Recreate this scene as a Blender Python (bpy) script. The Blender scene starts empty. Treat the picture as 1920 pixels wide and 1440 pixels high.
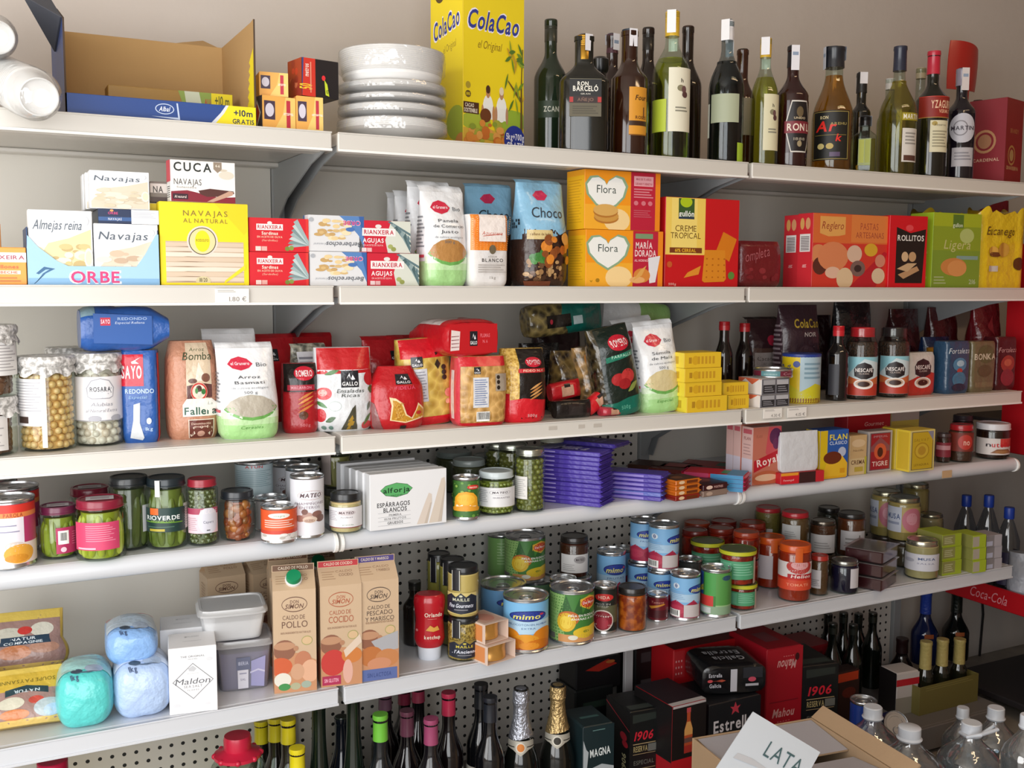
import bpy, bmesh, math, random
from mathutils import Vector, Matrix, noise as mnoise
from math import sin, cos, pi, radians, sqrt, atan2
SC = bpy.context.scene
COL = SC.collection
# ------------------------------------------------------------------ camera, world, lights, exposure
FPX, YAW, PIT, ROLL = 1940.9, 0.4787, 0.0973, 0.0048
CAM = Vector((-0.6166, -1.9169, 1.30))
_fw = Vector((sin(YAW)*cos(PIT), cos(YAW)*cos(PIT), -sin(PIT)))
_r0 = Vector((cos(YAW), -sin(YAW), 0)); _u0 = _r0.cross(_fw)
_rt = cos(ROLL)*_r0 + sin(ROLL)*_u0; _up = -sin(ROLL)*_r0 + cos(ROLL)*_u0
cd = bpy.data.cameras.new('camera'); co = bpy.data.objects.new('camera', cd); COL.objects.link(co)
cd.sensor_fit = 'HORIZONTAL'; cd.sensor_width = 36.0; cd.lens = 36.0*FPX/1920; cd.clip_start = 0.05
mw = Matrix((_rt, _up, -_fw)).transposed().to_4x4(); mw.translation = CAM; co.matrix_world = mw
SC.camera = co
SC.view_settings.view_transform = 'Standard'; SC.view_settings.look = 'None'
SC.view_settings.gamma = 1.0; SC.view_settings.use_curve_mapping = False
SC.view_settings.exposure = 0.0
SC.cycles.transparent_max_bounces = 20; SC.cycles.max_bounces = 8
SC.cycles.caustics_reflective = False; SC.cycles.caustics_refractive = False
SC.cycles.sample_clamp_indirect = 6.0
W_ = bpy.data.worlds.new('world'); SC.world = W_; W_.use_nodes = True
W_.node_tree.nodes['Background'].inputs[0].default_value = (0.85, 0.92, 1.0, 1)
W_.node_tree.nodes['Background'].inputs[1].default_value = 0.25
def area(name, loc, target, sx, sy, power, col):
    l = bpy.data.lights.new(name, 'AREA'); l.shape = 'RECTANGLE'; l.size = sx; l.size_y = sy
    l.energy = power; l.color = col
    o = bpy.data.objects.new(name, l); COL.objects.link(o); o.location = loc
    o.rotation_euler = (Vector(target)-Vector(loc)).to_track_quat('-Z', 'Y').to_euler()
    return o
area('window_daylight', (-1.95, -1.35, 1.3), (0, -1.2, 1.2), 1.5, 2.1, 50, (1.0, 0.985, 0.965))
area('shopfront_fill', (-1.05, -2.43, 1.25), (-1.05, 0, 1.2), 1.7, 2.1, 47, (0.98, 0.99, 1.0))  # frontal fill added behind the viewer to brighten the shelf interiors
area('added_warm_fill', (1.6, -1.3, 2.62), (1.6, -1.1, 0), 1.3, 0.12, 7, (1.0, 0.70, 0.40))  # unseen warm tube, added as fill towards the right bay

# ------------------------------------------------------------------ photo pixel -> place in the shop
Z0 = 0.50
SZ = {1: Z0+1.0816, 2: Z0+.7932, 3: Z0+.5038, 4: Z0+.3096, 5: Z0, 6: 0.08, 7: 0.0}
SD = 0.41
def ray(u, v): return _fw + (u-960)/FPX*_rt - (v-720)/FPX*_up
def onz(u, v, z):
    d = ray(u, v); k = (z-CAM.z)/d.z; return CAM + d*k
def ony(u, v, y):
    d = ray(u, v); k = (y-CAM.y)/d.y; return CAM + d*k
def xat(u, y, z):
    n = _rt - (u-960)/FPX*_fw; q = Vector((0, y, z)) - CAM
    return -(q.dot(n))/n.x
def zat(x, y, v):
    n = _up - (720-v)/FPX*_fw; q = Vector((x, y, 0)) - CAM
    return -(q.dot(n))/n.z
def dep(p): return (Vector(p)-CAM).dot(_fw)
def camdir(x, y):
    d = Vector((CAM.x-x, CAM.y-y)); d.normalize(); return d
def face_cam(x, y):
    d = camdir(x, y); return atan2(d.x, -d.y)          # turn so that local -Y looks at the viewer

# ------------------------------------------------------------------ materials
def lin(h):
    h = h.lstrip('#'); o = []
    for i in (0, 2, 4):
        c = int(h[i:i+2], 16)/255; o.append(c/12.92 if c <= .04045 else ((c+.055)/1.055)**2.4)
    return (*o, 1)
_M = {}
def _new(key):
    m = bpy.data.materials.new('mat_'+str(len(_M))); m.use_nodes = True; _M[key] = m
    return m, m.node_tree.nodes, m.node_tree.links
def mat(h, rough=.45, metal=0.0, bump=0.0, bscale=60.0, coat=0.0):
    k = (h, rough, metal, bump, bscale, coat)
    if k in _M: return _M[k]
    m, n, l = _new(k); b = n['Principled BSDF']
    b.inputs['Base Color'].default_value = lin(h); b.inputs['Roughness'].default_value = rough
    b.inputs['Metallic'].default_value = metal; b.inputs['Coat Weight'].default_value = coat
    b.inputs['Coat Roughness'].default_value = .12
    if bump:
        tc = n.new('ShaderNodeTexCoord'); t = n.new('ShaderNodeTexNoise'); t.inputs['Scale'].default_value = bscale
        t.inputs['Detail'].default_value = 3; bp = n.new('ShaderNodeBump'); bp.inputs['Strength'].default_value = bump
        bp.inputs['Distance'].default_value = .01
        l.new(tc.outputs['Object'], t.inputs['Vector']); l.new(t.outputs['Fac'], bp.inputs['Height']); l.new(bp.outputs['Normal'], b.inputs['Normal'])
    return m
def card(h): return mat(h, .42)
def foil(h): return mat(h, .3, 0, .5, 38, .35)
def speck(h1, h2, scale, rough=.5, bump=.5, coat=.0, kind='VOR'):
    k = ('speck', h1, h2, scale, rough, bump, coat, kind)
    if k in _M: return _M[k]
    m, n, l = _new(k); b = n['Principled BSDF']; tc = n.new('ShaderNodeTexCoord')
    if kind == 'VOR':
        t = n.new('ShaderNodeTexVoronoi'); fac = t.outputs['Distance']
    else:
        t = n.new('ShaderNodeTexNoise'); t.inputs['Detail'].default_value = 4; fac = t.outputs['Fac']
    t.inputs['Scale'].default_value = scale
    r = n.new('ShaderNodeValToRGB'); r.color_ramp.elements[0].color = lin(h1); r.color_ramp.elements[1].color = lin(h2)
    r.color_ramp.elements[0].position = .25 if kind == 'VOR' else .4; r.color_ramp.elements[1].position = .75 if kind == 'VOR' else .6
    l.new(tc.outputs['Object'], t.inputs['Vector']); l.new(fac, r.inputs['Fac']); l.new(r.outputs['Color'], b.inputs['Base Color'])
    bp = n.new('ShaderNodeBump'); bp.inputs['Strength'].default_value = bump; bp.inputs['Distance'].default_value = .004; bp.invert = kind == 'VOR'
    l.new(fac, bp.inputs['Height']); l.new(bp.outputs['Normal'], b.inputs['Normal'])
    b.inputs['Roughness'].default_value = rough; b.inputs['Coat Weight'].default_value = coat
    return m
def clear(h='ffffff', gloss=.06, edge=.45, rough=.04, bump=0.0, bscale=40.0, white=0.0):
    """thin clear sheet: tinted see-through plus a facing-dependent shine"""
    k = ('clear', h, gloss, edge, rough, bump, bscale, white)
    if k in _M: return _M[k]
    m, n, l = _new(k); n.remove(n['Principled BSDF']); out = n['Material Output']
    tr = n.new('ShaderNodeBsdfTransparent'); tr.inputs['Color'].default_value = lin(h)
    gl = n.new('ShaderNodeBsdfGlossy'); gl.inputs['Roughness'].default_value = rough
    lw = n.new('ShaderNodeLayerWeight'); lw.inputs['Blend'].default_value = .35
    mr = n.new('ShaderNodeMapRange'); mr.inputs['To Min'].default_value = gloss; mr.inputs['To Max'].default_value = edge
    pw = n.new('ShaderNodeMath'); pw.operation = 'POWER'; pw.inputs[1].default_value = 2.0
    mx = n.new('ShaderNodeMixShader')
    l.new(lw.outputs['Facing'], pw.inputs[0]); l.new(pw.outputs[0], mr.inputs['Value']); l.new(mr.outputs['Result'], mx.inputs['Fac'])
    base = tr.outputs[0]
    if white:
        df = n.new('ShaderNodeBsdfTranslucent'); d2 = n.new('ShaderNodeBsdfDiffuse'); ad = n.new('ShaderNodeMixShader')
        l.new(df.outputs[0], ad.inputs[1]); l.new(d2.outputs[0], ad.inputs[2]); ad.inputs['Fac'].default_value = .7
        d2.inputs['Color'].default_value = (.9, .9, .9, 1); df.inputs['Color'].default_value = (.9, .9, .9, 1)
        m2 = n.new('ShaderNodeMixShader'); m2.inputs['Fac'].default_value = white
        l.new(base, m2.inputs[1]); l.new(ad.outputs[0], m2.inputs[2]); base = m2.outputs[0]
    l.new(base, mx.inputs[1]); l.new(gl.outputs[0], mx.inputs[2]); l.new(mx.outputs[0], out.inputs['Surface'])
    if bump:
        tc = n.new('ShaderNodeTexCoord'); t = n.new('ShaderNodeTexNoise'); t.inputs['Scale'].default_value = bscale; t.inputs['Detail'].default_value = 3
        bp = n.new('ShaderNodeBump'); bp.inputs['Strength'].default_value = bump; bp.inputs['Distance'].default_value = .01
        l.new(tc.outputs['Object'], t.inputs['Vector']); l.new(t.outputs['Fac'], bp.inputs['Height']); l.new(bp.outputs['Normal'], gl.inputs['Normal'])
    return m
GLASS = lambda h='eef2ee': clear(h, .05, .5)
WRAP = lambda: clear('ffffff', .10, .5, .1, .9, 30)
STEEL = mat('d6d8da', .28, .95)

# ------------------------------------------------------------------ mesh gathering
class G:
    def __init__(s): s.v = []; s.f = []; s.m = []; s.mats = []; s.sm = []
    def mi(s, m):
        if m not in s.mats: s.mats.append(m)
        return s.mats.index(m)
    def add(s, vs, fs, m, smooth=False):
        o = len(s.v); s.v += [tuple(p) for p in vs]; k = s.mi(m)
        for f in fs: s.f.append(tuple(i+o for i in f)); s.m.append(k); s.sm.append(smooth)
        return s
    def build(s, name, parent=None, loc=None, rot=None, sharp=40):
        me = bpy.data.meshes.new(name); me.from_pydata(s.v, [], s.f)
        for m in s.mats: me.materials.append(m)
        me.polygons.foreach_set('material_index', s.m); me.polygons.foreach_set('use_smooth', s.sm)
        me.update()
        if any(s.sm): me.set_sharp_from_angle(angle=radians(sharp))
        o = bpy.data.objects.new(name, me); COL.objects.link(o)
        if parent: o.parent = parent
        if loc is not None: o.location = loc
        if rot is not None: o.rotation_euler = rot
        return o
    def box(s, a, b, m, c=.0012):
        """chamfered box between two corners"""
        ctr = [(p+q)/2 for p, q in zip(a, b)]; h = [abs(q-p)/2 for p, q in zip(a, b)]; c = min(c, min(h)*.45)
        vs = []; ix = {}
        for sx in (-1, 1):
            for sy in (-1, 1):
                for sz in (-1, 1):
                    for ax in range(3):
                        q = [h[0]-c, h[1]-c, h[2]-c]; q[ax] = h[ax]
                        ix[sx, sy, sz, ax] = len(vs); vs.append((ctr[0]+sx*q[0], ctr[1]+sy*q[1], ctr[2]+sz*q[2]))
        fs = []
        def sg(ax, s0, o1, s1, o2, s2):
            t = [0, 0, 0]; t[ax] = s0; t[o1] = s1; t[o2] = s2; return tuple(t)
        for ax in range(3):
            o1, o2 = (ax+1) % 3, (ax+2) % 3
            for s0 in (-1, 1):
                q = [ix[sg(ax, s0, o1, a1, o2, a2)+(ax,)] for a1, a2 in ((-1, -1), (1, -1), (1, 1), (-1, 1))]
                fs.append(tuple(q if s0 > 0 else q[::-1]))
            for a1 in (-1, 1):                     # edges along ax between faces o1 and o2
                for a2 in (-1, 1):
                    p = [ix[sg(ax, -1, o1, a1, o2, a2)+(o1,)], ix[sg(ax, 1, o1, a1, o2, a2)+(o1,)],
                         ix[sg(ax, 1, o1, a1, o2, a2)+(o2,)], ix[sg(ax, -1, o1, a1, o2, a2)+(o2,)]]
                    fs.append(tuple(p if a1*a2 < 0 else p[::-1]))
        for sx in (-1, 1):
            for sy in (-1, 1):
                for sz in (-1, 1):
                    t = [ix[sx, sy, sz, k] for k in range(3)]; fs.append(tuple(t if sx*sy*sz > 0 else t[::-1]))
        return s.add(vs, fs, m)
    def lathe(s, prof, m, n=28, sq=0, fl=1.0, cap=True, tr=None):
        """revolve (r,z) points; sq>2 squares the section, fl flattens it in depth"""
        vs = []; fs = []
        for r, z in prof:
            for i in range(n):
                a = 2*pi*i/n; ca, sa = cos(a), sin(a)
                k = 1.0 if not sq else 1.0/((abs(ca)**sq+abs(sa)**sq)**(1/sq))
                p = Vector((r*k*ca, r*k*sa*fl, z)); vs.append(tr(p) if tr else p)
        for j in range(len(prof)-1):
            for i in range(n):
                i2 = (i+1) % n; fs.append((j*n+i, j*n+i2, (j+1)*n+i2, (j+1)*n+i))
        if cap:
            if prof[0][0] > 1e-5: fs.append(tuple(range(n-1, -1, -1)))
            if prof[-1][0] > 1e-5: fs.append(tuple((len(prof)-1)*n+i for i in range(n)))
        return s.add(vs, fs, m, True)
    def ball(s, c, r, m, sub=0, sc=(1, 1, 1), rot=None):
        if rot is None: rot = Matrix.Identity(3)
        vs, fs = ICO[sub]
        return s.add([Vector(c)+rot @ Vector((p[0]*r*sc[0], p[1]*r*sc[1], p[2]*r*sc[2])) for p in vs], fs, m, True)
    def tube(s, pts, rad, m, n=8):
        pts = [Vector(p) for p in pts]; vs = []; fs = []
        for i, p in enumerate(pts):
            t = (pts[min(i+1, len(pts)-1)]-pts[max(i-1, 0)]).normalized()
            a = t.orthogonal().normalized() if i == 0 else (a - t*a.dot(t)).normalized()
            b = t.cross(a); r = rad[i] if isinstance(rad, (list, tuple)) else rad
            vs += [p+(a*cos(2*pi*k/n)+b*sin(2*pi*k/n))*r for k in range(n)]
        for i in range(len(pts)-1):
            for k in range(n): fs.append((i*n+k, i*n+(k+1) % n, (i+1)*n+(k+1) % n, (i+1)*n+k))
        fs += [tuple(range(n-1, -1, -1)), tuple((len(pts)-1)*n+k for k in range(n))]
        return s.add(vs, fs, m, True)
def _ico(sub):
    bm = bmesh.new(); bmesh.ops.create_icosphere(bm, subdivisions=sub, radius=1)
    r = ([tuple(v.co) for v in bm.verts], [tuple(v.index for v in f.verts) for f in bm.faces]); bm.free(); return r
ICO = [_ico(1), _ico(2), _ico(3)]

# ------------------------------------------------------------------ lettering
GL = {}
def load_glyphs(chars):
    tmp = []
    for st, off in (('', .0), ('b', .022)):
        for ch in chars:
            c = bpy.data.curves.new('g', 'FONT'); c.body = ch; c.size = 1; c.resolution_u = 3; c.fill_mode = 'FRONT'; c.offset = off
            o = bpy.data.objects.new('g', c); COL.objects.link(o); tmp.append((st, ch, o, c))
    dg = bpy.context.evaluated_depsgraph_get()
    for st, ch, o, c in tmp:
        ev = o.evaluated_get(dg); me = ev.to_mesh(); me.calc_loop_triangles()
        vs = [(p.co.x, p.co.y) for p in me.vertices]; fs = [tuple(t.vertices) for t in me.loop_triangles]
        x0 = min((p[0] for p in vs), default=0); x1 = max((p[0] for p in vs), default=.25)
        GL[st, ch] = ([(p[0]-x0, p[1]) for p in vs], fs, x1-x0); ev.to_mesh_clear()
    for st, ch, o, c in tmp:
        bpy.data.objects.remove(o); bpy.data.curves.remove(c)
load_glyphs("ABCDEFGHIJKLMNOPQRSTUVWXYZabcdefghijklmnopqrstuvwxyz0123456789+%€.,-*'&ÁÉÍÓÑáéíóñè/!ï():?·Úü")
CAPH = max(p[1] for p in GL['', 'H'][0])
def glyphs(txt, st):
    b = 'b' if 'b' in st else ''; x = 0; vs = []; fs = []; gap = .1 if 'w' not in st else .2
    for ch in txt:
        if ch == ' ': x += .26; continue
        gv, gf, w = GL.get((b, ch)) or GL[b, '.']; o = len(vs)
        vs += [(x+p[0], p[1]/CAPH) for p in gv]; fs += [tuple(i+o for i in f) for f in gf]; x += w+gap
    wd = max(x-gap, .01)
    return [(p[0]/wd, p[1]) for p in vs], fs, wd
# flat artwork, in the 0..1 frame of a face (x right, y up)
def R(x0, y0, x1, y1, c): return ('p', [(x0, y0), (x1, y0), (x1, y1), (x0, y1)], c)
def E(cx, cy, rx, ry, c, n=20): return ('p', [(cx+rx*cos(2*pi*i/n), cy+ry*sin(2*pi*i/n)) for i in range(n)], c)
def Pg(pts, c): return ('p', pts, c)
def T(txt, cx, cy, w, h, c, st='b', rot=0): return ('t', txt, cx, cy, w, h, c, st, rot)
def lines(x0, x1, y0, y1, n, c, k=.45):
    o = []; d = (y1-y0)/n
    for i in range(n):
        y = y0+d*(i+.5); o.append(R(x0, y-d*k/2, x1-(x1-x0)*((i*37) % 5)*.05, y+d*k/2, c))
    return o
def bars(x0, y0, x1, y1, c='222222'):
    o = [R(x0, y0, x1, y1, 'f4f4f0')]; w = (x1-x0); rnd = random.Random(3); x = x0+.08*w
    while x < x1-.1*w:
        d = w*rnd.choice((.02, .035, .05)); o.append(R(x, y0+(y1-y0)*.2, x+d, y1-(y1-y0)*.08, c)); x += d+w*rnd.choice((.03, .045))
    return o
def blobs(n, x0, y0, x1, y1, r0, r1, cols, seed=1, asp=1.0):
    rnd = random.Random(seed); o = []
    for i in range(n):
        r = rnd.uniform(r0, r1); o.append(E(rnd.uniform(x0, x1), rnd.uniform(y0, y1), r, r*asp*rnd.uniform(.6, 1.1), rnd.choice(cols), 12))
    return o
def leaf(cx, cy, rx, ry, a, c):
    pts = []
    for i in range(14):
        t = 2*pi*i/14; x = rx*cos(t); y = ry*sin(t)*(1-abs(cos(t))*.55)
        pts.append((cx+x*cos(a)-y*sin(a), cy+x*sin(a)+y*cos(a)))
    return Pg(pts, c)
def _sub(tri, e, out, depth=0):
    a, b, c = tri
    L = [((a[0]-b[0])**2+(a[1]-b[1])**2, 0), ((b[0]-c[0])**2+(b[1]-c[1])**2, 1), ((c[0]-a[0])**2+(c[1]-a[1])**2, 2)]
    l, k = max(L)
    if l <= e*e or depth > 9: out.append(tri); return
    p = (a, b, c)[k]; q = (b, c, a)[k]; r = (c, a, b)[k]; m = ((p[0]+q[0])/2, (p[1]+q[1])/2)
    _sub((p, m, r), e, out, depth+1); _sub((m, q, r), e, out, depth+1)
def art(g, fmap, items, WH, seg=0, fin=None, step=.00003, off=.0003, clip=True):
    """lay printed artwork on a surface: fmap(s,t,off)->point; WH = face size in m (for letter slant), seg = max facet on curved faces"""
    fin = fin or card; asp = WH[0]/WH[1]
    if seg: seg = min(seg, .06); step = .00006
    for k, it in enumerate(items):
        o = off+step*k
        if it[0] == 't':
            _, txt, cx, cy, w, h, c, st, rot = it
            vs, fs, wd = glyphs(txt, st); sl = .22 if 'i' in st else 0; P2 = []
            for x, y in vs:
                X = (x-.5)*w + sl*(y-.5)*h/asp; Y = (y-.5)*h
                if rot:
                    a = radians(rot); xm, ym = X*asp, Y; X = (xm*cos(a)-ym*sin(a))/asp; Y = xm*sin(a)+ym*cos(a)
                P2.append((cx+X, cy+Y))
            tris = [[P2[i] for i in f] for f in fs]
        else:
            _, pts, c = it
            if clip: pts = [(min(max(p[0], .004), .996), min(max(p[1], .004), .996)) for p in pts]
            tr = [pts]
            if seg and len(pts) >= 3:
                P3 = [Vector((p[0], p[1], 0)) for p in pts]
                from mathutils.geometry import tessellate_polygon
                tr = [[pts[i] for i in t] for t in tessellate_polygon([P3])]
            tris = tr
        if seg:
            out = []
            for t in tris: _sub(tuple(t), seg, out)
            tris = out
        vs = []; fs = []; ix = {}
        for t in tris:
            f = []
            for p in t:
                key = (round(p[0], 5), round(p[1], 5))
                if key not in ix: ix[key] = len(vs); vs.append(fmap(p[0], p[1], o))
                f.append(ix[key])
            if len(set(f)) > 2: fs.append(tuple(f))
        g.add(vs, fs, fin(c) if isinstance(c, str) else c, bool(seg))

# ------------------------------------------------------------------ naming
def tag(o, label, cat, group=None):
    o['label'] = label; o['category'] = cat
    if group: o['group'] = group
    return o
def thing(name, label, cat, loc, rotz=0.0, group=None, rot=None):
    o = bpy.data.objects.new(name, None); o.empty_display_size = .02; COL.objects.link(o); o.location = loc
    o.rotation_euler = rot if rot else (0, 0, rotz)
    return tag(o, label, cat, group)
def struct(o): o['kind'] = 'structure'; return o
def dup(root, loc, label, rotz=None, group=None):
    def cp(o, par):
        c = o.copy(); COL.objects.link(c); c.parent = par
        for ch in kids.get(o, []): cp(ch, c)
        return c
    kids = {}
    for o in COL.objects:
        if o.parent: kids.setdefault(o.parent, []).append(o)
    r = cp(root, None); r.location = loc; r['label'] = label
    if rotz is not None: r.rotation_euler = (r.rotation_euler[0], r.rotation_euler[1], rotz)
    if group: r['group'] = group
    return r
# ------------------------------------------------------------------ builders of goods
def boxmaps(W, D, H):
    return {'front': (lambda s, t, o: (-W/2+s*W, -D/2-o, t*H), (W, H)),
            'back': (lambda s, t, o: (W/2-s*W, D/2+o, t*H), (W, H)),
            'left': (lambda s, t, o: (-W/2-o, D/2-s*D, t*H), (D, H)),
            'right': (lambda s, t, o: (W/2+o, -D/2+s*D, t*H), (D, H)),
            'top': (lambda s, t, o: (-W/2+s*W, -D/2+t*D, H+o), (W, D))}
def carton(name, label, cat, W, D, H, col, loc, rot=0.0, group=None, front=(), left=(), top=(), right=(), rot3=None, fin=None, c=.0012):
    """closed cardboard box, one mesh with its print; origin under the middle of its base"""
    g = G(); g.box((-W/2, -D/2, 0), (W/2, D/2, H), fin(col) if fin else card(col), c)
    mp = boxmaps(W, D, H)
    for nm, it in (('front', front), ('left', left), ('top', top), ('right', right)):
        if it: art(g, mp[nm][0], it, mp[nm][1])
    o = g.build(name, None, loc, rot3 or (0, 0, rot))
    return tag(o, label, cat, group)
def fit(u0, u1, vt, k=None, d=None, vb=None, zb=None, D=.06, rot=0.0):
    """size and place of a box from where its front face shows: returns W, H, location of base centre"""
    z = SZ[k] if zb is None else zb; uc = (u0+u1)/2
    y = onz(uc, vb, z).y if vb is not None else d
    x = xat(uc, y, z); H = zat(x, y, vt)-z
    if rot == 0.0:
        X0 = xat(u0, y, z+H/2); X1 = xat(u1, y, z+H/2); W = X1-X0; xc = (X0+X1)/2
        return W, H, (xc, y+D/2, z)
    # turned box: width from the pixel span along its own front direction
    dx, dy = cos(rot), sin(rot); a = xat(u0, y, z+H/2)
    best = .1
    for i in range(400):
        w = .01+i*.0015; p = Vector((a+dx*w, y+dy*w, z+H/2)); q = p-CAM; 
        if 960+FPX*q.dot(_rt)/q.dot(_fw) >= u1: best = w; break
    cx, cy = a+dx*best/2 - dy*D/2, y+dy*best/2 + dx*D/2
    return best, H, (cx, cy, z)
def pbox(name, label, cat, u0, u1, vt, col, k=None, d=None, vb=None, zb=None, D=.06, rot=0, **kw):
    """carton placed where the photo shows it; returns object and the height of its top"""
    W, H, loc = fit(u0, u1, vt, k, d, vb, zb, D, radians(rot))
    o = carton(name, label, cat, W, D, H, col, loc, radians(rot), **kw)
    return o, loc[2]+H
REG = []
def clash(x, y, r, a, b): return any((x-X)**2+(y-Y)**2 < (r*1.03+R_*1.03+.0015)**2 and a < B-.002 and b > A+.002 for X, Y, R_, A, B in REG)
def fitc(u0, u1, vt, k=None, d=None, vb=None, zb=None):
    """radius, height and base centre of a round thing"""
    z = SZ[k] if zb is None else zb; u = (u0+u1)/2
    if vb is not None:
        p = onz(u, vb, z); r = (u1-u0)/2*dep(p)/FPX
        for _ in range(2):
            c = camdir(p.x, p.y); q = (p.x-c.x*r*.97, p.y-c.y*r*.97); r = (u1-u0)/2*dep((q[0], q[1], z))/FPX
        x, y = q
    else:
        ok = False; u_ = u
        for du in ((0, 5, -5, 10, -10, 15, -15) if zb is None else (0, )):
            for o_ in ((0, .01, -.01, .02, -.02, .03, -.03, .04, -.04, .05, .06, .07, .08, .09, -.05, -.06) if zb is None else (0, )):
                y = d+o_; x = xat(u+du, y, z); r = (u1-u0)/2*dep((x, y, z))/FPX
                if zb is not None or (y+r < .408 and y-r > .004 and not clash(x, y, r, z, zat(x, y, vt))): ok = True; break
            if ok: break
        else: y = d; x = xat(u, y, z)
    REG.append((x, y, r, z, zat(x, y, vt))); return r, zat(x, y, vt)-z, (x, y, z)

def bagfun(W, D, H, tb=.7, b1=.04, seed=0, wr=.004, belly=.06, n=2.6, skew=0.0, topw=1.0, rb=0):
    rnd = random.Random(seed); ph = [rnd.uniform(0, 6.28) for _ in range(8)]
    def ab(t):
        a = W/2*(1+belly*sin(pi*min(t/max(tb, .01), 1))*.5)*(1+(topw-1)*max(0, (t-tb)/(1-tb+1e-6)))
        k = 0 if t < tb else (t-tb)/(1-tb)
        b = D/2*((1-k)+b1*k)*(1+belly*sin(pi*min(t, tb)/tb))
        lo = min(1, (t/.06)); q = .9+.1*lo
        if rb and t < rb: q = .62+.38*sqrt(1-(1-t/rb)**2)
        return a*q, b*q
    def nz(x, z):
        return wr*(sin(38*x+9*z+ph[0])*.35+sin(17*x-31*z+ph[1])*.5+sin(61*z+23*x+ph[2])*.25+sin(90*x+40*z+ph[3])*.18)
    def P(ang, t, o=0.0):
        a, b = ab(t); ca, sa = cos(ang), sin(ang)
        x = a*math.copysign(abs(ca)**(2/n), ca); y = b*math.copysign(abs(sa)**(2/n), sa)
        w = nz(x, t*H)*min(1, t*8)*abs(sa)
        l = sqrt((ca/a)**2+(sa/b)**2); return (x+ca/a/l*o+skew*t*t*W, y+sa/b/l*(o)+math.copysign(w, sa)*.8, t*H)
    def front(s, t, o):
        a, b = ab(t); x = (s-.5)*2*.93; x = max(-.995, min(.995, x))
        # x = -|..|; find angle with ca**(2/n) = |x|
        ca = math.copysign(abs(x)**(n/2), x); return P(-math.acos(max(-1, min(1, ca))), t, o+.0006)
    def left(s, t, o):
        y = (s-.5)*2*.8; sa = math.copysign(abs(y)**(n/2), -y); return P(pi-math.asin(max(-1, min(1, sa))), t, o+.0006)
    return P, front, left
def bag(name, label, cat, W, D, H, m, loc, rotz=0.0, group=None, front=(), left=(), rot3=None, seal=None, fin=None, tag_only=True, parts=(), **kw):
    """filled pouch: soft block body, printed front, optional flat crimped seal on top (a part)"""
    P, fr, lf = bagfun(W, D, H, **kw); N, M = 44, 22
    g = G(); vs = [P(2*pi*i/N, j/M) for j in range(M+1) for i in range(N)]; fs = []
    for j in range(M):
        for i in range(N): fs.append((j*N+i, j*N+(i+1) % N, (j+1)*N+(i+1) % N, (j+1)*N+i))
    fs += [tuple(range(N-1, -1, -1)), tuple(M*N+i for i in range(N))]
    g.add(vs, fs, m, True); fin = fin or foil
    if front: art(g, fr, front, (W, H), seg=.09, fin=fin, off=.0002)
    if left: art(g, lf, left, (D, H), seg=.2, fin=fin, off=.0002)
    if seal is None:
        return tag(g.build(name, None, loc, rot3 or (0, 0, rotz)), label, cat, group)
    root = thing(name, label, cat, loc, rotz, group, rot3)
    g.build('pouch', root)
    hs, ms = seal; sg = G(); a = W/2*kw.get('topw', 1.0)*.99; n = 14; vs = []; rnd = random.Random(kw.get('seed', 0)+5); ph = rnd.uniform(0, 6)
    bl = D/2*kw.get('b1', .04); sk = kw.get('skew', 0.0)*W
    for j in range(5):
        for i in range(n+1):
            x = -a+2*a*i/n; y = .004*sin(i*.9+ph)*(j/4)+.0025*(-1)**j*.3
            vs.append((x+sk, y-bl*.3+.012*(j/4)**2, H-.004+hs*j/4))
    fs = [(j*(n+1)+i, j*(n+1)+i+1, (j+1)*(n+1)+i+1, (j+1)*(n+1)+i) for j in range(4) for i in range(n)]
    sg.add(vs, fs, ms, True); sg.build('top_seal', root)
    return root
def pbag(name, label, cat, u0, u1, vt, m, k=None, d=None, vb=None, zb=None, D=.06, rot=0, lean=0, tilt=0, **kw):
    W, H, loc = fit(u0, u1, vt, k, d, vb, zb, D, radians(rot))
    s = kw.get('seal')
    if s: H = H-s[0]
    r3 = (radians(tilt), radians(lean), radians(rot))
    return bag(name, label, cat, W, D, H, m, loc, 0, rot3=r3, **kw), loc[2]+H

def cylmap(r, z0, z1, a0, wid):
    """wrap a 0..1 frame round a cylinder; a0 = facing (0 = -Y), wid = arc in radians"""
    return lambda s, t, o: ((r+o)*sin(a0+(s-.5)*wid), -(r+o)*cos(a0+(s-.5)*wid), z0+t*(z1-z0))
def sleeve(g, r, z0, z1, a0, wid, m, n=20):
    f = cylmap(r, z0, z1, a0, wid); vs = [f(i/n, t, 0) for t in (0, 1) for i in range(n+1)]
    g.add(vs, [(i, i+1, n+2+i, n+1+i) for i in range(n)], m, True)
def wraplabel(root, r, z0, z1, wid, col, items=(), a0=0.0, name='label', fin=None, sq=0):
    g = G(); m = col if not isinstance(col, str) else mat(col, .5)
    sleeve(g, r+.0006, z0, z1, a0, wid, m)
    if items: art(g, cylmap(r+.0006, z0, z1, a0, wid), items, (r*wid, z1-z0), seg=.16, fin=fin)
    return g.build(name, root)
def bprof(r, H, rn, s0=.58, n0=.78, foot=.006, e=1.0):
    """bottle outline: body to s0*H, shoulder to n0*H, neck to H"""
    p = [(r*.86, 0), (r*.97, foot*.4), (r, foot*1.4)]
    for i in range(9):
        t = i/8; z = (s0+(n0-s0)*t)*H; k = .5-.5*cos(pi*t**e); p.append((r+(rn-r)*k, z))
    p += [(rn, H*.96), (rn*1.08, H*.965), (rn*1.08, H)]
    return p
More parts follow.
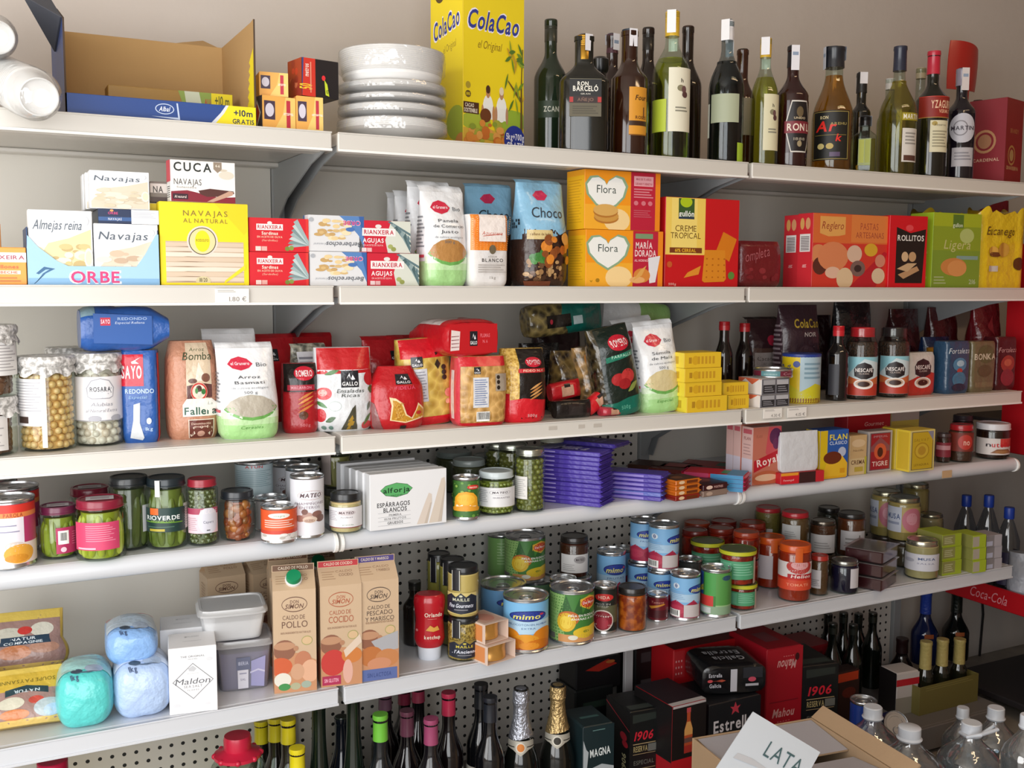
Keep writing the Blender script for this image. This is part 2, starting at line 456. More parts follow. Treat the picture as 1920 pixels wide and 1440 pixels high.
def bottle(name, label, cat, r, H, loc, col, rn=.014, s0=.58, n0=.78, fill=.74, liquid=None, dark=None, cap=None, strip=None, labels=(), turn=0.0, group=None, sq=0, fl=1.0, e=1.0, extra=None, rot=None):
    """glass bottle: glass, liquid, cap (or capsule), paper labels, tax strip - each a part"""
    fz = face_cam(loc[0], loc[1])+radians(turn)
    root = thing(name, label, cat, loc, fz if rot is None else rot, group)
    pr = bprof(r, H, rn, s0, n0, e=e); sc = 1.0
    g = G(); n = 28
    gm = mat(dark, .06, 0, 0, 60, .6) if dark else GLASS(col)
    g.lathe(pr, gm, n, sq, fl); g.build('bottle_glass', root)
    if liquid and not dark:
        q = [(max(a*.92, a-.003), z+.004) for a, z in pr if z < fill*H]
        # level top
        rr = q[-1][0]; q += [(rr*.98, fill*H), (0.0, fill*H)]
        lg = G(); lg.lathe(q, liquid, n, sq, fl, cap=True); lg.build('liquid', root)
    if cap:                                             # (length, colour, radius, kind)
        ln, cc, cr, kd = cap; g = G(); z1 = H+.003; z0 = z1-ln; m = mat(cc, .32, .85 if kd == 'metal' else 0, .25 if kd == 'foil' else 0, 120, .3)
        if kd == 'foil' or kd == 'capsule':
            zs = [z0, z0+ln*.3, z1-.012, z1-.008, z1]; rs = [max(rn*1.06, cr*1.03), cr, cr*.98, cr*1.06, cr*1.02]
            g.lathe(list(zip(rs, zs)), m, 20)
        elif kd == 'cork':
            g.lathe([(rn*1.15, z0), (cr, z0+.006), (cr*1.05, z1-.006), (cr*.7, z1)], m, 20)
        else:
            ps = [(cr*.98, z0)]; k = 6
            for i in range(k):
                a = z0+ln*(.55+.4*i/k); ps += [(cr, a), (cr*.95, a+ln*.02), (cr, a+ln*.045)]
            ps += [(cr, z1-.002), (cr*.93, z1)]; g.lathe(ps, m, 24)
        g.build('cap' if kd != 'capsule' and kd != 'foil' else 'capsule', root)
    if strip:                                           # white tax strip folded over the cap: (colour, length, turn)
        sc_, ln, ta = strip; g = G(); cr = (cap[2] if cap else rn)*1.08; m = mat(sc_, .6); w = .010; pts = []
        for sgn in (1, -1):
            pts.append((sgn*cr, H+.005-ln*(1 if sgn > 0 else .6)))
            pts.append((sgn*cr*1.02, H+.004))
        ordr = [pts[0], pts[1], (0, H+.0065), pts[3], pts[2]]; vs = []; ca, sa = sin(radians(ta)), -cos(radians(ta))
        for rr, z in ordr:
            for q in (-w, w): vs.append((rr*ca-q*sa, rr*sa+q*ca, z))
        g.add(vs, [(2*i, 2*i+1, 2*i+3, 2*i+2) for i in range(4)], m)
        g.add([(cr*1.03*ca-q*w*.7*sa, cr*1.03*sa+q*w*.7*ca, H-z) for q, z in ((-1, .012), (1, .012), (1, .02), (-1, .02))], [(0, 1, 2, 3)], mat('8fa0b8', .6))
        g.build('tax_strip', root)
    for L in labels:                                    # (z0,z1 as share of H, arc deg, colour, artwork, turn deg[, name])
        z0, z1, wd, c, it, a0 = L[:6]
        f = 1.0
        if sq:                                          # flat-sided bottle: put the label on the front face
            g = G(); y = -r*fl*1.0-.0008; w = r*wd/57.3/2; h0, h1 = z0*H, z1*H
            fm = lambda s, t, o: (-w+2*w*s, y-o, h0+t*(h1-h0))
            art(g, fm, [R(0, 0, 1, 1, c)]+list(it), (2*w, h1-h0)); g.build(L[6] if len(L) > 6 else 'label', root)
        else:
            rz = r
            wraplabel(root, rz, z0*H, z1*H, radians(wd), c, it, radians(a0), L[6] if len(L) > 6 else 'label')
    if extra: extra(root, r, H)
    return root
def lidmesh(r, z0, z1, m, ridge=True, top=None):
    g = G(); p = [(r*.99, z0), (r*1.03, z0+.001), (r*1.03, z0+.003), (r, z0+.004), (r, z1-.002), (r*.96, z1), (r*.86, z1), (r*.84, z1-.0012), (0.0, z1-.0012)]
    g.lathe(p, m, 32)
    if top: g.lathe([(r*.8, z1-.0008), (0.0, z1-.0006)], mat(top, .35), 24, cap=False)
    return g
def pack(g, kind, r, z0, z1, cols, seed=1, size=.009, rf=None):
    """pieces pressed against the inside of a jar wall"""
    rnd = random.Random(seed); ms = [mat(c, .3, 0, 0, 60, .4) if isinstance(c, str) else c for c in cols]
    if kind == 'balls':
        z = z0+size; row = 0
        while z < z1-size*.5:
            n = max(6, int(2*pi*(r-size)/(size*2.02)))
            for i in range(n):
                a = 2*pi*(i+.5*(row % 2))/n+rnd.uniform(-.06, .06)
                if sin(a) > .35: continue
                q = size*rnd.uniform(.9, 1.08); rr = r-size*rnd.uniform(.98, 1.25)
                g.ball((rr*cos(a), rr*sin(a), z+rnd.uniform(-.2, .2)*size), q, rnd.choice(ms), 1 if size > .006 else 0, (1, 1, rnd.uniform(.9, 1.05)))
            z += size*1.75; row += 1
    elif kind == 'rods':
        n = max(5, int(2*pi*(r-size)/(size*1.75)))
        for i in range(n):
            a = 2*pi*i/n+rnd.uniform(-.1, .1)
            if sin(a) > .45: continue
            rr = r-size*1.02; b = a+rnd.uniform(-.25, .25); h = z1-(z1-z0)*rnd.uniform(0, .12); q = size*rnd.uniform(.85, 1.05)
            pts = [(rr*cos(a+(b-a)*t)*(1-.06*(t > .9)), rr*sin(a+(b-a)*t)*(1-.06*(t > .9)), z0+.002+(h-z0-.004)*t) for t in (0, .06, .25, .5, .75, .93, 1)]
            g.tube(pts, [q*.35, q*.8, q, q, q*.95, q*.7, q*.2], rnd.choice(ms), 8)
    elif kind == 'bits':
        z = z0+size*.6
        while z < z1-size*.3:
            r_ = r; r = rf(z) if rf else r; n = max(5, int(2*pi*r/(size*1.9)))
            for i in range(n):
                a = 2*pi*i/n+rnd.uniform(-.3, .3)
                if sin(a) > .4: continue
                s3 = (rnd.uniform(.6, 1.4), rnd.uniform(.5, .9), rnd.uniform(.5, 1.1)); rr = r-size*1.25
                rm = Matrix.Rotation(a-pi/2, 3, 'Z') @ Matrix.Rotation(rnd.uniform(-1, 1), 3, 'Y')
                g.ball((rr*cos(a), rr*sin(a), z+rnd.uniform(-.3, .3)*size), size, rnd.choice(ms), 1, (s3[0], .55, s3[2]), rm)
            z += size*1.3; r = r_
    k_ = .62 if rf else .8
    g.lathe([(r*k_, z0), (r*k_, z1)], ms[-1], 20)
def jar(name, label, cat, r, H, loc, lidc, fillc, kind=None, size=.009, labels=(), turn=0.0, group=None, lidh=.016, neck=.86, shoulder=.84, level=.9, glass='eef4f0', metal=0, lidr=None, lidtop=None, round_=0, extra=None, flip=False, cname='contents', seed=1):
    """glass jar: glass, contents seen through it, lid, paper label - each a part"""
    root = thing(name, label, cat, loc, face_cam(loc[0], loc[1])+radians(turn), group)
    zb = H-lidh; hb = H*shoulder if H*shoulder < zb-.002 else zb-.006
    if round_:
        pr = [(r*.6, 0), (r*.8, H*.03)]+[(r*(.8+.2*sin(pi*(.12+.76*i/8))), H*(.04+(shoulder-.04)*i/8)) for i in range(9)]+[(r*neck, zb), (r*neck, H-.002)]
    else:
        pr = [(r*.84, 0), (r*.97, .002), (r, .007), (r, hb)]+[(r*(neck+(1-neck)*cos(pi/2*i/5)), hb+(zb-.002-hb)*i/5) for i in range(1, 6)]+[(r*neck, H-.002)]
    def inner(k):
        q = [(max(a-.0022, .001), z+.0025) for a, z in pr if z < level*H]
        return q+[(q[-1][0]*.98, level*H), (0.0, level*H)]
    g = G(); g.lathe(pr, GLASS(glass), 32); g.build('glass', root)
    g = G()
    if kind in ('balls', 'rods', 'bits'):
        pack(g, kind, r-.0025, .004, min(level*H, hb), fillc, seed, size, (lambda z: r*(.8+.2*sin(pi*min(max(.12+.76*(z/H-.04)/(shoulder-.04), .05), .95)))-.0025) if round_ else None)
    else:
        g.lathe(inner(0), mat(fillc, .35, 0, .3, 90, .3) if isinstance(fillc, str) else fillc, 28)
    c = g.build(cname, root)
    if kind == 'balls' or kind == 'bits': c['kind'] = 'stuff'
    lr = lidr or r*neck*1.06
    lidmesh(lr, zb, H, mat(lidc, .25 if metal else .32, .9 if metal else 0, 0, 60, .3), top=lidtop).build('lid', root)
    for L in labels:
        z0, z1, wd, cc, it, a0 = L[:6]
        wraplabel(root, r, z0*H, z1*H, radians(wd), cc, it, radians(a0), L[6] if len(L) > 6 else 'label')
    if extra: extra(root, r, H)
    if flip: pass
    return root
def can(name, label, cat, r, H, loc, col, items=(), turn=0.0, group=None, wid=300, lab=(.05, .95), pull=True, metal='d6d8da', ribs=0, seam=True, bits=None):
    """tin can: metal body with rolled rims, printed sleeve, recessed lid with ring pull"""
    root = thing(name, label, cat, loc, face_cam(loc[0], loc[1])+radians(turn), group)
    m = mat(metal, .25, .95); g = G()
    g.lathe([(r*.93, .001), (r*.99, 0), (r*1.01, .0015), (r*1.01, .0035), (r*.975, .0055), (r*.975, H-.0055), (r*1.01, H-.004), (r*1.015, H-.0015), (r*.99, H), (r*.94, H-.0005), (r*.925, H-.004)], m, 36, cap=False)
    g.lathe([(r*.93, .001), (0.0, .001)], m, 24, cap=False)
    g.build('can_body', root)
    g = G(); g.lathe([(r*.925, H-.004), (r*.8, H-.0045), (r*.78, H-.0035), (r*.6, H-.0035), (r*.58, H-.0045), (0.0, H-.0045)], m, 32, cap=False)
    if pull:
        pts = [(r*.28*cos(a), -r*.5+r*.28*sin(a), H-.002) for a in [2*pi*i/14 for i in range(15)]]; g.tube(pts, .0016, m, 6)
    g.build('lid', root)
    g = G(); z0, z1 = H*lab[0]+.002, H*lab[1]-.002; rl = r*.978+.0006
    sleeve(g, rl, z0, z1, 0, 2*pi, mat(col, .3, 0, 0, 60, .3) if isinstance(col, str) else col, 40)
    if items: art(g, cylmap(rl, z0, z1, 0, pi), items, (rl*pi, z1-z0), seg=.12)
    g.build('label', root)
    return root
# ------------------------------------------------------------------ the shop
def slab(name, a, b, m, c=.001): 
    g = G(); g.box(a, b, m, c); return struct(g.build(name))
paint = mat('cfc5bc', .85, 0, .12, 25)
slab('floor', (-2.1, -2.6, -.08), (2.95, .6, 0), speck('857b70', '9a9084', 9, .4, .05, 0, 'NOI'))
slab('ceiling', (-2.1, -2.6, 2.7), (2.95, .6, 2.78), mat('cfc8be', .9))
slab('wall_back', (-2.1, .47, 0), (2.95, .6, 2.7), paint)
slab('wall_right', (2.85, -2.6, 0), (2.95, .47, 2.7), mat('9c887a', .85, 0, .12, 25))
g = G()
for a, b in (((-2.1, -2.6, 0), (-2, -2.14, 2.7)), ((-2.1, -.56, 0), (-2, .47, 2.7)), ((-2.1, -2.14, 0), (-2, -.56, .33)), ((-2.1, -2.14, 2.47), (-2, -.56, 2.7))): g.box(a, b, paint, .001)
struct(g.build('wall_left'))
g = G()
for a, b in (((-2, -2.6, 0), (-1.9, -2.5, 2.7)), ((-.1, -2.6, 0), (2.85, -2.5, 2.7)), ((-1.9, -2.6, 2.4), (-.1, -2.5, 2.7))): g.box(a, b, paint, .001)
struct(g.build('wall_front'))
g = G(); fr = mat('d8d8d6', .4)
for a, b in (((-2.08, -2.14, .33), (-2.02, -2.08, 2.47)), ((-2.08, -.62, .33), (-2.02, -.56, 2.47)), ((-2.08, -2.08, .33), (-2.02, -.62, .39)), ((-2.08, -2.08, 2.41), (-2.02, -.62, 2.47)), ((-2.08, -1.38, .39), (-2.02, -1.32, 2.41))): g.box(a, b, fr)
w1 = struct(g.build('window_1')); g = G(); g.box((-2.055, -2.08, .39), (-2.045, -.62, 2.41), clear('f4faff', .04, .3), .0005); g.build('pane', w1)
g = G()
for a, b in (((-1.9, -2.58, 0), (-1.84, -2.52, 2.4)), ((-.16, -2.58, 0), (-.1, -2.52, 2.4)), ((-1.84, -2.58, 2.34), (-.16, -2.52, 2.4)), ((-1.03, -2.58, 0), (-.97, -2.52, 2.34))): g.box(a, b, fr)
struct(g.build('door_1'))
g = G(); g.box((.9, -1.4, 2.64), (2.3, -1.2, 2.698), mat('f0f0ee', .5), .004)
tag(g.build('added_fill_casing'), 'white ceiling tube lamp casing above the aisle', 'lamp')  # casing for the added fill tube, out of view

# ------------------------------------------------------------------ shelving
WHITE = mat('d6d2ca', .38, 0, 0, 60, .15); WHITE2 = mat('d0d3d8', .34, 0, 0, 60, .25)
GREYM = mat('a4a8aa', .45, .1); CAPM = mat('f4f3ef', .4)
def pegmat():
    k = 'peg'
    if k in _M: return _M[k]
    m, n, l = _new(k); b = n['Principled BSDF']; b.inputs['Roughness'].default_value = .5
    tc = n.new('ShaderNodeTexCoord'); vs = n.new('ShaderNodeVectorMath'); vs.operation = 'SCALE'; vs.inputs['Scale'].default_value = 40.0
    fr_ = n.new('ShaderNodeVectorMath'); fr_.operation = 'FRACTION'; sb = n.new('ShaderNodeVectorMath'); sb.operation = 'SUBTRACT'; sb.inputs[1].default_value = (.5, .5, .5)
    mu = n.new('ShaderNodeVectorMath'); mu.operation = 'MULTIPLY'; mu.inputs[1].default_value = (1, 0, 1); ln = n.new('ShaderNodeVectorMath'); ln.operation = 'LENGTH'
    gt = n.new('ShaderNodeMath'); gt.operation = 'GREATER_THAN'; gt.inputs[1].default_value = .17
    mx = n.new('ShaderNodeMix'); mx.data_type = 'RGBA'; mx.inputs[6].default_value = (.01, .01, .01, 1); mx.inputs[7].default_value = lin('dcd8d0')
    l.new(tc.outputs['Object'], vs.inputs[0]); l.new(vs.outputs[0], fr_.inputs[0]); l.new(fr_.outputs[0], sb.inputs[0]); l.new(sb.outputs[0], mu.inputs[0]); l.new(mu.outputs[0], ln.inputs[0])
    l.new(ln.outputs['Value'], gt.inputs[0]); l.new(gt.outputs[0], mx.inputs['Factor']); l.new(mx.outputs[2], b.inputs['Base Color'])
    return m
fram = thing('shelving_frame', 'white steel frame with back panels and uprights carrying all the shelves', 'shelving frame', (0, 0, 0))
for i in (-1, 0, 1, 2):
    g = G(); g.box((i-.015, .405, 0), (i+.015, .445, SZ[1]-.01), GREYM); g.build('upright', fram)
PLAIN = mat('e6e2d8', .55)
for i, zp in ((-1, SZ[5]-.03), (0, SZ[3]+.0), (1, SZ[5]+.02)):
    g = G(); g.box((i+.016, .418, zp), (i+.984, .43, SZ[1]-.012), PLAIN, .0006); g.build('back_panel', fram)
    g = G(); g.box((i+.016, .418, .03), (i+.984, .43, zp-.002), pegmat(), .0006); g.build('perforated_panel', fram)
where = {-1: 'left', 0: 'middle', 1: 'right'}
level = {1: 'topmost', 2: 'second from top', 3: 'third from top', 4: 'fourth from top, round-edged', 5: 'fifth from top', 6: 'lowest, shade-greyed base'}
SHELF = {}
for i in (-1, 0, 1):
    for k in range(1, 7):
        z = SZ[k]; x0, x1 = i+.006, i+.994
        if i == 1: x1 = i+1.0
        t = thing('shelf', 'white metal shelf in the %s bay, %s level' % (where[i], level[k]), 'shelf', (i+.5, 0, z)); SHELF[i, k] = t
        m = WHITE2 if k >= 4 else WHITE; m = m if k < 6 else mat('6f6a66', .5); a, b = x0-i-.5, x1-i-.5  # base shelves and kick plates greyed: shade put into the colour
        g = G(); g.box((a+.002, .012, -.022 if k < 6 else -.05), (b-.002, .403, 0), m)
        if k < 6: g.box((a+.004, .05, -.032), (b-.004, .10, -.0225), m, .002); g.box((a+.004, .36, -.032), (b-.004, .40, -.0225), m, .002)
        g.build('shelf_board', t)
        if k == 4:
            g = G(); n = 12; vs = []
            for q in range(n+1):
                an = pi*q/n; 
                for xx in (a, b): vs.append((xx, .016-.016*sin(an), -.0185+.0185*cos(an)))
            g.add(vs, [(2*j, 2*j+1, 2*j+3, 2*j+2) for j in range(n)]+[tuple(range(0, 2*n+2, 2)), tuple(range(1, 2*n+2, 2))], m, True); g.build('round_rail', t)
            for sx in (a, b):
                g = G(); vs = []
                for xx in (sx-.003, sx+.003):
                    for q in range(n+1):
                        an = pi*q/n*1.05; vs.append((xx, .016-.021*sin(an), -.0195+.0195*cos(an)))
                    vs.append((xx, .03, -.041)); vs.append((xx, .03, .0))
                L = n+3; g.add(vs, [tuple(range(L-1, -1, -1)), tuple(range(L, 2*L))]+[(j, (j+1) % L, L+(j+1) % L, L+j) for j in range(L)], CAPM); g.build('end_cap', t)
        elif k < 6:
            g = G(); h = .036
            g.box((a, 0, -h), (b, .012, 0), m, .002); g.box((a, -.003, -h), (b, 0, -h+.005), CAPM if k < 4 else m, .001); g.box((a, -.002, -.003), (b, .004, .0), m, .001); g.build('price_rail', t)
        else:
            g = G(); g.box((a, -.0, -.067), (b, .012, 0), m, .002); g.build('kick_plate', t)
        if k < 6:
            for sx in (a+.006, b-.006):
                bs = .85 if k == 3 else 1.0; pts = [(.404, -.023), (.03, -.023), (.03, -.034), (.12, -.05), (.3, -.105*bs), (.36, -.14*bs), (.385, -.2*bs), (.404, -.2*bs)]
                g = G(); L = len(pts); vs = [(xx, y, z_) for xx in (sx-.0015, sx+.0015) for y, z_ in pts]
                g.add(vs, [tuple(range(L)), tuple(range(2*L-1, L-1, -1))]+[(j, (j+1) % L, L+(j+1) % L, L+j) for j in range(L)], GREYM); g.build('bracket', t)
def ticket(u0, u1, v0, v1, k, label, txt, lab=True):
    X0, X1 = xat(u0, -.004, SZ[k]-.018), xat(u1, -.004, SZ[k]-.018); z1, z0 = zat((X0+X1)/2, -.004, v0), zat((X0+X1)/2, -.004, v1)
    g = G(); W, H = X1-X0, z1-z0; g.box((-W/2, -.0012, 0), (W/2, 0, H), mat('f2efe9', .3), .0004)
    art(g, lambda s, t, o: (-W/2+s*W, -.0012-o, t*H), lines(.08, .6, .72, .92, 2, 'b9b4b0')+[T(txt, .66, .27, .5, .3, '8d8680', '')], (W, H))
    tag(g.build('price_ticket', None, ((X0+X1)/2, -.0035, z0)), label, 'price ticket')
ticket(403, 467, 541, 568, 2, 'white price ticket reading 1.80 on the rail below the yellow clam box', '1.80 €')
ticket(1431, 1466, 766, 784, 3, 'small price ticket on the rail below the coffee shelf, left of two', '4.30 €')
ticket(1476, 1512, 764, 782, 3, 'small price ticket on the rail below the coffee shelf, right of two', '4.15 €')
for u, v, w, lb in ((1038, 803, 18, 'left of three on the pasta rail'), (1092, 800, 14, 'middle of three on the pasta rail'), (1122, 798, 18, 'right of three on the pasta rail')):
    p = ony(u, v, -.004); q = w/2*dep(p)/FPX; g = G(); g.box((-q, -.0006, -.004), (q, 0, .004), mat('bdb6ac', .6), .0002); tag(g.build('sticker_residue', None, (p.x, -.0002, p.z)), 'small grey torn sticker remnant, '+lb, 'sticker')
# ------------------------------------------------------------------ topmost shelf
load = load_glyphs
K = 1; d0 = .02; z1 = SZ[1]
# sleeves of plastic cups lying at the left end
def cups(u, v, y, rpx, label, L=.36, tilt=0.0, yaw=0):
    p = ony(u, v, y); r = rpx*dep(p)/FPX
    root = thing('cup_sleeve', label, 'plastic cups', p, 0, 'clear-wrapped sleeves of white plastic cups', (radians(tilt), 0, radians(yaw)))
    to = lambda q: Vector((q.x, q.z, q.y))            # lathe axis laid along +Y
    g = G(); pr = [(0, .008), (r*.62, .008), (r*.66, .001), (r*.7, .001), (r*.72, .006), (r*.9, .06)]
    k = 22
    for i in range(k):
        a = .06+(L-.07)*i/k; s = (L-.07)/k; pr += [(r*.9, a+s*.1), (r*.97, a+s*.35), (r*.97, a+s*.8), (r*.9, a+s*.95)]
    pr += [(r*.9, L), (0, L)]
    g.lathe(pr, mat('f4f4f2', .3, 0, 0, 60, .3), 36, cap=False, tr=to); g.build('cups', root)
    g = G(); g.lathe([(r*.35, -.012), (r*.62, -.006), (r*.98, .03), (r*1.02, .1), (r*1.0, .2), (r*1.02, L-.02), (r*.5, L+.01)], clear('ffffff', .12, .6, .1, .8, 24, .18), 36, cap=False, tr=to); g.build('plastic_wrap', root)
cups(74, 182, -.17, 50, 'sleeve of white plastic cups hanging over the shelf edge, lowest and nearest', L=.3, tilt=14, yaw=9)
cups(-4, 70, -.04, 43, 'sleeve of white plastic cups lying on top of two other cup sleeves', L=.4, tilt=13, yaw=9)
cups(-84, 163, -.01, 42, 'sleeve of white plastic cups cut off at the left edge of the top shelf')
# open display tray with torn corner
X0, X1 = xat(122, d0, z1+.02), xat(481, d0, z1+.02); W = X1-X0; H = zat(X1, d0, 36)-z1; D = .27; hb = zat((X0+X1)/2, d0+D, 74)-z1; hf = zat(X0+W*.2, d0, 179)-z1
kraft = mat('a8845a', .8, 0, .1, 40); kin = mat('b8935f', .8, 0, .1, 40); navy = mat('27488c', .4); yel = mat('f3df1f', .4)
tr = thing('display_tray', 'open cardboard tray, blue and yellow outside, kraft inside, on the top shelf', 'cardboard tray', ((X0+X1)/2, d0+D/2, z1))
g = G(); g.box((-W/2, -D/2, 0), (W/2, D/2, .003), kin); g.build('tray_floor', tr)
g = G(); g.box((-W/2, -D/2, 0), (W/2, -D/2+.003, hf), navy, .0008); fm = boxmaps(W, D, hf)['front'][0]
art(g, fm, [Pg([(.74, 0), (1, 0), (1, 1), (.83, 1), (.80, .6)], 'd9dfe8'), Pg([(.765, 0), (1, 0), (1, 1), (.845, 1), (.82, .6)], 'f3df1f'), T('+10m', .925, .66, .105, .3, '1c2a50'), T('GRATIS', .925, .24, .12, .22, '1c2a50'),
   E(.5, .58, .05, .26, 'c8d6ee'), E(.5, .58, .045, .22, '27488c'), T('Albal', .5, .58, .055, .22, 'e8eefa', 'bi'), Pg([(.43, .2), (.58, .1), (.57, .9), (.562, .9), (.57, .2)], 'c8d6ee')], (W, hf))
g.build('front_panel', tr)
g = G(); g.box((-W/2, D/2-.003, 0), (W/2, D/2, hb), kin, .0008); g.build('back_panel', tr)
def pan(name, x, hp, prof, min_, mout):
    g = G(); L = len(prof); vs = [(x+e, y, z) for e in (0, .003) for y, z in prof]
    g.add(vs, [tuple(range(L-1, -1, -1))], mout if x < 0 else min_); g.add(vs, [tuple(range(L, 2*L))], min_ if x < 0 else mout)
    g.add(vs, [(j, (j+1) % L, L+(j+1) % L, L+j) for j in range(L)], mat('4d3d30', .9)); return g
g = pan('r', W/2-.003, H, [(-D/2, 0), (D/2, 0), (D/2, hb), (-D/2+.02, H*.99), (-D/2, H)], kin, yel)
fr_ = lambda s, t, o: (W/2-.003-.0004-o, -D/2+s*D, t*H)
art(g, fr_, [Pg([(0, 0), (.03, 0), (.06, .05), (.13, .12)]+[(.1+.02*((i % 2)*2-1)+(.1-.1*i/14)*.9, .12+.55*i/14) for i in range(14)]+[(0, .74)], 'f3df1f')], (D, H)); g.build('side_panel', tr)
g = pan('l', -W/2, H, [(-D/2, 0), (D/2, 0), (D/2, hb), (0, hb*1.05), (-D/2, H*.82)], kin, navy); g.build('side_panel', tr)
g = G(); h0 = hb*.9
pts = [(-W/2, -D/2, H*.82), (-W/2, .02, H*.68), (-W/2-.02, .0, H*1.25), (-W/2-.055, -D/2+.03, H*1.0)]
vs = [p for p in pts]+[(p[0]-.003, p[1], p[2]) for p in pts]
g.add(vs, [(0, 1, 2, 3), (7, 6, 5, 4), (0, 4, 5, 1), (1, 5, 6, 2), (2, 6, 7, 3), (3, 7, 4, 0)], mat('53565f', .8)); g.build('flap', tr)
g = G(); vs = [(W*.18, D/2, hb-.002), (W/2-.004, D/2, hb-.002), (W/2-.03, D/2+.05, hb+.022), (W*.26, D/2+.012, hb+.006)]
vs += [(p[0], p[1]+.003, p[2]) for p in vs]; g.add(vs, [(0, 1, 2, 3), (7, 6, 5, 4), (0, 4, 5, 1), (1, 5, 6, 2), (2, 6, 7, 3), (3, 7, 4, 0)], kin); g.build('flap', tr)
# long roll boxes lying in the tray
for i, (yy, zz, c, xe, lb) in enumerate(((-.02, .004, '7a3130', .03, 'long wrap roll box in the open tray, bottom front one'), (.055, .004, '8c4038', .012, 'long wrap roll box in the open tray, bottom back one'), (-.01, .0385, 'a07a38', .045, 'long wrap roll box in the open tray, upper one with a yellow end patch'))):
    L = W-.1; g = G(); g.box((-L/2, -.024, 0), (L/2, .024, .034), card(c)); mp = boxmaps(L, .048, .034)['front'][0]
    art(g, mp, [R(.0, 0, .6, .4, 'a3853f'), Pg([(.6, 0), (.99, 0), (.99, 1), (.55, 1)], '8aa04a'), Pg([(.62, 0), (.75, 0), (.72, 1), (.6, 1)], 'c9cfb8'), R(.82, .0, 1, 1, 'e6d21e'), T('+10 m', .91, .6, .12, .5, '5a5a20'), R(.86, .05, .95, .3, 'd0402c'), T('ALU', .79, .5, .05, .3, 'c03030')], (L, .034))
    tag(g.build('wrap_roll_box', None, ((X0+X1)/2+xe-.015, d0+D/2+yy, z1+zz)), lb, 'wrap box', 'long wrap roll boxes in the tray')
# little film boxes beside the tray
def film(items_flip=False):
    a = [Pg([(0, 0), (1, 0), (1, 1), (0, 1)], 'f2b45c'), Pg([(.35, 0), (1, 0), (1, 1), (.7, 1), (.62, .5)], 'f6d27a'), R(.05, .3, .38, .85, '4a3a4e'), E(.215, .58, .13, .2, 'd8d2e0'), R(.72, .1, .84, .9, 'c4384a'), T('50', .78, .5, .07, .3, 'fff0e0', 'b', 90)]
    return a
lf = [R(0, 0, 1, 1, '4a4652'), Pg([(.5, .1), (.85, .5), (.5, .9), (.15, .5)], 'f0f0f0'), Pg([(.5, .2), (.75, .5), (.5, .8), (.25, .5)], 'd84a40')]
o, zt = pbox('film_box', 'orange and yellow cling film box, bottom left of three beside the tray', 'film box', 492, 553, 180, 'efae58', 1, .03, D=.05, front=film(), left=lf, rot=8, group='small kitchen film boxes on the top shelf')
o, zt2 = pbox('film_box', 'orange and yellow cling film box, bottom right one under the black and red box', 'film box', 556, 606, 181, 'efae58', 1, .035, D=.055, front=film()[::1], rot=0, group='small kitchen film boxes on the top shelf')
o, _ = pbox('film_box', 'orange and yellow cling film box, upper one leaning beside the tray', 'film box', 486, 540, 136, 'efae58', None, .045, zb=zt+.001, D=.05, front=film(), rot=-5, group='small kitchen film boxes on the top shelf')
fb = [R(.0, 0, .36, 1, 'd63a2c'), Pg([(.0, .0), (.0, 1), (.05, 1)], '3c4a86'), T('50', .1, .25, .13, .34, 'f7d83c', 'b', 90), T('metros', .12, .68, .3, .13, 'f6e6d8', 'b', 90), R(.22, .1, .25, .9, 'e89a80'), E(.58, .52, .05, .07, 'e8323a'), Pg([(.6, .48), (.68, .36), (.73, .05), (.63, .08)], 'cfe03a'), T('NO', .68, .17, .06, .1, '26321a')]
o, _ = pbox('film_box', 'black and red film box reading 50 metros, on top of the orange boxes', 'film box', 566, 634, 110, '1d1a1e', None, .035, zb=zt2+.001, D=.06, front=fb, left=[R(0, 0, 1, 1, 'a8452c')]+blobs(10, .2, .1, .9, .95, .1, .2, ['e08a60', 'c8452e', '9a3a2c', '6a87b8'], 4), rot=10, group='small kitchen film boxes on the top shelf')
# packs of plates
py = .112; px = xat(736, py, z1)
def platepack(name, label, z, h, r, rim, deep):
    root = thing(name, label, 'plates', (px, py, z), random.Random(h).uniform(-1, 1), 'wrapped packs of white plates')
    g = G(); n = int(h/.0045); pr = [(0, .0005), (r*(.84 if deep else .62), .0005)]
    if deep:
        for i in range(n):
            z_ = .012+(h-.014)*i/n; q = r*(.93+.07*i/n); pr += [(q*.985, z_), (q, z_+.0018), (q, z_+.0032), (q*.985, z_+.0042)]
        pr += [(r*.99, h), (r*.9, h-.003), (r*.8, h-.02), (0, h-.02)]
    else:
        pr += [(r*.66, h*.1)]
        pr += [(r*(.66+.3*i/3), h*(.12+.38*i/3)) for i in range(1, 4)]
        for i in range(4): pr += [(r*.985, h*(.55+.1*i)), (r, h*(.58+.1*i)), (r, h*(.62+.1*i))]
        pr += [(r*.97, h), (r*.75, h*.85), (0, h*.8)]
    g.lathe(pr, mat('efeeec', .45, 0, 0, 60, .2), 56, cap=False); g.build('plates', root)
    g = G(); g.lathe([(r*.3, -.0005+.0008), (r*.75, .0004), (r*1.008, h*.4), (r*1.015, h*.75), (r*1.0, h+.001), (r*.3, h+.0015 if not deep else h-.008)], clear('ffffff', .13, .5, .12, .9, 22, .1), 56, cap=False); g.build('plastic_wrap', root)
rr = 102*dep((px, py, z1))/FPX
zz = z1+.001
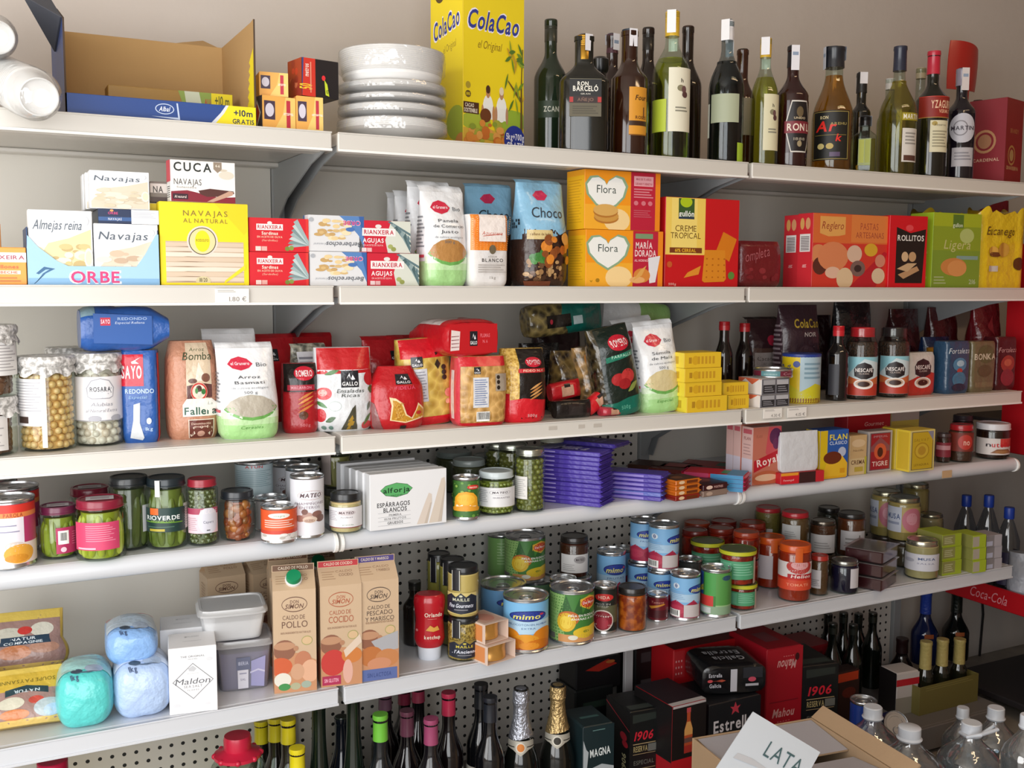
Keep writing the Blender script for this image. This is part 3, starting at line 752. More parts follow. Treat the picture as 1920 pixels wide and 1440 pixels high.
for nm, lb, v, r_, dp in (('plate_pack', 'wrapped pack of white plates at the bottom of the plate stack', 217, 1.0, 0), ('plate_pack', 'wrapped pack of white plates, second from the bottom of the stack', 190, .98, 0), ('plate_pack', 'wrapped pack of white plates, third from the bottom of the stack', 171, .97, 0), ('plate_pack', 'wrapped pack of white plates just under the pack of deep bowls', 147, .98, 0), ('bowl_pack', 'tall wrapped pack of white ribbed bowls on top of the plates', 82, .965, 1)):
    zt = zat(px, py-rr, v); platepack(nm, lb, zz, zt-zz-.0015, rr*r_, 0, dp); zz = zt
# big yellow cocoa box
W = .168; D = .118; H = .37; rot = radians(12); bf = .12; lx = xat(868, bf, z1+.1)
cx, cy = lx+cos(rot)*W/2-sin(rot)*D/2, bf+sin(rot)*W/2+cos(rot)*D/2
ppl = []
for (x, c, hair) in ((.40, 'c08a5a', '4a2c1c'), (.62, 'b98a68', 'e8d8c0')):
    ppl += [E(x, .255, .085, .075, 'f4f4ee'), R(x-.075, .19, x+.075, .26, 'f0f0ea'), E(x, .345, .035, .035, c), E(x, .36, .036, .024, hair), E(x-.09, .22, .022, .05, c), E(x+.09, .22, .022, .05, c)]
fc = [R(0, .0, 1, 1, 'f2d81f'), R(0, 0, 1, .13, 'd8b040'), E(.2, .17, .25, .05, 'a8b83a'), E(.8, .2, .3, .06, '9ab53a'), T('ColaCao', .5, .745, .86, .115, 'f4f0ff', 'bi'), T('ColaCao', .5, .745, .83, .1, '2b3a94', 'bi'), T('el Original', .43, .61, .38, .045, '8a6a18', 'i'), E(.16, .915, .09, .06, '5a4418'), E(.16, .915, .075, .045, 'f2d81f'),
      E(.08, .37, .04, .02, 'b09a30'), E(.08, .32, .045, .02, '6a5420'), T('100%', .08, .32, .06, .015, 'f2d81f')]+ppl+[E(.36, .21, .09, .04, '6b3a1c'), R(.0, .21, .25, .275, '4a2a18'), T('CACAO', .1, .257, .14, .02, 'f4ead8'), T('SOSTENIBLE', .12, .228, .21, .022, 'f4ead8')]+blobs(46, .02, .02, .72, .17, .03, .075, ['c8702c', 'd88a3a', 'b05a24', 'a8a83c', 'e0a050', '8a9a34'], 7, .45)
fc += [Pg([(.93, .12), (.97, .12), (.955, .45), (.97, .62), (.955, .62), (.935, .4)], '6b5428'), Pg([(.95, .3), (.72, .42), (.72, .43), (.95, .33)], '6b5428')]
rn_ = random.Random(5)
for i in range(20): fc.append(leaf(rn_.choice((.93, .8, .74, .86, .96))+rn_.uniform(-.05, .05), rn_.uniform(.28, .62), .055, .014, rn_.uniform(-1.2, 1.2), rn_.choice(('6f8f2c', '8aa030', '55782a', 'c49a30'))))
fc += [E(.83, .085, .175, .085, '2b3a94', 30), T('5kg+700g', .84, .105, .3, .035, 'f4f4ff'), T('GRATIS', .84, .05, .28, .042, 'f4f4ff')]
lc = [R(0, 0, 1, 1, 'f2d81f'), T('ColaCao', .5, .73, .86, .11, 'f4f0ff', 'bi', 14), T('ColaCao', .5, .73, .82, .095, '2b3a94', 'bi', 14), T('el Original', .6, .6, .4, .04, 'a88a20', 'i', 14), R(.0, .93, .25, 1, 'c8382c'), E(.3, .93, .17, .07, '5a4418'), E(.3, .93, .14, .05, 'f2d81f'), E(.8, .16, .3, .1, 'a8b83a'), E(.95, .05, .18, .05, 'd8904a')]
carton('cocoa_box', 'large yellow cocoa powder carton with blue lettering on the top shelf', 'cocoa box', W, D, H, 'f2d81f', (cx, cy, z1), rot, front=fc, left=lc, c=.002)

# liquor bottles
WHT = 'e8e8ee'
amber = clear('b0501a', .05, .4); yg = clear('eeee8a', .05, .4); gold = clear('f4c868', .05, .4); dkamber = clear('6a2a10', .05, .4); ygr = clear('e8f088', .05, .4); pale = clear('d8d8a0', .05, .4)
def lb(label, u0, u1, vt, d, **kw):
    r, H, loc = fitc(u0, u1, vt, 1, d); nm = kw.pop('name', 'liquor_bottle')
    return bottle(nm, label, 'bottle', r, H, loc, kw.pop('col', 'e6eee6'), group='liquor bottles on the top shelf', **kw)
figs = [T('h', .5, .8, .1, .06, '4a4438'), E(.45, .68, .14, .05, '8a8468'), E(.58, .66, .1, .06, '6a4a4a'), E(.62, .58, .12, .05, '5a3a3a')]+lines(.25, .75, .3, .4, 2, '8a8878')
lb('dark green bottle half hidden behind the yellow cocoa box', 1000, 1062, 40, .22, dark='1c2a1c', cap=(.05, '2e3026', .015, 'plain'), labels=[(.30, .42, 110, '2a3a28', [T('ZCANA', .5, .5, .6, .3, 'c8c8b8')], 10)])
lb('squat black rum bottle with ribbed gold cap and black label', 1047, 1139, 70, .06, dark='12140f', rn=.02, s0=.6, n0=.78, sq=4, fl=.7, cap=(.052, 'b98a2c', .0165, 'metal'), strip=(WHT, .06, -150), turn=6,
   labels=[(.30, .62, 74, '0d0d0d', [R(0, .0, 1, .36, '5f5844'), R(0, .36, 1, .54, '2a1512'), R(0, .38, .12, .52, 'b02a26'), R(.88, .38, 1, .52, 'b02a26'), T('AÑEJO', .5, .45, .5, .08, '7a5a4a'), R(0, .99, 1, 1, 'a09a80'), T('RON', .42, .87, .34, .1, 'ece8dc'), T('BARCELÓ', .5, .74, .78, .13, 'ece8dc'), T('GRAN', .5, .6, .3, .035, 'c8c4b8')]+lines(.1, .9, .06, .3, 4, '4a4434'), 0)])
lb('black bottle with round black stopper behind the squat rum bottle', 1104, 1142, 110, .17, dark='100f0f', rn=.014, cap=(.035, '141414', .02, 'cork'))
lb('dark bottle with a plum capsule, back row between two rum bottles', 1118, 1172, 68, .27, dark='2a1410', cap=(.045, '4a2030', .014, 'capsule'), strip=(WHT, .04, 40))
lb('brown whisky bottle with orange neck band and orange label', 1143, 1212, 60, .06, dark='2e1408', s0=.62, n0=.78, rn=.018, cap=(.075, 'c8702c', .0165, 'capsule'), strip=(WHT, .065, -155), turn=2, e=.7,
   labels=[(.16, .54, 66, 'd9962c', [R(0, .0, 1, .02, '7a4a10'), R(.0, .2, 1, .3, '3a2210'), T('Four', .6, .78, .6, .1, '4a2a14', 'bi'), T('I', .75, .48, .06, .2, '5a2c28'), T('ROSES', .6, .37, .6, .06, '6a3a18')], 32)], extra=lambda root, r, H: (lambda g: (g.lathe([(.0172, H-.028), (.0178, H-.024), (.0178, H+.004), (.016, H+.0045), (0, H+.0045)], mat('24303e', .4), 20), g.build('cap_top', root)))(G()))
lb('dark brown bottle with a black cap, back row left of the tall clear liqueur', 1183, 1240, 55, .24, dark='1d0f0a', cap=(.055, '15120f', .0145, 'plain'))
lb('tall clear liqueur bottle with yellow-green drink, yellow cap and cream label', 1221, 1291, 25, .055, liquid=ygr, fill=.68, rn=.015, s0=.55, n0=.8, e=1.3, cap=(.055, 'dcb42e', .0165, 'plain'), strip=('f6f6f8', .085, 165), turn=8,
   labels=[(.18, .61, 84, 'e6e2cc', figs, 26), (.18, .4, 60, 'b8c83a', [], -52, 'back_label')])
lb('dark bottle in the back row behind the tall clear liqueur bottle', 1258, 1312, 52, .22, dark='1c120c', cap=(.05, '3a2018', .014, 'plain'))
lb('clear bottle with colourless drink and white strip over the cap', 1326, 1391, 42, .055, col='c8d0d2', liquid=clear('7c8890', .05, .4), fill=.72, rn=.0135, s0=.5, n0=.8, e=1.3, cap=(.045, 'e6e6ea', .0145, 'plain'), strip=('f6f6f8', .08, 160), labels=[(.28, .48, 100, 'a9b095', [], -4), (.18, .42, 18, 'e8e8e2', [], -72, 'back_label'), (.0, .14, 40, 'a8c83a', [], 62, 'foot_label')])
lb('brown-red bottle in the back row right of the clear white-capped bottle', 1362, 1412, 95, .2, dark='40200f', cap=(.05, '2a2018', .0135, 'plain'), labels=[(.3, .6, 90, 'a09488', [], 20)])
lb('slim bottle of yellow-green liqueur with yellow cap and cream label', 1404, 1456, 75, .06, liquid=yg, fill=.7, rn=.0125, s0=.5, n0=.8, e=1.3, cap=(.045, 'd8b030', .0135, 'plain'), strip=('eeeef2', .07, 170), turn=6, labels=[(.12, .56, 80, 'dcd6b4', figs, 32)])
def hexart():
    return [Pg([(.0, .5), (.22, 0), (.78, 0), (1, .5), (.78, 1), (.22, 1)], 'd8d4cc'), Pg([(.04, .5), (.24, .03), (.76, .03), (.96, .5), (.76, .97), (.24, .97)], '1a1416'), R(.0, .37, 1, .6, '7d2632'), T('RON LI', .52, .485, .86, .13, 'e8d8c8'), E(.5, .78, .12, .1, '6a5a40'), T('UNIDO', .5, .66, .4, .04, 'c8b898'), E(.5, .17, .08, .06, 'a09070'), T('1888', .5, .26, .4, .05, '9a9080')]
lb('dark red-brown rum bottle with a six-sided black label', 1452, 1511, 90, .055, dark='2b0c0c', s0=.6, n0=.78, rn=.0135, cap=(.05, '1b1a1e', .0145, 'capsule'), strip=(WHT, .06, 12), turn=6, e=.8, labels=[(.12, .55, 110, mat('2b0c0c', .1), hexart(), 24)])
lb('golden rum bottle with tall black cap and a black label with red script', 1520, 1596, 92, .06, liquid=gold, fill=.78, rn=.021, s0=.42, n0=.8, cap=(.05, '1c2028', .0235, 'capsule'), strip=('c8ccd6', .055, -70), turn=0, labels=[(.08, .48, 112, '12130f', [R(.03, .02, .97, .03, 'b09a50'), R(.03, .97, .97, .98, 'b09a50'), R(.03, .02, .05, .98, 'b09a50'), R(.95, .02, .97, .98, 'b09a50'), T('RON', .35, .86, .2, .06, 'd8c898'), T('Ar', .4, .68, .5, .2, 'e0281e', 'bi'), T('k', .72, .45, .14, .14, 'e0281e', 'bi'), E(.28, .28, .09, .06, 'c8b878'), E(.5, .28, .09, .06, 'b8a050'), R(.1, .5, .9, .51, '8a7a40'), R(.5, .07, .75, .16, '5a4a68'), T('AREHU', .7, .73, .4, .05, '9a8a50')], -6)])
lb('slim black bottle with a black cap and tax strip, left of the small flask', 1592, 1627, 140, .11, dark='0f1210', s0=.62, n0=.72, rn=.012, cap=(.05, '15161a', .0135, 'capsule'), strip=(WHT, .05, -160))
lb('small flask of yellow-green drink with black cap and white strip', 1598, 1640, 222, .055, name='small_flask', liquid=yg, fill=.62, rn=.0125, s0=.66, n0=.8, sq=5, fl=.7, cap=(.022, '101012', .0135, 'plain'), strip=(WHT, .042, -80), labels=[(.14, .62, 60, mat('8e9a2a', .2), [R(.06, .1, .46, .96, 'b8c040'), R(.54, .1, .94, .96, 'a0a838')], 10)])
lb('pale yellow bottle with a white strip, back row left of the vermouth', 1640, 1684, 150, .22, liquid=yg, fill=.7, rn=.012, cap=(.03, 'e4e4e8', .013, 'plain'))
lb('yellow-green vermouth bottle with a dark blue cap', 1645, 1713, 90, .06, liquid=clear('eee28a', .05, .4), fill=.74, rn=.0145, s0=.48, n0=.78, cap=(.062, '23293e', .0165, 'capsule'), turn=10, labels=[(.10, .36, 62, 'dad6cf', [R(.1, .04, .9, .2, '5a3a30')]+lines(.15, .85, .5, .9, 4, '9a9690'), 36), (.42, .48, 70, mat('a89a30', .2), [T('MARTINI', .5, .5, .9, .6, 'f0ecd8')], 38, 'lettering')])
lb('yellowish bottle in the back row between vermouth and red-capped bottle', 1694, 1742, 130, .25, liquid=yg, fill=.72, rn=.013, cap=(.03, 'b0a488', .014, 'plain'))
lb('dark vermouth bottle with a bright red capsule and red neck label', 1712, 1771, 99, .06, dark='14150e', s0=.62, n0=.76, rn=.015, e=.8, cap=(.06, 'c0223c', .0165, 'capsule'), turn=8, labels=[(.47, .64, 150, '8e2018', [T('YZAGUIRRE', .62, .62, .62, .34, 'f2c8a8', 'b'), T('VERMUT', .66, .3, .34, .16, 'e8b090'), R(0, .0, 1, .03, 'c8a050'), R(0, .97, 1, 1, 'd04030')], 18), (.2, .45, 74, 'ded8b8', [E(.2, .9, .13, .07, 'b09a50'), T('Reserva', .5, .86, .6, .07, '6a6048', 'i')]+lines(.12, .88, .14, .7, 6, 'a09a80'), 26)])
lb('black vermouth bottle with a round white label', 1770, 1822, 132, .06, dark='15101a', s0=.62, n0=.76, rn=.0145, e=.8, cap=(.045, '8a8290', .0165, 'capsule'), strip=('d8d0d0', .06, 20), turn=6, labels=[(.33, .6, 112, mat('15101a', .1), [E(.5, .5, .49, .49, 'c4c4ce', 32), E(.42, .5, .26, .26, '8a8890', 28), E(.42, .5, .22, .22, 'c4c4ce', 28), T('MARTINI', .52, .5, .86, .13, '3a3440')], 4), (.12, .29, 90, 'b9b6bc', lines(.12, .88, .3, .8, 3, '8a8890'), 10, 'lower_label')])
lb('brown bottle squeezed between black vermouth and the dark red box', 1806, 1846, 190, .2, dark='4a2216', cap=(.03, '3a1a14', .013, 'plain'), labels=[(.3, .6, 100, '7a3a28', [E(.5, .5, .3, .3, 'a88058')], 10)])
fb = [R(0, 0, 1, 1, '8a2420'), E(.38, .33, .22, .12, 'b08048'), E(.38, .33, .18, .095, '8a2420'), E(.38, .33, .12, .07, 'b08a58'), T('GRAN RESERVA', .45, .18, .7, .04, 'c8a070'), T('BRANDY', .5, .62, .5, .05, 'a86840')]
carton('brandy_box', 'dark red gift box with gold medallions at the right end of the top shelf', 'gift box', .105, .105, .27*.85, '84242c', (xat(1883, .03, z1+.1)+.052-.02, .085, z1), radians(14), front=fb, left=[R(0, 0, 1, 1, '8a2832'), E(.45, .5, .3, .14, 'b88860'), E(.45, .5, .24, .11, '84242c'), E(.45, .5, .18, .085, 'a87858'), T('CARDENAL', .5, .28, .7, .035, 'd0a890')])
# curved red plastic sheet
p = ony(1816, 125, .30); g = G(); n = 10; vs = []; w = 40*dep(p)/FPX; h = 44*dep(p)/FPX
for q in (0, .003):
    for j in range(n+1):
        for i in range(n+1):
            x = -1+2*i/n; y = -1+2*j/n; x2 = x*(1-.06*y*y)+.06*y; y2 = y*(1-.05*x*x)-.12*x*(y > 0)
            vs.append((w*x2, .02*x*x+q, h*y2))
M_ = (n+1)*(n+1); fs = [(b+j*(n+1)+i, b+j*(n+1)+i+1, b+(j+1)*(n+1)+i+1, b+(j+1)*(n+1)+i) for b in (0, M_) for j in range(n) for i in range(n)]
bd = [i for i in range(n+1)]+[j*(n+1)+n for j in range(1, n+1)]+[n*(n+1)+i for i in range(n-1, -1, -1)]+[j*(n+1) for j in range(n-1, 0, -1)]
fs += [(bd[i], bd[(i+1) % len(bd)], bd[(i+1) % len(bd)]+M_, bd[i]+M_) for i in range(len(bd))]
g.add(vs, fs, mat('b3241c', .35, 0, 0, 60, .2), True)
rp = thing('dustpan', 'red curved plastic dustpan blade standing behind the black vermouth bottle', 'dustpan', (p.x, p.y, p.z)); g.build('blade', rp)
g = G(); g.tube([(0, .008, -h*.9), (.0, .012, z1-p.z)], .011, mat('a8221a', .4), 12); g.build('handle', rp)
# ------------------------------------------------------------------ second shelf
K2 = 2; z2 = SZ[2]
clam = ['e8d9a8', 'f0e2b8', 'd8c388', 'f4ead0', 'c8b078', 'e0cc98']; razor = ['e6d2bc', 'd8bfa4', 'f0e2d2', 'c9ae94', 'e9dccb']
pbox('canned_fish_box', 'orange fish can box cut off at the left photo edge', 'fish can box', -70, 50, 463, 'f4a64a', 2, .02, D=.06, front=[R(0, .6, 1, .86, 'f6f0ea'), T('RIANXEIRA', .6, .73, .74, .1, 'b04a60'), T('Mejillones', .62, .48, .5, .09, 'd8643a'), R(.3, .28, .9, .38, 'f6e2d0'), T('ESCABECHE', .6, .33, .5, .06, 'c85a3a')]+lines(.3, .9, .06, .22, 2, 'c87a3a'))
pbox('canned_fish_box', 'orange box standing at the back left of the second shelf', 'fish can box', -60, 3, 418, 'e8a050', 2, .12, D=.06)
# blue display tray of clam boxes
X0, X1 = xat(52, .015, z2+.02), xat(299, .015, z2+.02); W = X1-X0; D = .13; hf = zat(X0, .015, 425)-z2
blu = card('9cc4e4'); tr = thing('display_tray', 'pale blue display tray holding white clam boxes on the second shelf', 'cardboard tray', ((X0+X1)/2, .015+D/2, z2))
hl = zat(X0, .015, 498)-z2; g = G()
prof = [(-W/2, 0), (W/2, 0), (W/2, hf*.92), (W/2-.004, hf*.92), (W*.39, hf*.55), (W*.32, hl), (-W*.2, hl), (-W*.28, hl*1.25), (-W*.42, hl*2.0), (-W*.495, hl*2.6), (-W/2, hf*.62)]
L = len(prof); vs = [(x, -D/2+e, z) for e in (0, .0025) for x, z in prof]
g.add(vs, [tuple(range(L)), tuple(range(2*L-1, L-1, -1))]+[(j, (j+1) % L, L+(j+1) % L, L+j) for j in range(L)], card('a6cfea'))
fm = lambda s, t, o: (-W/2+s*W, -D/2-o, t*hl)
art(g, fm, [R(0, 0, 1, .35, '86b4da'), T('ORBE', .5, .42, .4, .68, 'f6f0f4'), T('ORBE', .5, .42, .37, .58, 'd23a78'), Pg([(.04, .05), (.13, .6), (.2, .85), (.12, .95), (.06, .6), (.08, .55), (.13, .8), (.16, .82), (.11, .6), (.05, .05)], '3a6a94')], (W, hl)); g.build('front_panel', tr)
g = G(); g.box((-W/2, -D/2+.003, 0), (W/2, D/2, .002), card('d8d2c8')); g.build('tray_floor', tr)
for x in (-W/2, W/2-.002):
    g = G(); g.box((x, -D/2+.003, 0), (x+.002, D/2, hf), card('2c4a74'), .0006); g.build('side_panel', tr)
def navaja(title, seed, cols):
    return [R(0, 0, 1, 1, 'f6f8fa')]+[Pg([(.02, .02), (.98, .02), (.98, .75), (.62, .62), (.3, .55), (.02, .2)], cols[0])]+blobs(34, .12, .06, .9, .52, .05, .13, cols, seed, .55)+[E(.93, .35, .07, .14, 'e9ebda'), E(.93, .35, .05, .1, 'd8e0c0'), T(title, .46, .80, .76, .13, '56616e', 'i'), E(.9, .86, .045, .06, 'c9ced4'), E(.9, .86, .037, .05, 'f6f8fa')]
zt2 = z2+.0025
def inbox(u0, u1, vt, vb, art_, label, d=.0185, left=()):
    zb = zat(xat(u0, d, z2), d, vb) if vb else zt2
    W_, H_, loc = fit(u0, u1, vt, None, d, None, max(zb, zt2), .032)
    return carton('clam_box', label, 'clam box', W_, .032, H_, 'f4f6f8', loc, 0, 'white clam boxes around the pale blue tray', front=art_, left=left), loc[2]+H_
o, ta = inbox(54, 174, 394, None, navaja('Almejas reina', 3, clam)+[R(.34, .03, .52, .13, 'e4d8c8'), T('BE', .42, .07, .13, .07, 'c04a7a'), E(.42, .16, .08, .04, '6a86b0'), R(.82, .04, .93, .14, 'eee6d2')], 'white clam box with yellow clams in the left half of the blue tray')
o, tb_ = inbox(177, 297, 420, None, navaja('Navajas', 5, razor), 'white razor clam box in the right half of the blue tray')
W_, H_, loc = fit(184, 298, 393, None, .022, None, tb_+.0006, .105)
carton('clam_box', 'razor clam box lying flat, its dark blue edge showing, on the boxes in the tray', 'clam box', W_, .105, H_, '24364e', loc, 0, 'white clam boxes around the pale blue tray', front=[R(0, 0, .54, 1, '1e2f52'), R(.54, 0, 1, 1, 'f2f2f4'), T('NAVAJAS', .27, .35, .22, .2, 'd8dce8'), R(.0, .18, .54, .45, '3a5f96'), T('NAVAJAS', .27, .31, .22, .16, 'd8dce8'), T('ORBE', .24, .72, .16, .16, 'd04a80'), E(.22, .9, .03, .08, 'e8a060')]+lines(.57, .95, .4, .85, 4, 'c8c8d0'))
tt = loc[2]+H_
for i, (ua, ub, vt, dd, lb) in enumerate(((168, 280, 321, .026, 'white razor clam box standing front on top of the tray stack'), (160, 270, 326, .060, 'white razor clam box standing second on top of the tray stack'), (155, 262, 329, .094, 'white razor clam box standing third on top of the tray stack'))):
    W_, H_, loc = fit(ua, ub, vt, None, dd, None, tt+.0006, .032)
    carton('clam_box', lb, 'clam box', W_, .032, H_, 'f2f4f6', loc, 0, 'white clam boxes around the pale blue tray', front=navaja('Navajas', 9, ['ded2bc', 'cfc0a6', 'e9dfcd', 'd8ccb0']))
# yellow razor clam boxes with window
def rodolfo():
    o = [R(0, 0, 1, 1, 'f8e01c'), Pg([(.62, 1), (.95, .62), (.985, .66), (.985, 1)], 'f0d41a'), R(.06, .03, .94, .53, 'cdb49a')]
    for i in range(8):
        y = .045+.06*i; o += [Pg([(.06, y), (.94, y+.004), (.94, y+.05), (.6, y+.056), (.3, y+.05), (.06, y+.053)], ('e2d0bc', 'd9c4ac', 'eadccb')[i % 3]), Pg([(.07+.09*(i % 3), y+.002), (.3+.1*(i % 3), y-.004), (.5, y), (.3, y+.005)], '8a7058')]
    o += [E(.47, .535, .175, .185, 'e9d8cc', 28), E(.47, .535, .155, .165, '4a4430', 28), E(.47, .535, .145, .155, 'ecd9a0', 28), E(.47, .535, .085, .13, 'f8e01c'), T('RODOLFO', .47, .545, .14, .03, '8a7a20'), T('NAVAJAS', .51, .87, .5, .065, '8a7430', 'w'), T('AL NATURAL', .51, .78, .5, .05, '8a7430', 'w'), E(.47, .05, .085, .06, 'd8cba0'), T('18/20', .47, .065, .09, .045, '5a5030'),
          Pg([(.7, .01), (.96, .2), (.96, .26), (.72, .06)], 'f0dc30'), R(.06, .005, .94, .028, 'f8e01c')]
    return o
W_, H_, loc = fit(300, 466, 380, 2, .02, D=.028)
carton('razor_clam_box', 'yellow razor clam box with a window, front one of two', 'clam box', W_, .028, H_, 'f8e01c', loc, 0, 'yellow razor clam boxes', front=rodolfo()); ty = loc[2]+H_
carton('razor_clam_box', 'yellow razor clam box half hidden behind the front yellow one', 'clam box', W_, .028, H_*.985, 'f0d41a', (loc[0]-.022, loc[1]+.032, z2), 0, 'yellow razor clam boxes', front=[R(0, 0, 1, 1, 'f0d41a')])
W_, H_, loc = fit(318, 441, 302, None, .022, None, ty+.0006, .03)
carton('razor_clam_box', 'white and wine-red clam box standing on the yellow boxes', 'clam box', W_, .03, H_, 'f4f0ec', loc, radians(3), front=[R(0, 0, 1, 1, 'f6f3ef'), Pg([(0, 0), (1, 0), (1, .16), (.75, .13), (.5, .2), (.25, .28), (0, .24)], '8a2838'), T('CUCA', .34, .84, .58, .2, '2b3230', 'bw'), E(.78, .8, .1, .03, 'd8ccb8'), Pg([(.66, .99), (.79, .99), (.79, .82), (.725, .73), (.66, .82)], '9a8a78'), T('4-6', .725, .9, .07, .06, 'f0e8d8'), T('NAVAJAS', .26, .48, .42, .14, '3a3634', ''), Pg([(.42, .28), (.6, .34), (.97, .3), (.98, .24), (.8, .16), (.55, .14), (.45, .2)], '5a3430'), Pg([(.55, .02), (.9, .3), (.97, .28), (.95, .2), (.65, .02)], 'c9a08a'), R(.03, .06, .26, .19, '3a2630'), T('Al natural', .145, .12, .18, .06, 'e8d8d0'), T('Solenidos', .24, .35, .3, .04, 'b0a8a0'), E(.86, .68, .12, .1, 'e4dccb')], left=[R(0, .48, 1, 1, 'd84858'), R(.1, .06, .9, .45, 'f0f0ee')]+[R(.15, .1+.05*i, .85, .12+.05*i, '444444') for i in range(6)])
W_, H_, loc = fit(286, 330, 341, None, .055, None, ty-.001+.0016, .03)
carton('razor_clam_box', 'grey clam box peeping out left behind the white and wine-red one', 'clam box', .11, .03, H_, '8a8078', (loc[0]+.03, loc[1], loc[2]), 0, front=[R(0, 0, 1, .25, '5a4a48'), R(.0, .45, .3, .9, 'e8e0da'), T('NA', .13, .62, .16, .3, '5a5450')])
# sardine, cockle and garfish tins in boxes
def sard():
    o = [R(0, 0, 1, 1, 'd81e2c'), Pg([(.95, 0), (1, 0), (1, 1), (.95, 1)], 'e23a34')]
    for i in range(7):
        a = .5+.42*i; cx, cy = .98, .3
        o.append(Pg([(1.0, .2), (.62+.02*i, .12+.13*i), (.66+.025*i, .2+.13*i), (1.0, .34)], ('9fb3b4', '7f9698', 'c0cfcf')[i % 3]))
    o += [E(.63, .1, .04, .07, '7a8a3a'), E(.70, .12, .04, .07, '8a9a48'), R(.12, .64, .56, .82, 'f4f0ee'), E(.34, .85, .04, .05, 'e8e4e0'), T('RIANXEIRA', .34, .73, .4, .11, 'c01e2c'), T('Sardinas', .34, .55, .27, .09, 'f8e8d8'), T('EN ACETE DE OLIVA', .34, .44, .42, .055, 'f4c0a8'), T('(Sardinillas)', .34, .34, .26, .055, 'f4c0a8', 'i'), R(.1, .03, .19, .16, 'f0d8d0'), R(.2, .03, .29, .16, 'e8b0a8')]
    return o
def orbe():
    b = [R(0, 0, 1, 1, 'dfe0e2'), Pg([(.55, 1), (1, 1), (1, .1), (.9, .45), (.75, .72)], '5a86c0'), Pg([(.9, 1), (1, 1), (1, .3), (.95, .6)], '3a62a4')]+blobs(30, .08, .32, .72, .86, .04, .09, ['e8cf9a', 'd8b880', 'f0deb8', 'c9a46a'], 6, .9)
    b += [T('ORBE', .77, .8, .32, .13, 'f0e6f0', 'b', 180), T('ORBE', .77, .8, .31, .11, 'd2448a', 'b', 180), E(.74, .62, .08, .06, '4a76b8'), T('Berberechos', .62, .2, .62, .13, '3d4450', 'i', 180), T('al natural', .2, .2, .22, .06, 'a8acb4', 'i', 180), E(.05, .87, .04, .06, 'b0b4ba')]
    return b
def aguj():
    o = [R(0, 0, 1, 1, 'cf2038'), Pg([(.62, 1), (1, 1), (1, 0), (.55, 0), (.5, .4)], 'd8dcd0')]
    for i in range(7): o.append(Pg([(.55+.06*i, .96-.09*i), (.6+.06*i, .99-.07*i), (1.05, .62-.14*i), (1.05, .54-.14*i)], ('5f7a80', '8fa4a6', '4a6468')[i % 3]))
    o += [E(.6, .2, .05, .07, 'a8b06a'), E(.66, .12, .05, .07, '98a058'), R(.06, .52, .7, .76, 'f4f0ee'), E(.37, .82, .06, .06, 'e8e4e0'), T('RIANXEIRA', .38, .64, .57, .13, 'c01e3c'), T('AGUJAS', .27, .38, .4, .13, 'fbeeee'), T('EN ACEITE DE OLIVA', .27, .23, .38, .05, 'f0b8b8'), R(.05, .03, .14, .15, 'f0d8d8'), R(.15, .03, .24, .15, 'e8b8b8')]
    return o
gr = 'boxed fish tins standing in twos'
for (u0, u1, vlow, vtop, d, fn, nm, D, col) in ((468, 579, 473, 409, .02, sard, 'red sardine tin box with fanned sardines', .03, 'd81e2c'), (581, 688, 472, 404, .022, orbe, 'pale cockle tin box with upside-down print', .032, 'e4e4e6'), (689, 786, 475, 414, .022, aguj, 'dark red garfish tin box with grey-green fish', .03, 'cf2038')):
    lf = [R(0, 0, 1, 1, 'e24a50'), R(.2, .1, .8, .7, 'f2c8c8')] if fn is sard else [R(0, 0, 1, 1, 'f2f2f4'), R(0, .0, .3, 1, '4a76b8')] if fn is orbe else ()
    o, t = pbox('canned_fish_box', nm+', lower of the two', 'fish can box', u0, u1, vlow, col, 2, d, D=D, front=fn(), left=lf, group=gr)
    o, t_ = pbox('canned_fish_box', nm+', upper of the two', 'fish can box', u0-(1 if fn is sard else 3 if fn is orbe else 16), u1-(0 if fn is sard else 5 if fn is orbe else 16), vtop, col, None, d+.004, zb=t+.0006, D=D, front=fn(), left=lf, group=gr)
    for i in (1,):
        carton('canned_fish_box', nm.split(' with')[0]+', behind the stack of two at the back', 'fish can box', .1, D, t-z2, col, (o.location.x, o.location.y+D+.012, z2), 0, gr)
# bags on this shelf
silver = mat('eef0f2', .28, 0, .45, 34, .4)
def granero(l1, l2, l3, l4, fillc, low='a8d890'):
    o = [R(0, 0, 1, .17, low), R(0, .17, 1, .24, 'c2e6ae'), R(0, .24, 1, .31, 'ddf0d2'), Pg([(.04, .34), (.14, .43), (.3, .48), (.5, .5), (.7, .48), (.86, .43), (.97, .35), (.86, .27), (.7, .23), (.5, .215), (.3, .235), (.14, .28)], '6fae58'), Pg([(.05, .35), (.14, .43), (.3, .48), (.5, .5), (.7, .48), (.86, .43), (.97, .36), (.86, .3), (.7, .265), (.5, .25), (.3, .27), (.14, .31)], fillc)]
    o += [Pg([(.14, .83), (.22, .885), (.36, .91), (.5, .885), (.6, .83), (.52, .785), (.37, .76), (.22, .785)], 'cf2342'), T('el Granero', .37, .835, .34, .032, 'f8e0e4'), T('Bio', .76, .82, .2, .042, '5d6166', '')]
    y = .69
    for t in (l1, l2, l3):
        if t: o.append(T(t, .5, y, min(.07*len(t)+.06, .72), .032, '3c4046', '')); y -= .058
    o += [T('de cultivo ecológico', .5, y, .66, .022, '8a8e94', ''), T('500 g', .5, y-.05, .24, .028, '6a6e74', '')]
    if l4: o.append(T(l4, .5, .14, .4, .03, '5f9a4a', 'i'))
    return o
gl = [R(0, 0, 1, .26, 'b2dc9c')]+lines(.2, .8, .4, .75, 9, '8a8e94')+[R(.25, .3, .8, .33, 'd04a5a')]
kw = dict(tb=.62, b1=.05, wr=.0035, belly=.08, left=gl)
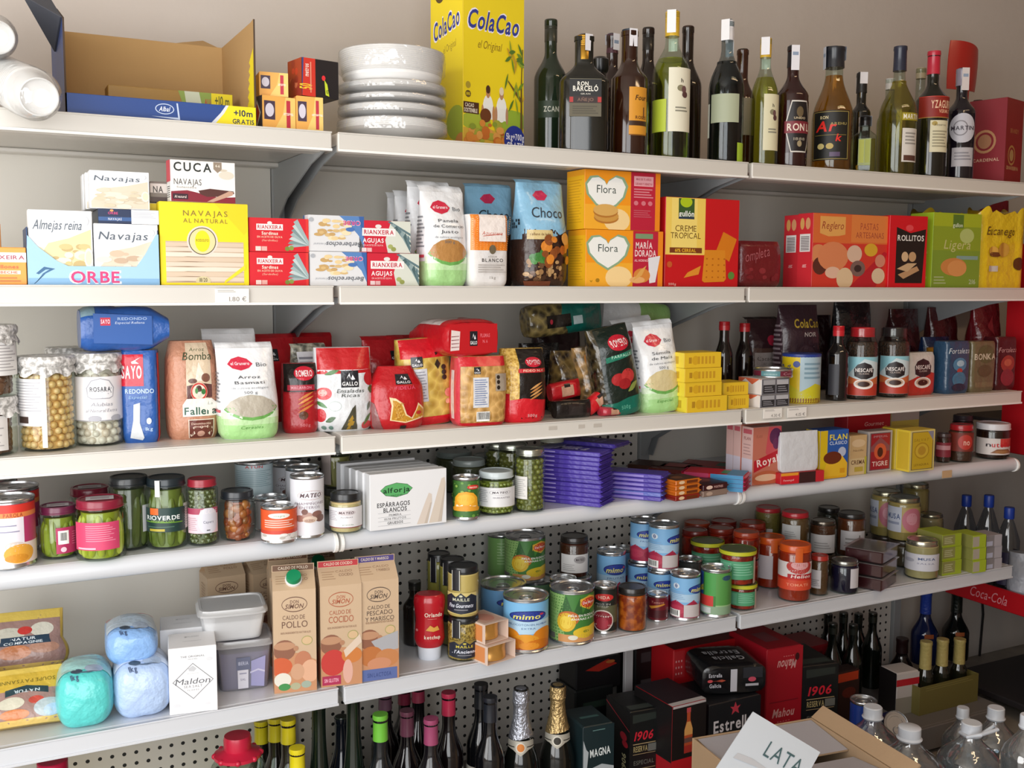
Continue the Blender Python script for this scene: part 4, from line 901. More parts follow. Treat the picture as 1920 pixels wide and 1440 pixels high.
pbag('sugar_bag', 'silver cane sugar bag with red badge and green foot, front of the row', 'sugar bag', 801, 882, 341, silver, 2, .02, D=.07, rot=3, seed=2, seal=(.018, silver), front=granero('Panela', 'de Comercio', 'Justo', '', 'b8854a'), group='silver cane sugar bags', **kw)
for i, (u0, vt, dd) in enumerate(((776, 333, .105), (752, 352, .175), (738, 356, .245))):
    pbag('sugar_bag', 'silver cane sugar bag, %s in the row behind the front one' % ('second', 'third', 'fourth')[i], 'sugar bag', u0, u0+80, vt, silver, 2, dd, D=.066, rot=3, seed=5+i, seal=(.018, silver), front=granero('Panela', 'de Comercio', 'Justo', '', 'b8854a'), group='silver cane sugar bags', **kw)
wh = mat('e9e6e4', .5, 0, .3, 40, .1)
dots = [R(0, .5, 1, 1, 'f08a2c')]+[E(.05+.09*(i % 11), .515+.03*(i//11), .012, .007, 'f8b870', 8) for i in range(176)]
pbag('sugar_bag', 'white sugar bag with orange dotted top lettered BLANCO', 'sugar bag', 882, 955, 402, wh, 2, .02, D=.065, tb=.95, b1=.8, wr=.0015, belly=.02, n=5, front=dots+[R(.17, .62, .83, .99, 'eee4de'), T('Azucarera', .5, .735, .52, .05, 'c0503a', 'i'), Pg([(.25, .69), (.75, .72), (.74, .73), (.27, .7)], 'c0503a'), E(.5, .51, .09, .065, '6a5f4a'), T('AZÚCAR', .5, .41, .24, .022, '8a8580'), T('BLANCO', .5, .36, .54, .045, '3d3a3a', 'bw'), T('1 kg', .5, .12, .16, .035, '9a9590')]+lines(.15, .85, .18, .31, 4, 'b0aaa6'))
choc = mat('8fc3e2', .28, 0, .6, 30, .4)
def choco(full):
    o = [R(0, .0, 1, .55, '3a241c'), Pg([(0, .55), (1, .55), (1, .62), (.75, .5), (.55, .47), (.3, .52), (0, .5)], '8fc3e2'), Pg([(.25, .875), (.35, .92), (.5, .93), (.6, .88), (.5, .83), (.35, .83)], 'd0305a'), T('Choco', .52, .71, .7, .1, '23303e', 'i')]
    if full: o += [R(.06, .45, .56, .54, 'd8c28a'), T('relleno de leche', .31, .5, .4, .025, '7a5a30')]+blobs(60, .05, .06, .75, .24, .02, .05, ['6a4a30', 'a07a50', '4a3020', 'c09a6a'], 4, .6)+blobs(10, .1, .24, .4, .32, .04, .07, ['4a8a40', '3a7a34'], 2, .8)+blobs(14, .35, .22, .9, .48, .05, .11, ['d8842c', 'b8601c', 'e0a050', '8a4a20'], 8, .7)+[R(.02, .0, .5, .05, '7a4028')]
    return o
lf = [R(0, 0, 1, .45, '3a241c')]+[R(.3+.12*(i % 4), .56+.03*(i//3), .38+.12*(i % 4), .585+.03*(i//3), '26303a') for i in range(9)]
pbag('cereal_bag', 'light blue cereal pouch with brown lower half, front one of two', 'cereal bag', 986, 1072, 330, choc, 2, .03, D=.085, rot=4, seed=3, seal=(.012, choc), front=choco(1), left=lf, group='light blue cereal pouches', tb=.6, b1=.06, wr=.006, belly=.1)
pbag('cereal_bag', 'light blue cereal pouch behind the orange dotted sugar bag', 'cereal bag', 884, 972, 338, choc, 2, .15, D=.085, rot=-4, seed=8, seal=(.012, choc), front=choco(0), left=lf, group='light blue cereal pouches', tb=.6, b1=.06, wr=.006, belly=.1)
# biscuit boxes
def flora(low):
    heart = lambda s, c: Pg([(.28+s*x, .64+s*y*1.25) for x, y in ((0, -.2), (-.1, -.13), (-.18, -.03), (-.2, .07), (-.15, .14), (-.08, .15), (-.02, .11), (0, .07), (.02, .11), (.09, .16), (.16, .14), (.2, .06), (.17, -.05), (.1, -.13))], c)
    o = [R(0, 0, .6, 1, 'f49a1c'), R(.0, .0, .6, .42, 'f6b030'), E(.42, .16, .17, .2, 'f8d89a'), R(.6, 0, .93, 1, 'bd1f3a'), R(.93, 0, 1, 1, 'f08a1c'), heart(1.42, '8fae8a'), heart(1.25, 'f4f6f2'), T('Flora', .28, .68, .25, .13, '3c4a44', '')]
    if low: o += [R(.63, .86, .86, .95, '7d9a72'), T('MARÍA', .745, .74, .22, .11, 'f4d8d8'), T('DORADA', .765, .6, .28, .11, 'f4d8d8'), T('AL HORNO', .71, .47, .18, .04, 'f0c0c0'), Pg([(.8, .52), (.96, .56), (.9, .08), (.82, .06)], 'e6e6ea'), E(.72, .2, .11, .13, 'd8883a'), E(.66, .12, .1, .06, 'e8b070'), Pg([(.6, .1), (.7, .3), (.78, .38), (.72, .2)], 'e0a858'), T('v', .07, .1, .04, .05, 'b88a18'), E(.15, .11, .025, .035, 'a87c18')]
    else: o += [R(.64, .76, .9, .93, 'e8a8b0'), T('MAS DE 75 AÑOS', .77, .88, .2, .035, 'a83848'), T('CUIDANDO TU BIENESTAR', .77, .8, .23, .035, 'a83848')]+lines(.64, .9, .55, .73, 4, 'dc8a94')+[E(.67, .47, .03, .04, 'd87884'), E(.77, .47, .03, .04, 'd87884'), E(.86, .47, .03, .04, 'd87884')]+lines(.64, .88, .22, .36, 4, 'c85a68')+[E(.28, .2, .16, .1, 'b87830'), E(.28, .23, .16, .1, 'd09a48'), E(.27, .3, .16, .1, 'b87830'), E(.27, .33, .16, .1, 'dcae60')]
    return o
lf = [R(0, 0, 1, 1, 'f4b81c'), R(0, .9, 1, 1, 'f2a41c')]+lines(.1, .85, .1, .85, 16, 'd89a18', .25)
o, t = pbox('biscuit_box', 'orange and red biscuit box with a heart, lower of two', 'biscuit box', 1098, 1243, 432, 'f2a01c', 2, .025, D=.075, front=flora(1), left=lf, group='stacked orange biscuit boxes')
pbox('biscuit_box', 'orange and red biscuit box with a heart, upper of two', 'biscuit box', 1096, 1238, 321, 'f2a01c', None, .027, zb=t+.0006, D=.075, front=flora(0), left=lf, group='stacked orange biscuit boxes')
gf = [R(0, 0, 1, 1, 'c8141c'), R(0, .36, .53, 1, 'f2d060'), R(.08, .36, .42, .99, 'f6dc78'), R(.17, .78, .38, .99, '3a5a2c'), E(.27, .95, .08, .06, 'b0c81c'), T('gullón', .275, .82, .2, .06, 'f4f4f0'), R(.17, .76, .38, .785, '2a3a50'), T('CREME', .27, .655, .28, .065, '6a4a10', ''), T('TROPICAL', .27, .575, .4, .065, '6a4a10', ''), R(.06, .38, .49, .44, '7a3a18'), T('61% CEREAL', .27, .41, .28, .035, 'f4c030'), Pg([(.68, .4), (.78, .63), (.97, .55), (.87, .29)], 'd87c18'), Pg([(.5, .07), (.53, .42), (.81, .42), (.83, .09), (.8, .06), (.53, .05)], 'dc8a20')]
gf += [E(.56+.08*(i % 4), .11+.07*(i//4), .012, .009, 'b86410') for i in range(16)]+[Pg([(.25, .1), (.45, .14), (.48, .24), (.3, .16)], 'e0902c'), E(.9, .13, .045, .045, '5a8a3a'), E(.06, .25, .035, .035, 'c85a28'), T('500g', .1, .03, .1, .025, 'f0b0a8')]
pbox('biscuit_box', 'red and yellow cracker box between orange biscuit boxes and red pack', 'biscuit box', 1247, 1385, 372, 'c2141c', 2, .03, D=.05, front=gf)
W_, H_, loc = fit(1386, 1470, 452, 2, .06, D=.12)
bag('cake_pack', 'dark red clear-wrapped pack lying low between red biscuit boxes', 'cake pack', W_, .12, H_, foil('6e141c'), loc, tb=.9, b1=.85, wr=.004, n=5, front=[T('ompleta', .38, .72, .55, .22, 'a85a60', 'i', 12)]+blobs(8, .1, .1, .9, .4, .04, .08, ['8a2a30', '7a1c24'], 3))
rg = [R(0, 0, 1, 1, 'cf3a2c'), R(.0, .6, 1, 1, 'd86a34'), R(.5, .62, 1, 1, 'dc8040'), Pg([(.09, .96), (.42, .96), (.42, .72), (.34, .7), (.2, .69), (.09, .73)], 'e0a458'), T('Reglero', .26, .84, .28, .1, '9a3a28', 'i'), T('PASTAS', .74, .84, .24, .09, 'a84a34', ''), T('ARTESANAS', .75, .72, .38, .08, 'a84a34', ''), Pg([(.5, .0), (.95, .5), (1, .48), (.85, 0)], 'b8202c')]
rg += [E(.08, .45, .11, .13, 'd88a5a'), E(.1, .29, .09, .12, '5a2c22'), E(.27, .42, .2, .2, 'd88458'), E(.55, .46, .1, .12, 'd8b8a0'), E(.77, .52, .09, .09, 'd8a830'), E(.6, .26, .1, .11, '7a5f58'), E(.6, .26, .05, .05, '3a2a28'), E(.27, .2, .1, .08, 'e0b8a0'), E(.43, .12, .11, .15, 'dcc09a'), E(.88, .16, .09, .11, 'd8c0a0'), E(.9, .37, .07, .09, 'd08870')]
lf = [R(0, 0, 1, 1, 'd8303a'), R(.15, .48, .85, .72, 'f0ece8')]+[R(.22, .5+.022*i, .78, .51+.022*i, '5a4a50') for i in range(9)]+[E(.3, .86, .14, .08, 'e0a860'), E(.68, .86, .16, .08, 'e0a070'), T('g', .5, .3, .3, .04, 'f0a8a8')]
W_, H_, loc = fit(1523, 1664, 402, 2, .028, D=.052)
carton('cookie_box', 'red box of assorted cookies, front one of two', 'biscuit box', W_, .052, H_, 'd0302c', loc, 0, 'red assorted cookie boxes', front=rg, left=lf)
carton('cookie_box', 'red box of assorted cookies, hidden behind its twin except the side', 'biscuit box', W_, .052, H_*.99, 'd0302c', (loc[0]+.004, loc[1]+.054, z2), 0, 'red assorted cookie boxes', front=rg[:2], left=lf)
pbox('wafer_box', 'red and black wafer roll box right of the assorted cookies', 'biscuit box', 1667, 1737, 405, 'cf1420', 2, .02, D=.07, rot=-4, front=[R(0, 0, 1, 1, 'cf1420'), Pg([(.18, .06), (.9, .06), (.96, .82), (.55, .76), (.18, .84)], '1d1714'), E(.52, .83, .1, .045, 'e04a50'), T('ROLLITOS', .56, .69, .7, .075, 'e4e0da'), Pg([(.25, .18), (.75, .3), (.82, .24), (.4, .12)], 'b89068'), Pg([(.22, .26), (.5, .34), (.75, .34), (.5, .22)], 'c8a880'), E(.42, .43, .09, .07, 'd0b088'), E(.62, .43, .1, .07, 'c09a70')])
pbox('cracker_box', 'lime green light cracker box right of the wafer rolls', 'biscuit box', 1748, 1838, 400, '9fbf2c', 2, .022, D=.075, front=[R(0, 0, 1, 1, '7f9c34'), R(0, .5, 1, 1, '8fa42c'), R(0, .82, 1, 1, 'a8b828'), R(.4, .8, .62, .98, '5a7a2c'), T('gullon', .5, .84, .2, .05, 'dce8c8'), E(.7, .7, .15, .1, 'b8c878'), T('Ligera', .52, .58, .55, .12, 'c8c888', 'i'), R(.5, .38, .95, .43, '86a8a0'), E(.45, .28, .27, .12, 'cf8a4a'), E(.52, .26, .2, .11, 'dc9a5a'), T('216', .85, .08, .14, .06, 'b8c8a0')]+lines(.05, .3, .04, .16, 3, 'a8b880'), left=[R(0, 0, 1, 1, 'aacc2c')]+lines(.2, .8, .1, .5, 6, 'c0dc60'))
yl = mat('e6c622', .28, 0, .6, 34, .4)
def cookies(u0, u1, vt, d, label, art_, nn):
    W_, H_, loc = fit(u0, u1, vt, 2, d, D=.065); root = thing('cookie_pack', label, 'cookie pack', loc, 0, 'yellow ribbed cookie packs')
    g = G(); N, M = 60, 10; vs = []
    for j in range(M+1):
        t = j/M
        for i in range(N):
            a = 2*pi*i/N; ca, sa = cos(a), sin(a); x = W_/2*math.copysign(abs(ca)**.4, ca); y = .0325*math.copysign(abs(sa)**.4, sa)
            y *= 1-.22*abs(sin(pi*nn*(x/W_+.5))) if False else (1-.16*(1-abs(sin(pi*nn*(x/W_+.5)))))
            k = (1-.10*(1-abs(sin(pi*nn*(x/W_+.5))))*(t > .92)); vs.append((x, y, H_*t*k))
    fs = [(j*N+i, j*N+(i+1) % N, (j+1)*N+(i+1) % N, (j+1)*N+i) for j in range(M) for i in range(N)]+[tuple(range(N-1, -1, -1)), tuple(M*N+i for i in range(N))]
    g.add(vs, fs, yl, True)
    if art_: art(g, lambda s, t, o: (-W_/2*.96+s*W_*.96, -.0325*(1-.16*(1-abs(sin(pi*nn*s))))*abs(1-(2*s*.96-.96)**6*.3)-o-.0012, t*H_), art_, (W_, H_), seg=.04)
    g.build('wrapper', root); return root
cookies(1840, 1926, 388, .03, 'yellow ribbed cookie pack with brown script at the right end', [T('Eucan ego', .42, .7, .62, .1, '5a3a12', 'i'), E(.26, .45, .1, .06, 'd8a848'), E(.3, .41, .12, .03, '6a3a18'), E(.48, .47, .12, .09, 'c8983c'), E(.85, .3, .12, .08, '5a3414'), R(.17, .2, .36, .27, 'c8c0b8')], 4)
cookies(1730, 1832, 391, .2, 'yellow ribbed cookie pack behind the lime green cracker box', [], 4)
W_, H_, loc = fit(1800, 1912, 372, 2, .29, D=.1)
bag('snack_bag', 'dark red bag at the back behind the yellow cookie packs', 'snack bag', W_, .08, H_, foil('7e1420'), loc, tb=.5, b1=.3, wr=.006)
# ------------------------------------------------------------------ third shelf
z3 = SZ[3]
def pjar(label, u0, u1, vt, lidc, fillc, k=None, vb=None, d=None, zb=None, name='jar', cat='jar', **kw):
    r, H, loc = fitc(u0, u1, vt, k, d, vb, zb)
    return jar(name, label, cat, r, H, loc, lidc, fillc, **kw), loc[2]+H
def pcan(label, u0, u1, vt, col, items=(), k=None, vb=None, d=None, zb=None, name='tin_can', cat='can', **kw):
    r, H, loc = fitc(u0, u1, vt, k, d, vb, zb)
    return can(name, label, cat, r, H, loc, col, items, **kw), loc[2]+H
def skirt(root, r, H):
    """crimped foil cover over the lid"""
    g = G(); n = 60; rnd = random.Random(int(r*1e5)); vs = []
    for j, (rr, z) in enumerate(((1.10, -.030), (1.03, -.022), (.99, -.016), (1.06, -.012), (1.07, -.003), (1.0, .0015), (.6, .002), (0.001, .002))):
        for i in range(n):
            a = 2*pi*i/n; w = (.035*sin(a*15)+.02*sin(a*23+1)+rnd.uniform(-.01, .01))*(1 if j < 2 else .25 if j < 5 else 0)
            vs.append((r*(rr+w)*cos(a), r*(rr+w)*sin(a), H+z+(.004*sin(a*9) if j == 0 else 0)))
    g.add(vs, [(j*n+i, j*n+(i+1) % n, (j+1)*n+(i+1) % n, (j+1)*n+i) for j in range(7) for i in range(n)], speck('a4a29e', 'efedea', 130, .35, .5, .2, 'NOI'), True)
    g.build('foil_cover', root)
lbl = lines(.08, .9, .3, .95, 11, 'b0aeb4', .3)+[R(.3, .06, .6, .2, '4a3a34')]
rosara = [R(0, 0, 1, .02, '8a8a90'), Pg([(.3, .55), (.36, .5), (.64, .5), (.7, .55), (.72, .75), (.64, .92), (.5, .97), (.36, .92), (.28, .75)], 'a8a8b0'), Pg([(.31, .56), (.37, .52), (.63, .52), (.69, .56), (.7, .75), (.63, .9), (.5, .95), (.37, .9), (.3, .75)], 'ecebee'), T('ROSARA', .5, .72, .32, .1, '4a4a50'), T('Alubias', .52, .38, .34, .08, '9a9aa2', 'i'), T('al Natural Extra', .52, .24, .5, .07, '9a9aa2', 'i'), E(.4, .06, .1, .07, 'b0b0b8'), E(.75, .06, .1, .07, 'b0b0b8')]
gj = 'foil-capped bean jars'
pjar('foil-capped jar of orange chickpeas with white side label', 42, 141, 668, 'b8b6b2', ['eec88a', 'eac07c', 'e4b66e'], 3, vb=848, kind='balls', size=.0068, shoulder=.9, neck=.92, lidh=.02, extra=skirt, labels=[(.28, .78, 92, 'f2f0f0', lbl, -48), (.05, .9, 10, 'ece6d8', [], -6, 'seal_strip')], group=gj, cname='chickpeas')
pjar('foil-capped jar of white beans with a lettered paper label', 144, 230, 662, 'b8b6b2', ['e6d8c8', 'dccab8', 'eadfd2'], 3, vb=838, kind='balls', size=.0072, shoulder=.9, neck=.92, lidh=.02, extra=skirt, labels=[(.28, .76, 150, 'eceaec', rosara, 6)], group=gj, cname='beans')
for u0, dd, lb in ((95, .27, 'foil-capped bean jar in the back row behind the chickpeas'), (168, .30, 'foil-capped bean jar in the back row behind the white beans')):
    pjar(lb, u0, u0+80, 652, 'b8b6b2', ['d8c4ae', 'c8b49a'], 3, d=dd, kind='balls', size=.0075, shoulder=.9, neck=.92, lidh=.02, extra=skirt, group=gj, cname='beans')
o, t = pjar('foil-capped brown jar at the left photo edge, lower of two', -70, 30, 744, 'b8b6b2', ['6a4634', '7a5440'], 3, vb=858, kind='bits', size=.008, shoulder=.86, neck=.92, lidh=.02, extra=skirt, labels=[(.1, .7, 100, 'dcd8d4', lines(.1, .9, .1, .9, 8, 'a8a4a4', .3), -10)], group=gj)
pjar('foil-capped brown jar at the left photo edge, upper of two', -66, 30, 610, 'b8b6b2', ['6a4634', '7a5440'], zb=t+.0025, d=o.location.y, kind='bits', size=.008, shoulder=.86, neck=.92, lidh=.02, extra=skirt, labels=[(.3, .8, 110, 'e8e6e4', lines(.1, .9, .1, .9, 9, 'a8a4a4', .3), 20)], group=gj)
# rice bags
bl = foil('2a5ca8')
sayo = [Pg([(0, .62), (.62, .62), (.62, .96), (0, .96)], 'd42038'), Pg([(.28, .88), (.55, .93), (.4, .89), (.5, .86), (.3, .86)], 'f4f0f0'), T('SAYO', .29, .77, .56, .13, 'f4f0f2'), T('REDONDO', .5, .565, .8, .045, 'b8d0ea'), T('Especial', .45, .5, .5, .03, '88b0d8', 'i'), Pg([(.2, .06), (.55, .03), (.6, .06), (.48, .22), (.5, .44), (.32, .42), (.3, .25)], 'd8dce0'), E(.74, .24, .07, .035, 'dce6f2'), T('1kg', .74, .155, .2, .035, 'a8c4e4')]
W_, H_, loc = fit(226, 296, 658, 3, vb=832, D=.072)
o = bag('rice_bag', 'blue and red rice bag standing, white lettering in a red square', 'rice bag', W_, .072, H_, bl, (loc[0]+.008, loc[1]+.006, z3), radians(-10), 'blue rice bags', front=sayo, tb=.93, b1=.86, wr=.003, n=5, belly=.04)
g = G(); P_, fr_, lf_ = bagfun(W_, .072, H_, tb=.93, b1=.86, wr=.003, n=5, belly=.04)
rmap = lambda s, t, q: (lambda p: (-p[0], -p[1], p[2]))(lf_(s, t, q))
art(g, rmap, [R(0, 0, 1, .97, 'cc2030'), R(.15, .12, .8, .3, 'a8a4a0'), T('1kg', .4, .36, .4, .03, 'f0c8c8')], (.072, H_), seg=.2, fin=foil); sb = g.build('side_print', o)
tb3 = z3+H_
W_, H_, loc = fit(163, 290, 580, None, .045, None, tb3+.002, .1)
r3 = bag('rice_bag', 'blue rice bag lying on its side on top of the standing one', 'rice bag', .085, H_, .15, bl, (loc[0]-.066, loc[1], tb3+.003+H_*.5), 0, 'blue rice bags', front=[R(0, 0, 1, .16, '8aa8b4'), Pg([(.1, .3), (.1, .42), (.5, .42), (.5, .3)], 'cc2a48')], rot3=(radians(-90), 0, radians(-90)), tb=.8, b1=.5, wr=.004, n=3.2)
o = r3
fa = [Pg([(.0, .1), (.98, .02), (1.0, .5), (.9, .93), (.1, .99)], '2a5ca8'), R(.12, .62, .29, .86, 'cc2a48'), T('SAYO', .205, .74, .15, .12, 'f4e8ee'), T('REDONDO', .66, .82, .5, .08, '9fb8dc'), T('Especial Rellena', .62, .7, .5, .07, 'd0dcee', 'i')]
kp = H_
gg = G(); art(gg, lambda s, t, q: (.0437+q, -(t-.5)*kp*.8, .02+.1*s), [Pg([(.0, .1), (1, .02), (1.0, .9), (.0, .99)], '2a5ca8')]+fa[1:], (.118, kp*.8)); gg.build('front_print', r3)
W_, H_, loc = fit(318, 412, 640, 3, vb=824, D=.075)
fall = [Pg([(.32, .44), (.32, .98), (.84, .98), (.84, .45), (.7, .4), (.45, .4)], 'd9c4a8'), T('Arroz', .58, .915, .34, .035, '4a5a3a', 'i'), T('Bomba', .57, .85, .62, .075, '3a4a30', 'i'), Pg([(.5, .6), (.58, .79), (.75, .6)], 'ece2d2'), E(.45, .6, .09, .025, '6a4438'), E(.72, .63, .09, .045, '7a5040'), Pg([(.33, .42), (.84, .43), (.84, .56), (.6, .58), (.33, .55)], '5a2a24'), E(.57, .49, .17, .095, 'e0c0a8', 26), E(.57, .49, .165, .09, 'c83a34', 26), E(.57, .49, .135, .073, 'e8d8c4', 26), E(.57, .52, .06, .035, '4a2a20'), E(.66, .49, .045, .03, '3a7a40'), E(.58, .46, .05, .03, 'd8d4c8'), E(.52, .5, .03, .03, '4a8a4a'), Pg([(.24, .24), (.97, .24), (.97, .36), (.82, .42), (.32, .42), (.24, .36)], 'f2ece2'), T('La', .8, .37, .1, .03, '9aa89a', 'i'), T('Fallera', .6, .295, .66, .072, '2a5a4a'), R(.34, .015, .88, .21, 'e8d8c8'), R(.36, .015, .86, .2, '6a3028'), T('Denominación', .6, .165, .4, .022, 'd8b8a8'), T('y variedad', .6, .135, .3, .02, 'd8b8a8'), E(.6, .06, .08, .03, 'c89888')]
bag('rice_bag', 'pinkish-brown rice bag with cream banner reading Bomba', 'rice bag', W_, .075, H_, mat('c48c70', .4, 0, .4, 90, .2), loc, 0, None, front=fall, tb=.82, b1=.45, wr=.003, belly=.1, topw=.86, n=3)
kw = dict(tb=.62, b1=.05, wr=.006, belly=.12, left=gl)
for i, (u0, u1, vt, vb, y, lb) in enumerate(((416, 524, 640, 824, 0, 'silver and green rice bag with red badge, front of two'), (390, 490, 614, None, .145, 'silver and green rice bag behind the front one, top flap raised'))):
    pbag('rice_bag', lb, 'rice bag', u0, u1, vt, silver, 3, None if vb else y, vb=vb, D=.078, rot=-3, seed=11+i, seal=(.014, silver), front=granero('Arroz', 'Basmati', '', 'Cereales', 'b8b0a0'), group='silver rice bags', skew=-.05, **kw)
# pasta
gp = 'pasta bags'
red = foil('ba1520'); pastaY = speck('b48c3c', 'e4bc60', 110, .35, .8, .35); pastaB = speck('b08444', 'd8ac68', 70, .35, .8, .35)
def gal(x, y, w, h): return [R(x-w/2, y-h/2, x+w/2, y+h/2, '191a22'), T('GALLO', x, y-h*.28, w*.86, h*.22, 'f4f4f4'), Pg([(x-.2*w, y+.0*h), (x-.02*w, y+.36*h), (x+.05*w, y+.0*h), (x+.16*w, y+.25*h), (x+.3*w, y-.02*h), (x+.12*w, y-.06*h), (x, y+.1*h), (x-.05*w, y+.2*h)], 'e8e8ec')]
rom = lambda x, y, w, c: [E(x, y, w/2, w*.16, 'c81c34'), T('ROMERO', x, y, w*.8, w*.13, 'f4e8e8')]
def rome(band, title, food, foot):
    o = [R(.3, 0, 1, 1, '17100e')]+rom(.66, .82, .42, 0)+[R(.28, .68, 1, .735, band), T(title, .64, .708, .5, .03, 'f0c8b0')]
    o += [R(0, 0, 1, .3, foot), Pg([(0, .3), (.4, .34), (1, .3), (1, .25), (0, .25)], foot)]+food+[T('500g', .62, .1, .24, .035, 'd8a0a0')]
    return o
maca = [leaf(.62, .54-.06*i, .24, .022, .25, ('c87a34', 'd89048', 'b86a2c')[i % 3]) for i in range(4)]
pbag('pasta_bag', 'small red and black penne bag between silver rice and vegetable pasta', 'pasta bag', 532, 598, 682, foil('9a1620'), 3, vb=812, D=.06, rot=-8, tb=.8, b1=.3, wr=.003, seed=4, front=[R(0, .6, 1, 1, '15100f')]+rom(.6, .86, .62, 0)+[R(.1, .62, .9, .7, 'a81c34'), T('MACARRON', .5, .66, .6, .035, 'd88a98'), R(0, 0, 1, .58, 'a81a22')]+maca+[E(.55, .26, .14, .06, '5a3018'), T('500g', .6, .12, .3, .04, 'c86a70')], group=gp)
for u0, u1, vt, d, lb, m_, fr in ((480, 560, 624, .24, 'dark red pasta bag at the back behind the silver rice bags', red, gal(.4, .8, .3, .14)), (555, 632, 622, .29, 'red pasta bag at the back left of the shelf bracket', red, ()), (556, 622, 642, .15, 'clear pasta bag with white back label behind the vegetable pasta', speck('6a6a60', 'c8c4b0', 90, .25, .8, .5), [R(.1, .5, .6, .95, 'e8e8ec')]+lines(.14, .55, .55, .9, 6, '8a8a94')), (738, 806, 626, .26, 'red pasta bag in the back row left of the big shells', red, gal(.6, .75, .3, .14)), (690, 770, 628, .22, 'red pasta bag in the back row behind the fideua', red, gal(.7, .8, .3, .12))):
    pbag('pasta_bag', lb, 'pasta bag', u0, u1, vt, m_, 3, d, D=.06, rot=6, seed=int(u0), tb=.7, b1=.1, wr=.006, seal=(.012, m_), front=fr, group=gp)
veg = [R(0, .0, 1, .74, 'dcdfe2'), R(0, .7, 1, 1, 'c0161f'), Pg([(0, .72), (1, .74), (1, .7), (0, .69)], 'c0161f')]+gal(.57, .63, .32, .2)+[E(.12, .46, .13, .075, 'd8484c'), E(.1, .47, .07, .04, 'f0a8a0'), leaf(.25, .71, .13, .03, .2, '4a7a3a'), leaf(.08, .33, .1, .03, -.4, '3f7a3a'), E(.94, .63, .11, .085, 'c0242c'), leaf(.95, .5, .05, .06, 1.5, '3a6a34'), E(.06, .2, .09, .08, 'c02a34'), leaf(.22, .15, .09, .035, .3, '4a6a44'), T('Ensaladas', .58, .49, .48, .045, '3a4038', 'i'), T('Ricas', .58, .435, .32, .04, '3a4038', 'i'), E(.3, .31, .11, .06, 'b8c4c0'), E(.3, .31, .1, .052, 'dcdfe2'), Pg([(.4, .02), (.5, .15), (.6, .28), (.66, .32), (.67, .12), (.72, .02)], '4a4838'), Pg([(.5, .02), (.53, .13), (.6, .2), (.64, .12), (.6, .03)], 'a8842a'), E(.88, .07, .1, .05, 'c84448'), leaf(.88, .14, .1, .03, .8, '5a7a4a'), E(.1, .05, .04, .025, '6a8a80'), E(.22, .05, .04, .025, '6a8a80'), leaf(.9, .3, .06, .03, 1.2, '6a7468')]
pbag('pasta_bag', 'white vegetable pasta bag with red top and black square', 'pasta bag', 594, 701, 652, mat('d8dadc', .22, 0, .5, 34, .4), 3, vb=808, D=.07, rot=-6, tb=.74, b1=.35, wr=.005, belly=.12, seed=6, front=veg, group=gp)
fid = [Pg([(.0, .0), (.17, .0), (.05, .42), (0, .45)], '8a5a5a')]+gal(.6, .8, .34, .16)+[T('FIDEUÁ', .62, .665, .4, .05, 'e0506a'), Pg([(.3, .15), (.34, .38), (.3, .52), (.42, .5), (.55, .42), (.62, .24), (.72, .18), (.8, .3), (.85, .42), (.98, .32), (.98, .17), (.6, .1)], 'f0d8a8'), Pg([(.33, .16), (.37, .38), (.36, .47), (.43, .46), (.52, .4), (.6, .22), (.74, .16), (.82, .3), (.86, .38), (.96, .3), (.97, .19), (.6, .12)], 'c8902c')]
fid += [leaf(.42+.02*(i % 7), .18+.018*(i//2 % 14), .04, .006, (i*37 % 6)-3, ('e8c060', 'b87a20')[i % 2]) for i in range(36)]+[E(.85, .26, .05, .03, 'b8342c'), R(.5, .0, .62, .06, '2a1a1a')]
pbag('pasta_bag', 'small red fideua bag showing yellow noodles', 'pasta bag', 698, 798, 688, red, 3, vb=804, D=.07, rot=-4, tb=.7, b1=.25, wr=.004, belly=.12, topw=.62, seed=9, front=fid, group=gp)
back = lambda x: [R(x, .36, x+.38, .74, 'd8dade')]+lines(x+.03, x+.35, .38, .72, 12, '8a90a0', .35)
sh = [R(0, .78, 1, 1, 'cc1a28'), R(0, 0, 1, .1, 'c81a26')]+gal(.28, .74, .22, .12)+[R(.2, .28, .46, .66, 'c8cacf')]+lines(.22, .44, .3, .64, 10, '8a8c98', .35)+[Pg([(.62, .7), (.68, .64), (.74, .7), (.68, .76)], '2a2018'), Pg([(.64, .84), (.66, .8), (.72, .83)], '2a2018'), E(.8, .6, .05, .03, '2a2018'), E(.8, .54, .05, .03, '2a2018'), E(.8, .66, .05, .03, '2a2018'), E(.86, .36, .08, .05, 'e08a78'), E(.84, .26, .05, .03, 'e8b090')]
pbag('pasta_bag', 'yellow pasta shells bag with red ends leaning behind the fideua', 'pasta bag', 760, 858, 634, speck('b4923a', 'dcc060', 55, .3, .9, .4), 3, vb=796, D=.07, rot=-4, lean=-4, tb=.85, b1=.4, wr=.004, belly=.1, seed=10, front=sh, group=gp)
pen = [R(0, .86, 1, 1, 'cc1a28'), R(0, 0, 1, .05, 'c01824')]+gal(.36, .8, .14, .1)+[R(.27, .27, .6, .7, 'dcdee2')]+lines(.3, .57, .3, .68, 12, '7a8ab0', .4)+bars(.34, .07, .62, .21)+[R(.74, .5, .99, .75, 'a89a88'), E(.8, .7, .035, .03, '2a2018'), E(.8, .63, .035, .03, '2a2018'), E(.8, .55, .035, .03, '2a2018')]
o, t = pbag('pasta_bag', 'penne bag showing its back label, under the lying red bag', 'pasta bag', 860, 952, 668, pastaB, 3, vb=798, D=.07, rot=-5, tb=.86, b1=.7, wr=.003, belly=.08, seed=12, n=4, front=pen, left=[R(0, 0, 1, .98, 'd0404c'), R(.4, .1, .7, .8, 'e8d8d8')], group=gp)
W_, H_, loc = fit(836, 942, 602, None, o.location.y-.035, None, t+.001, .16)
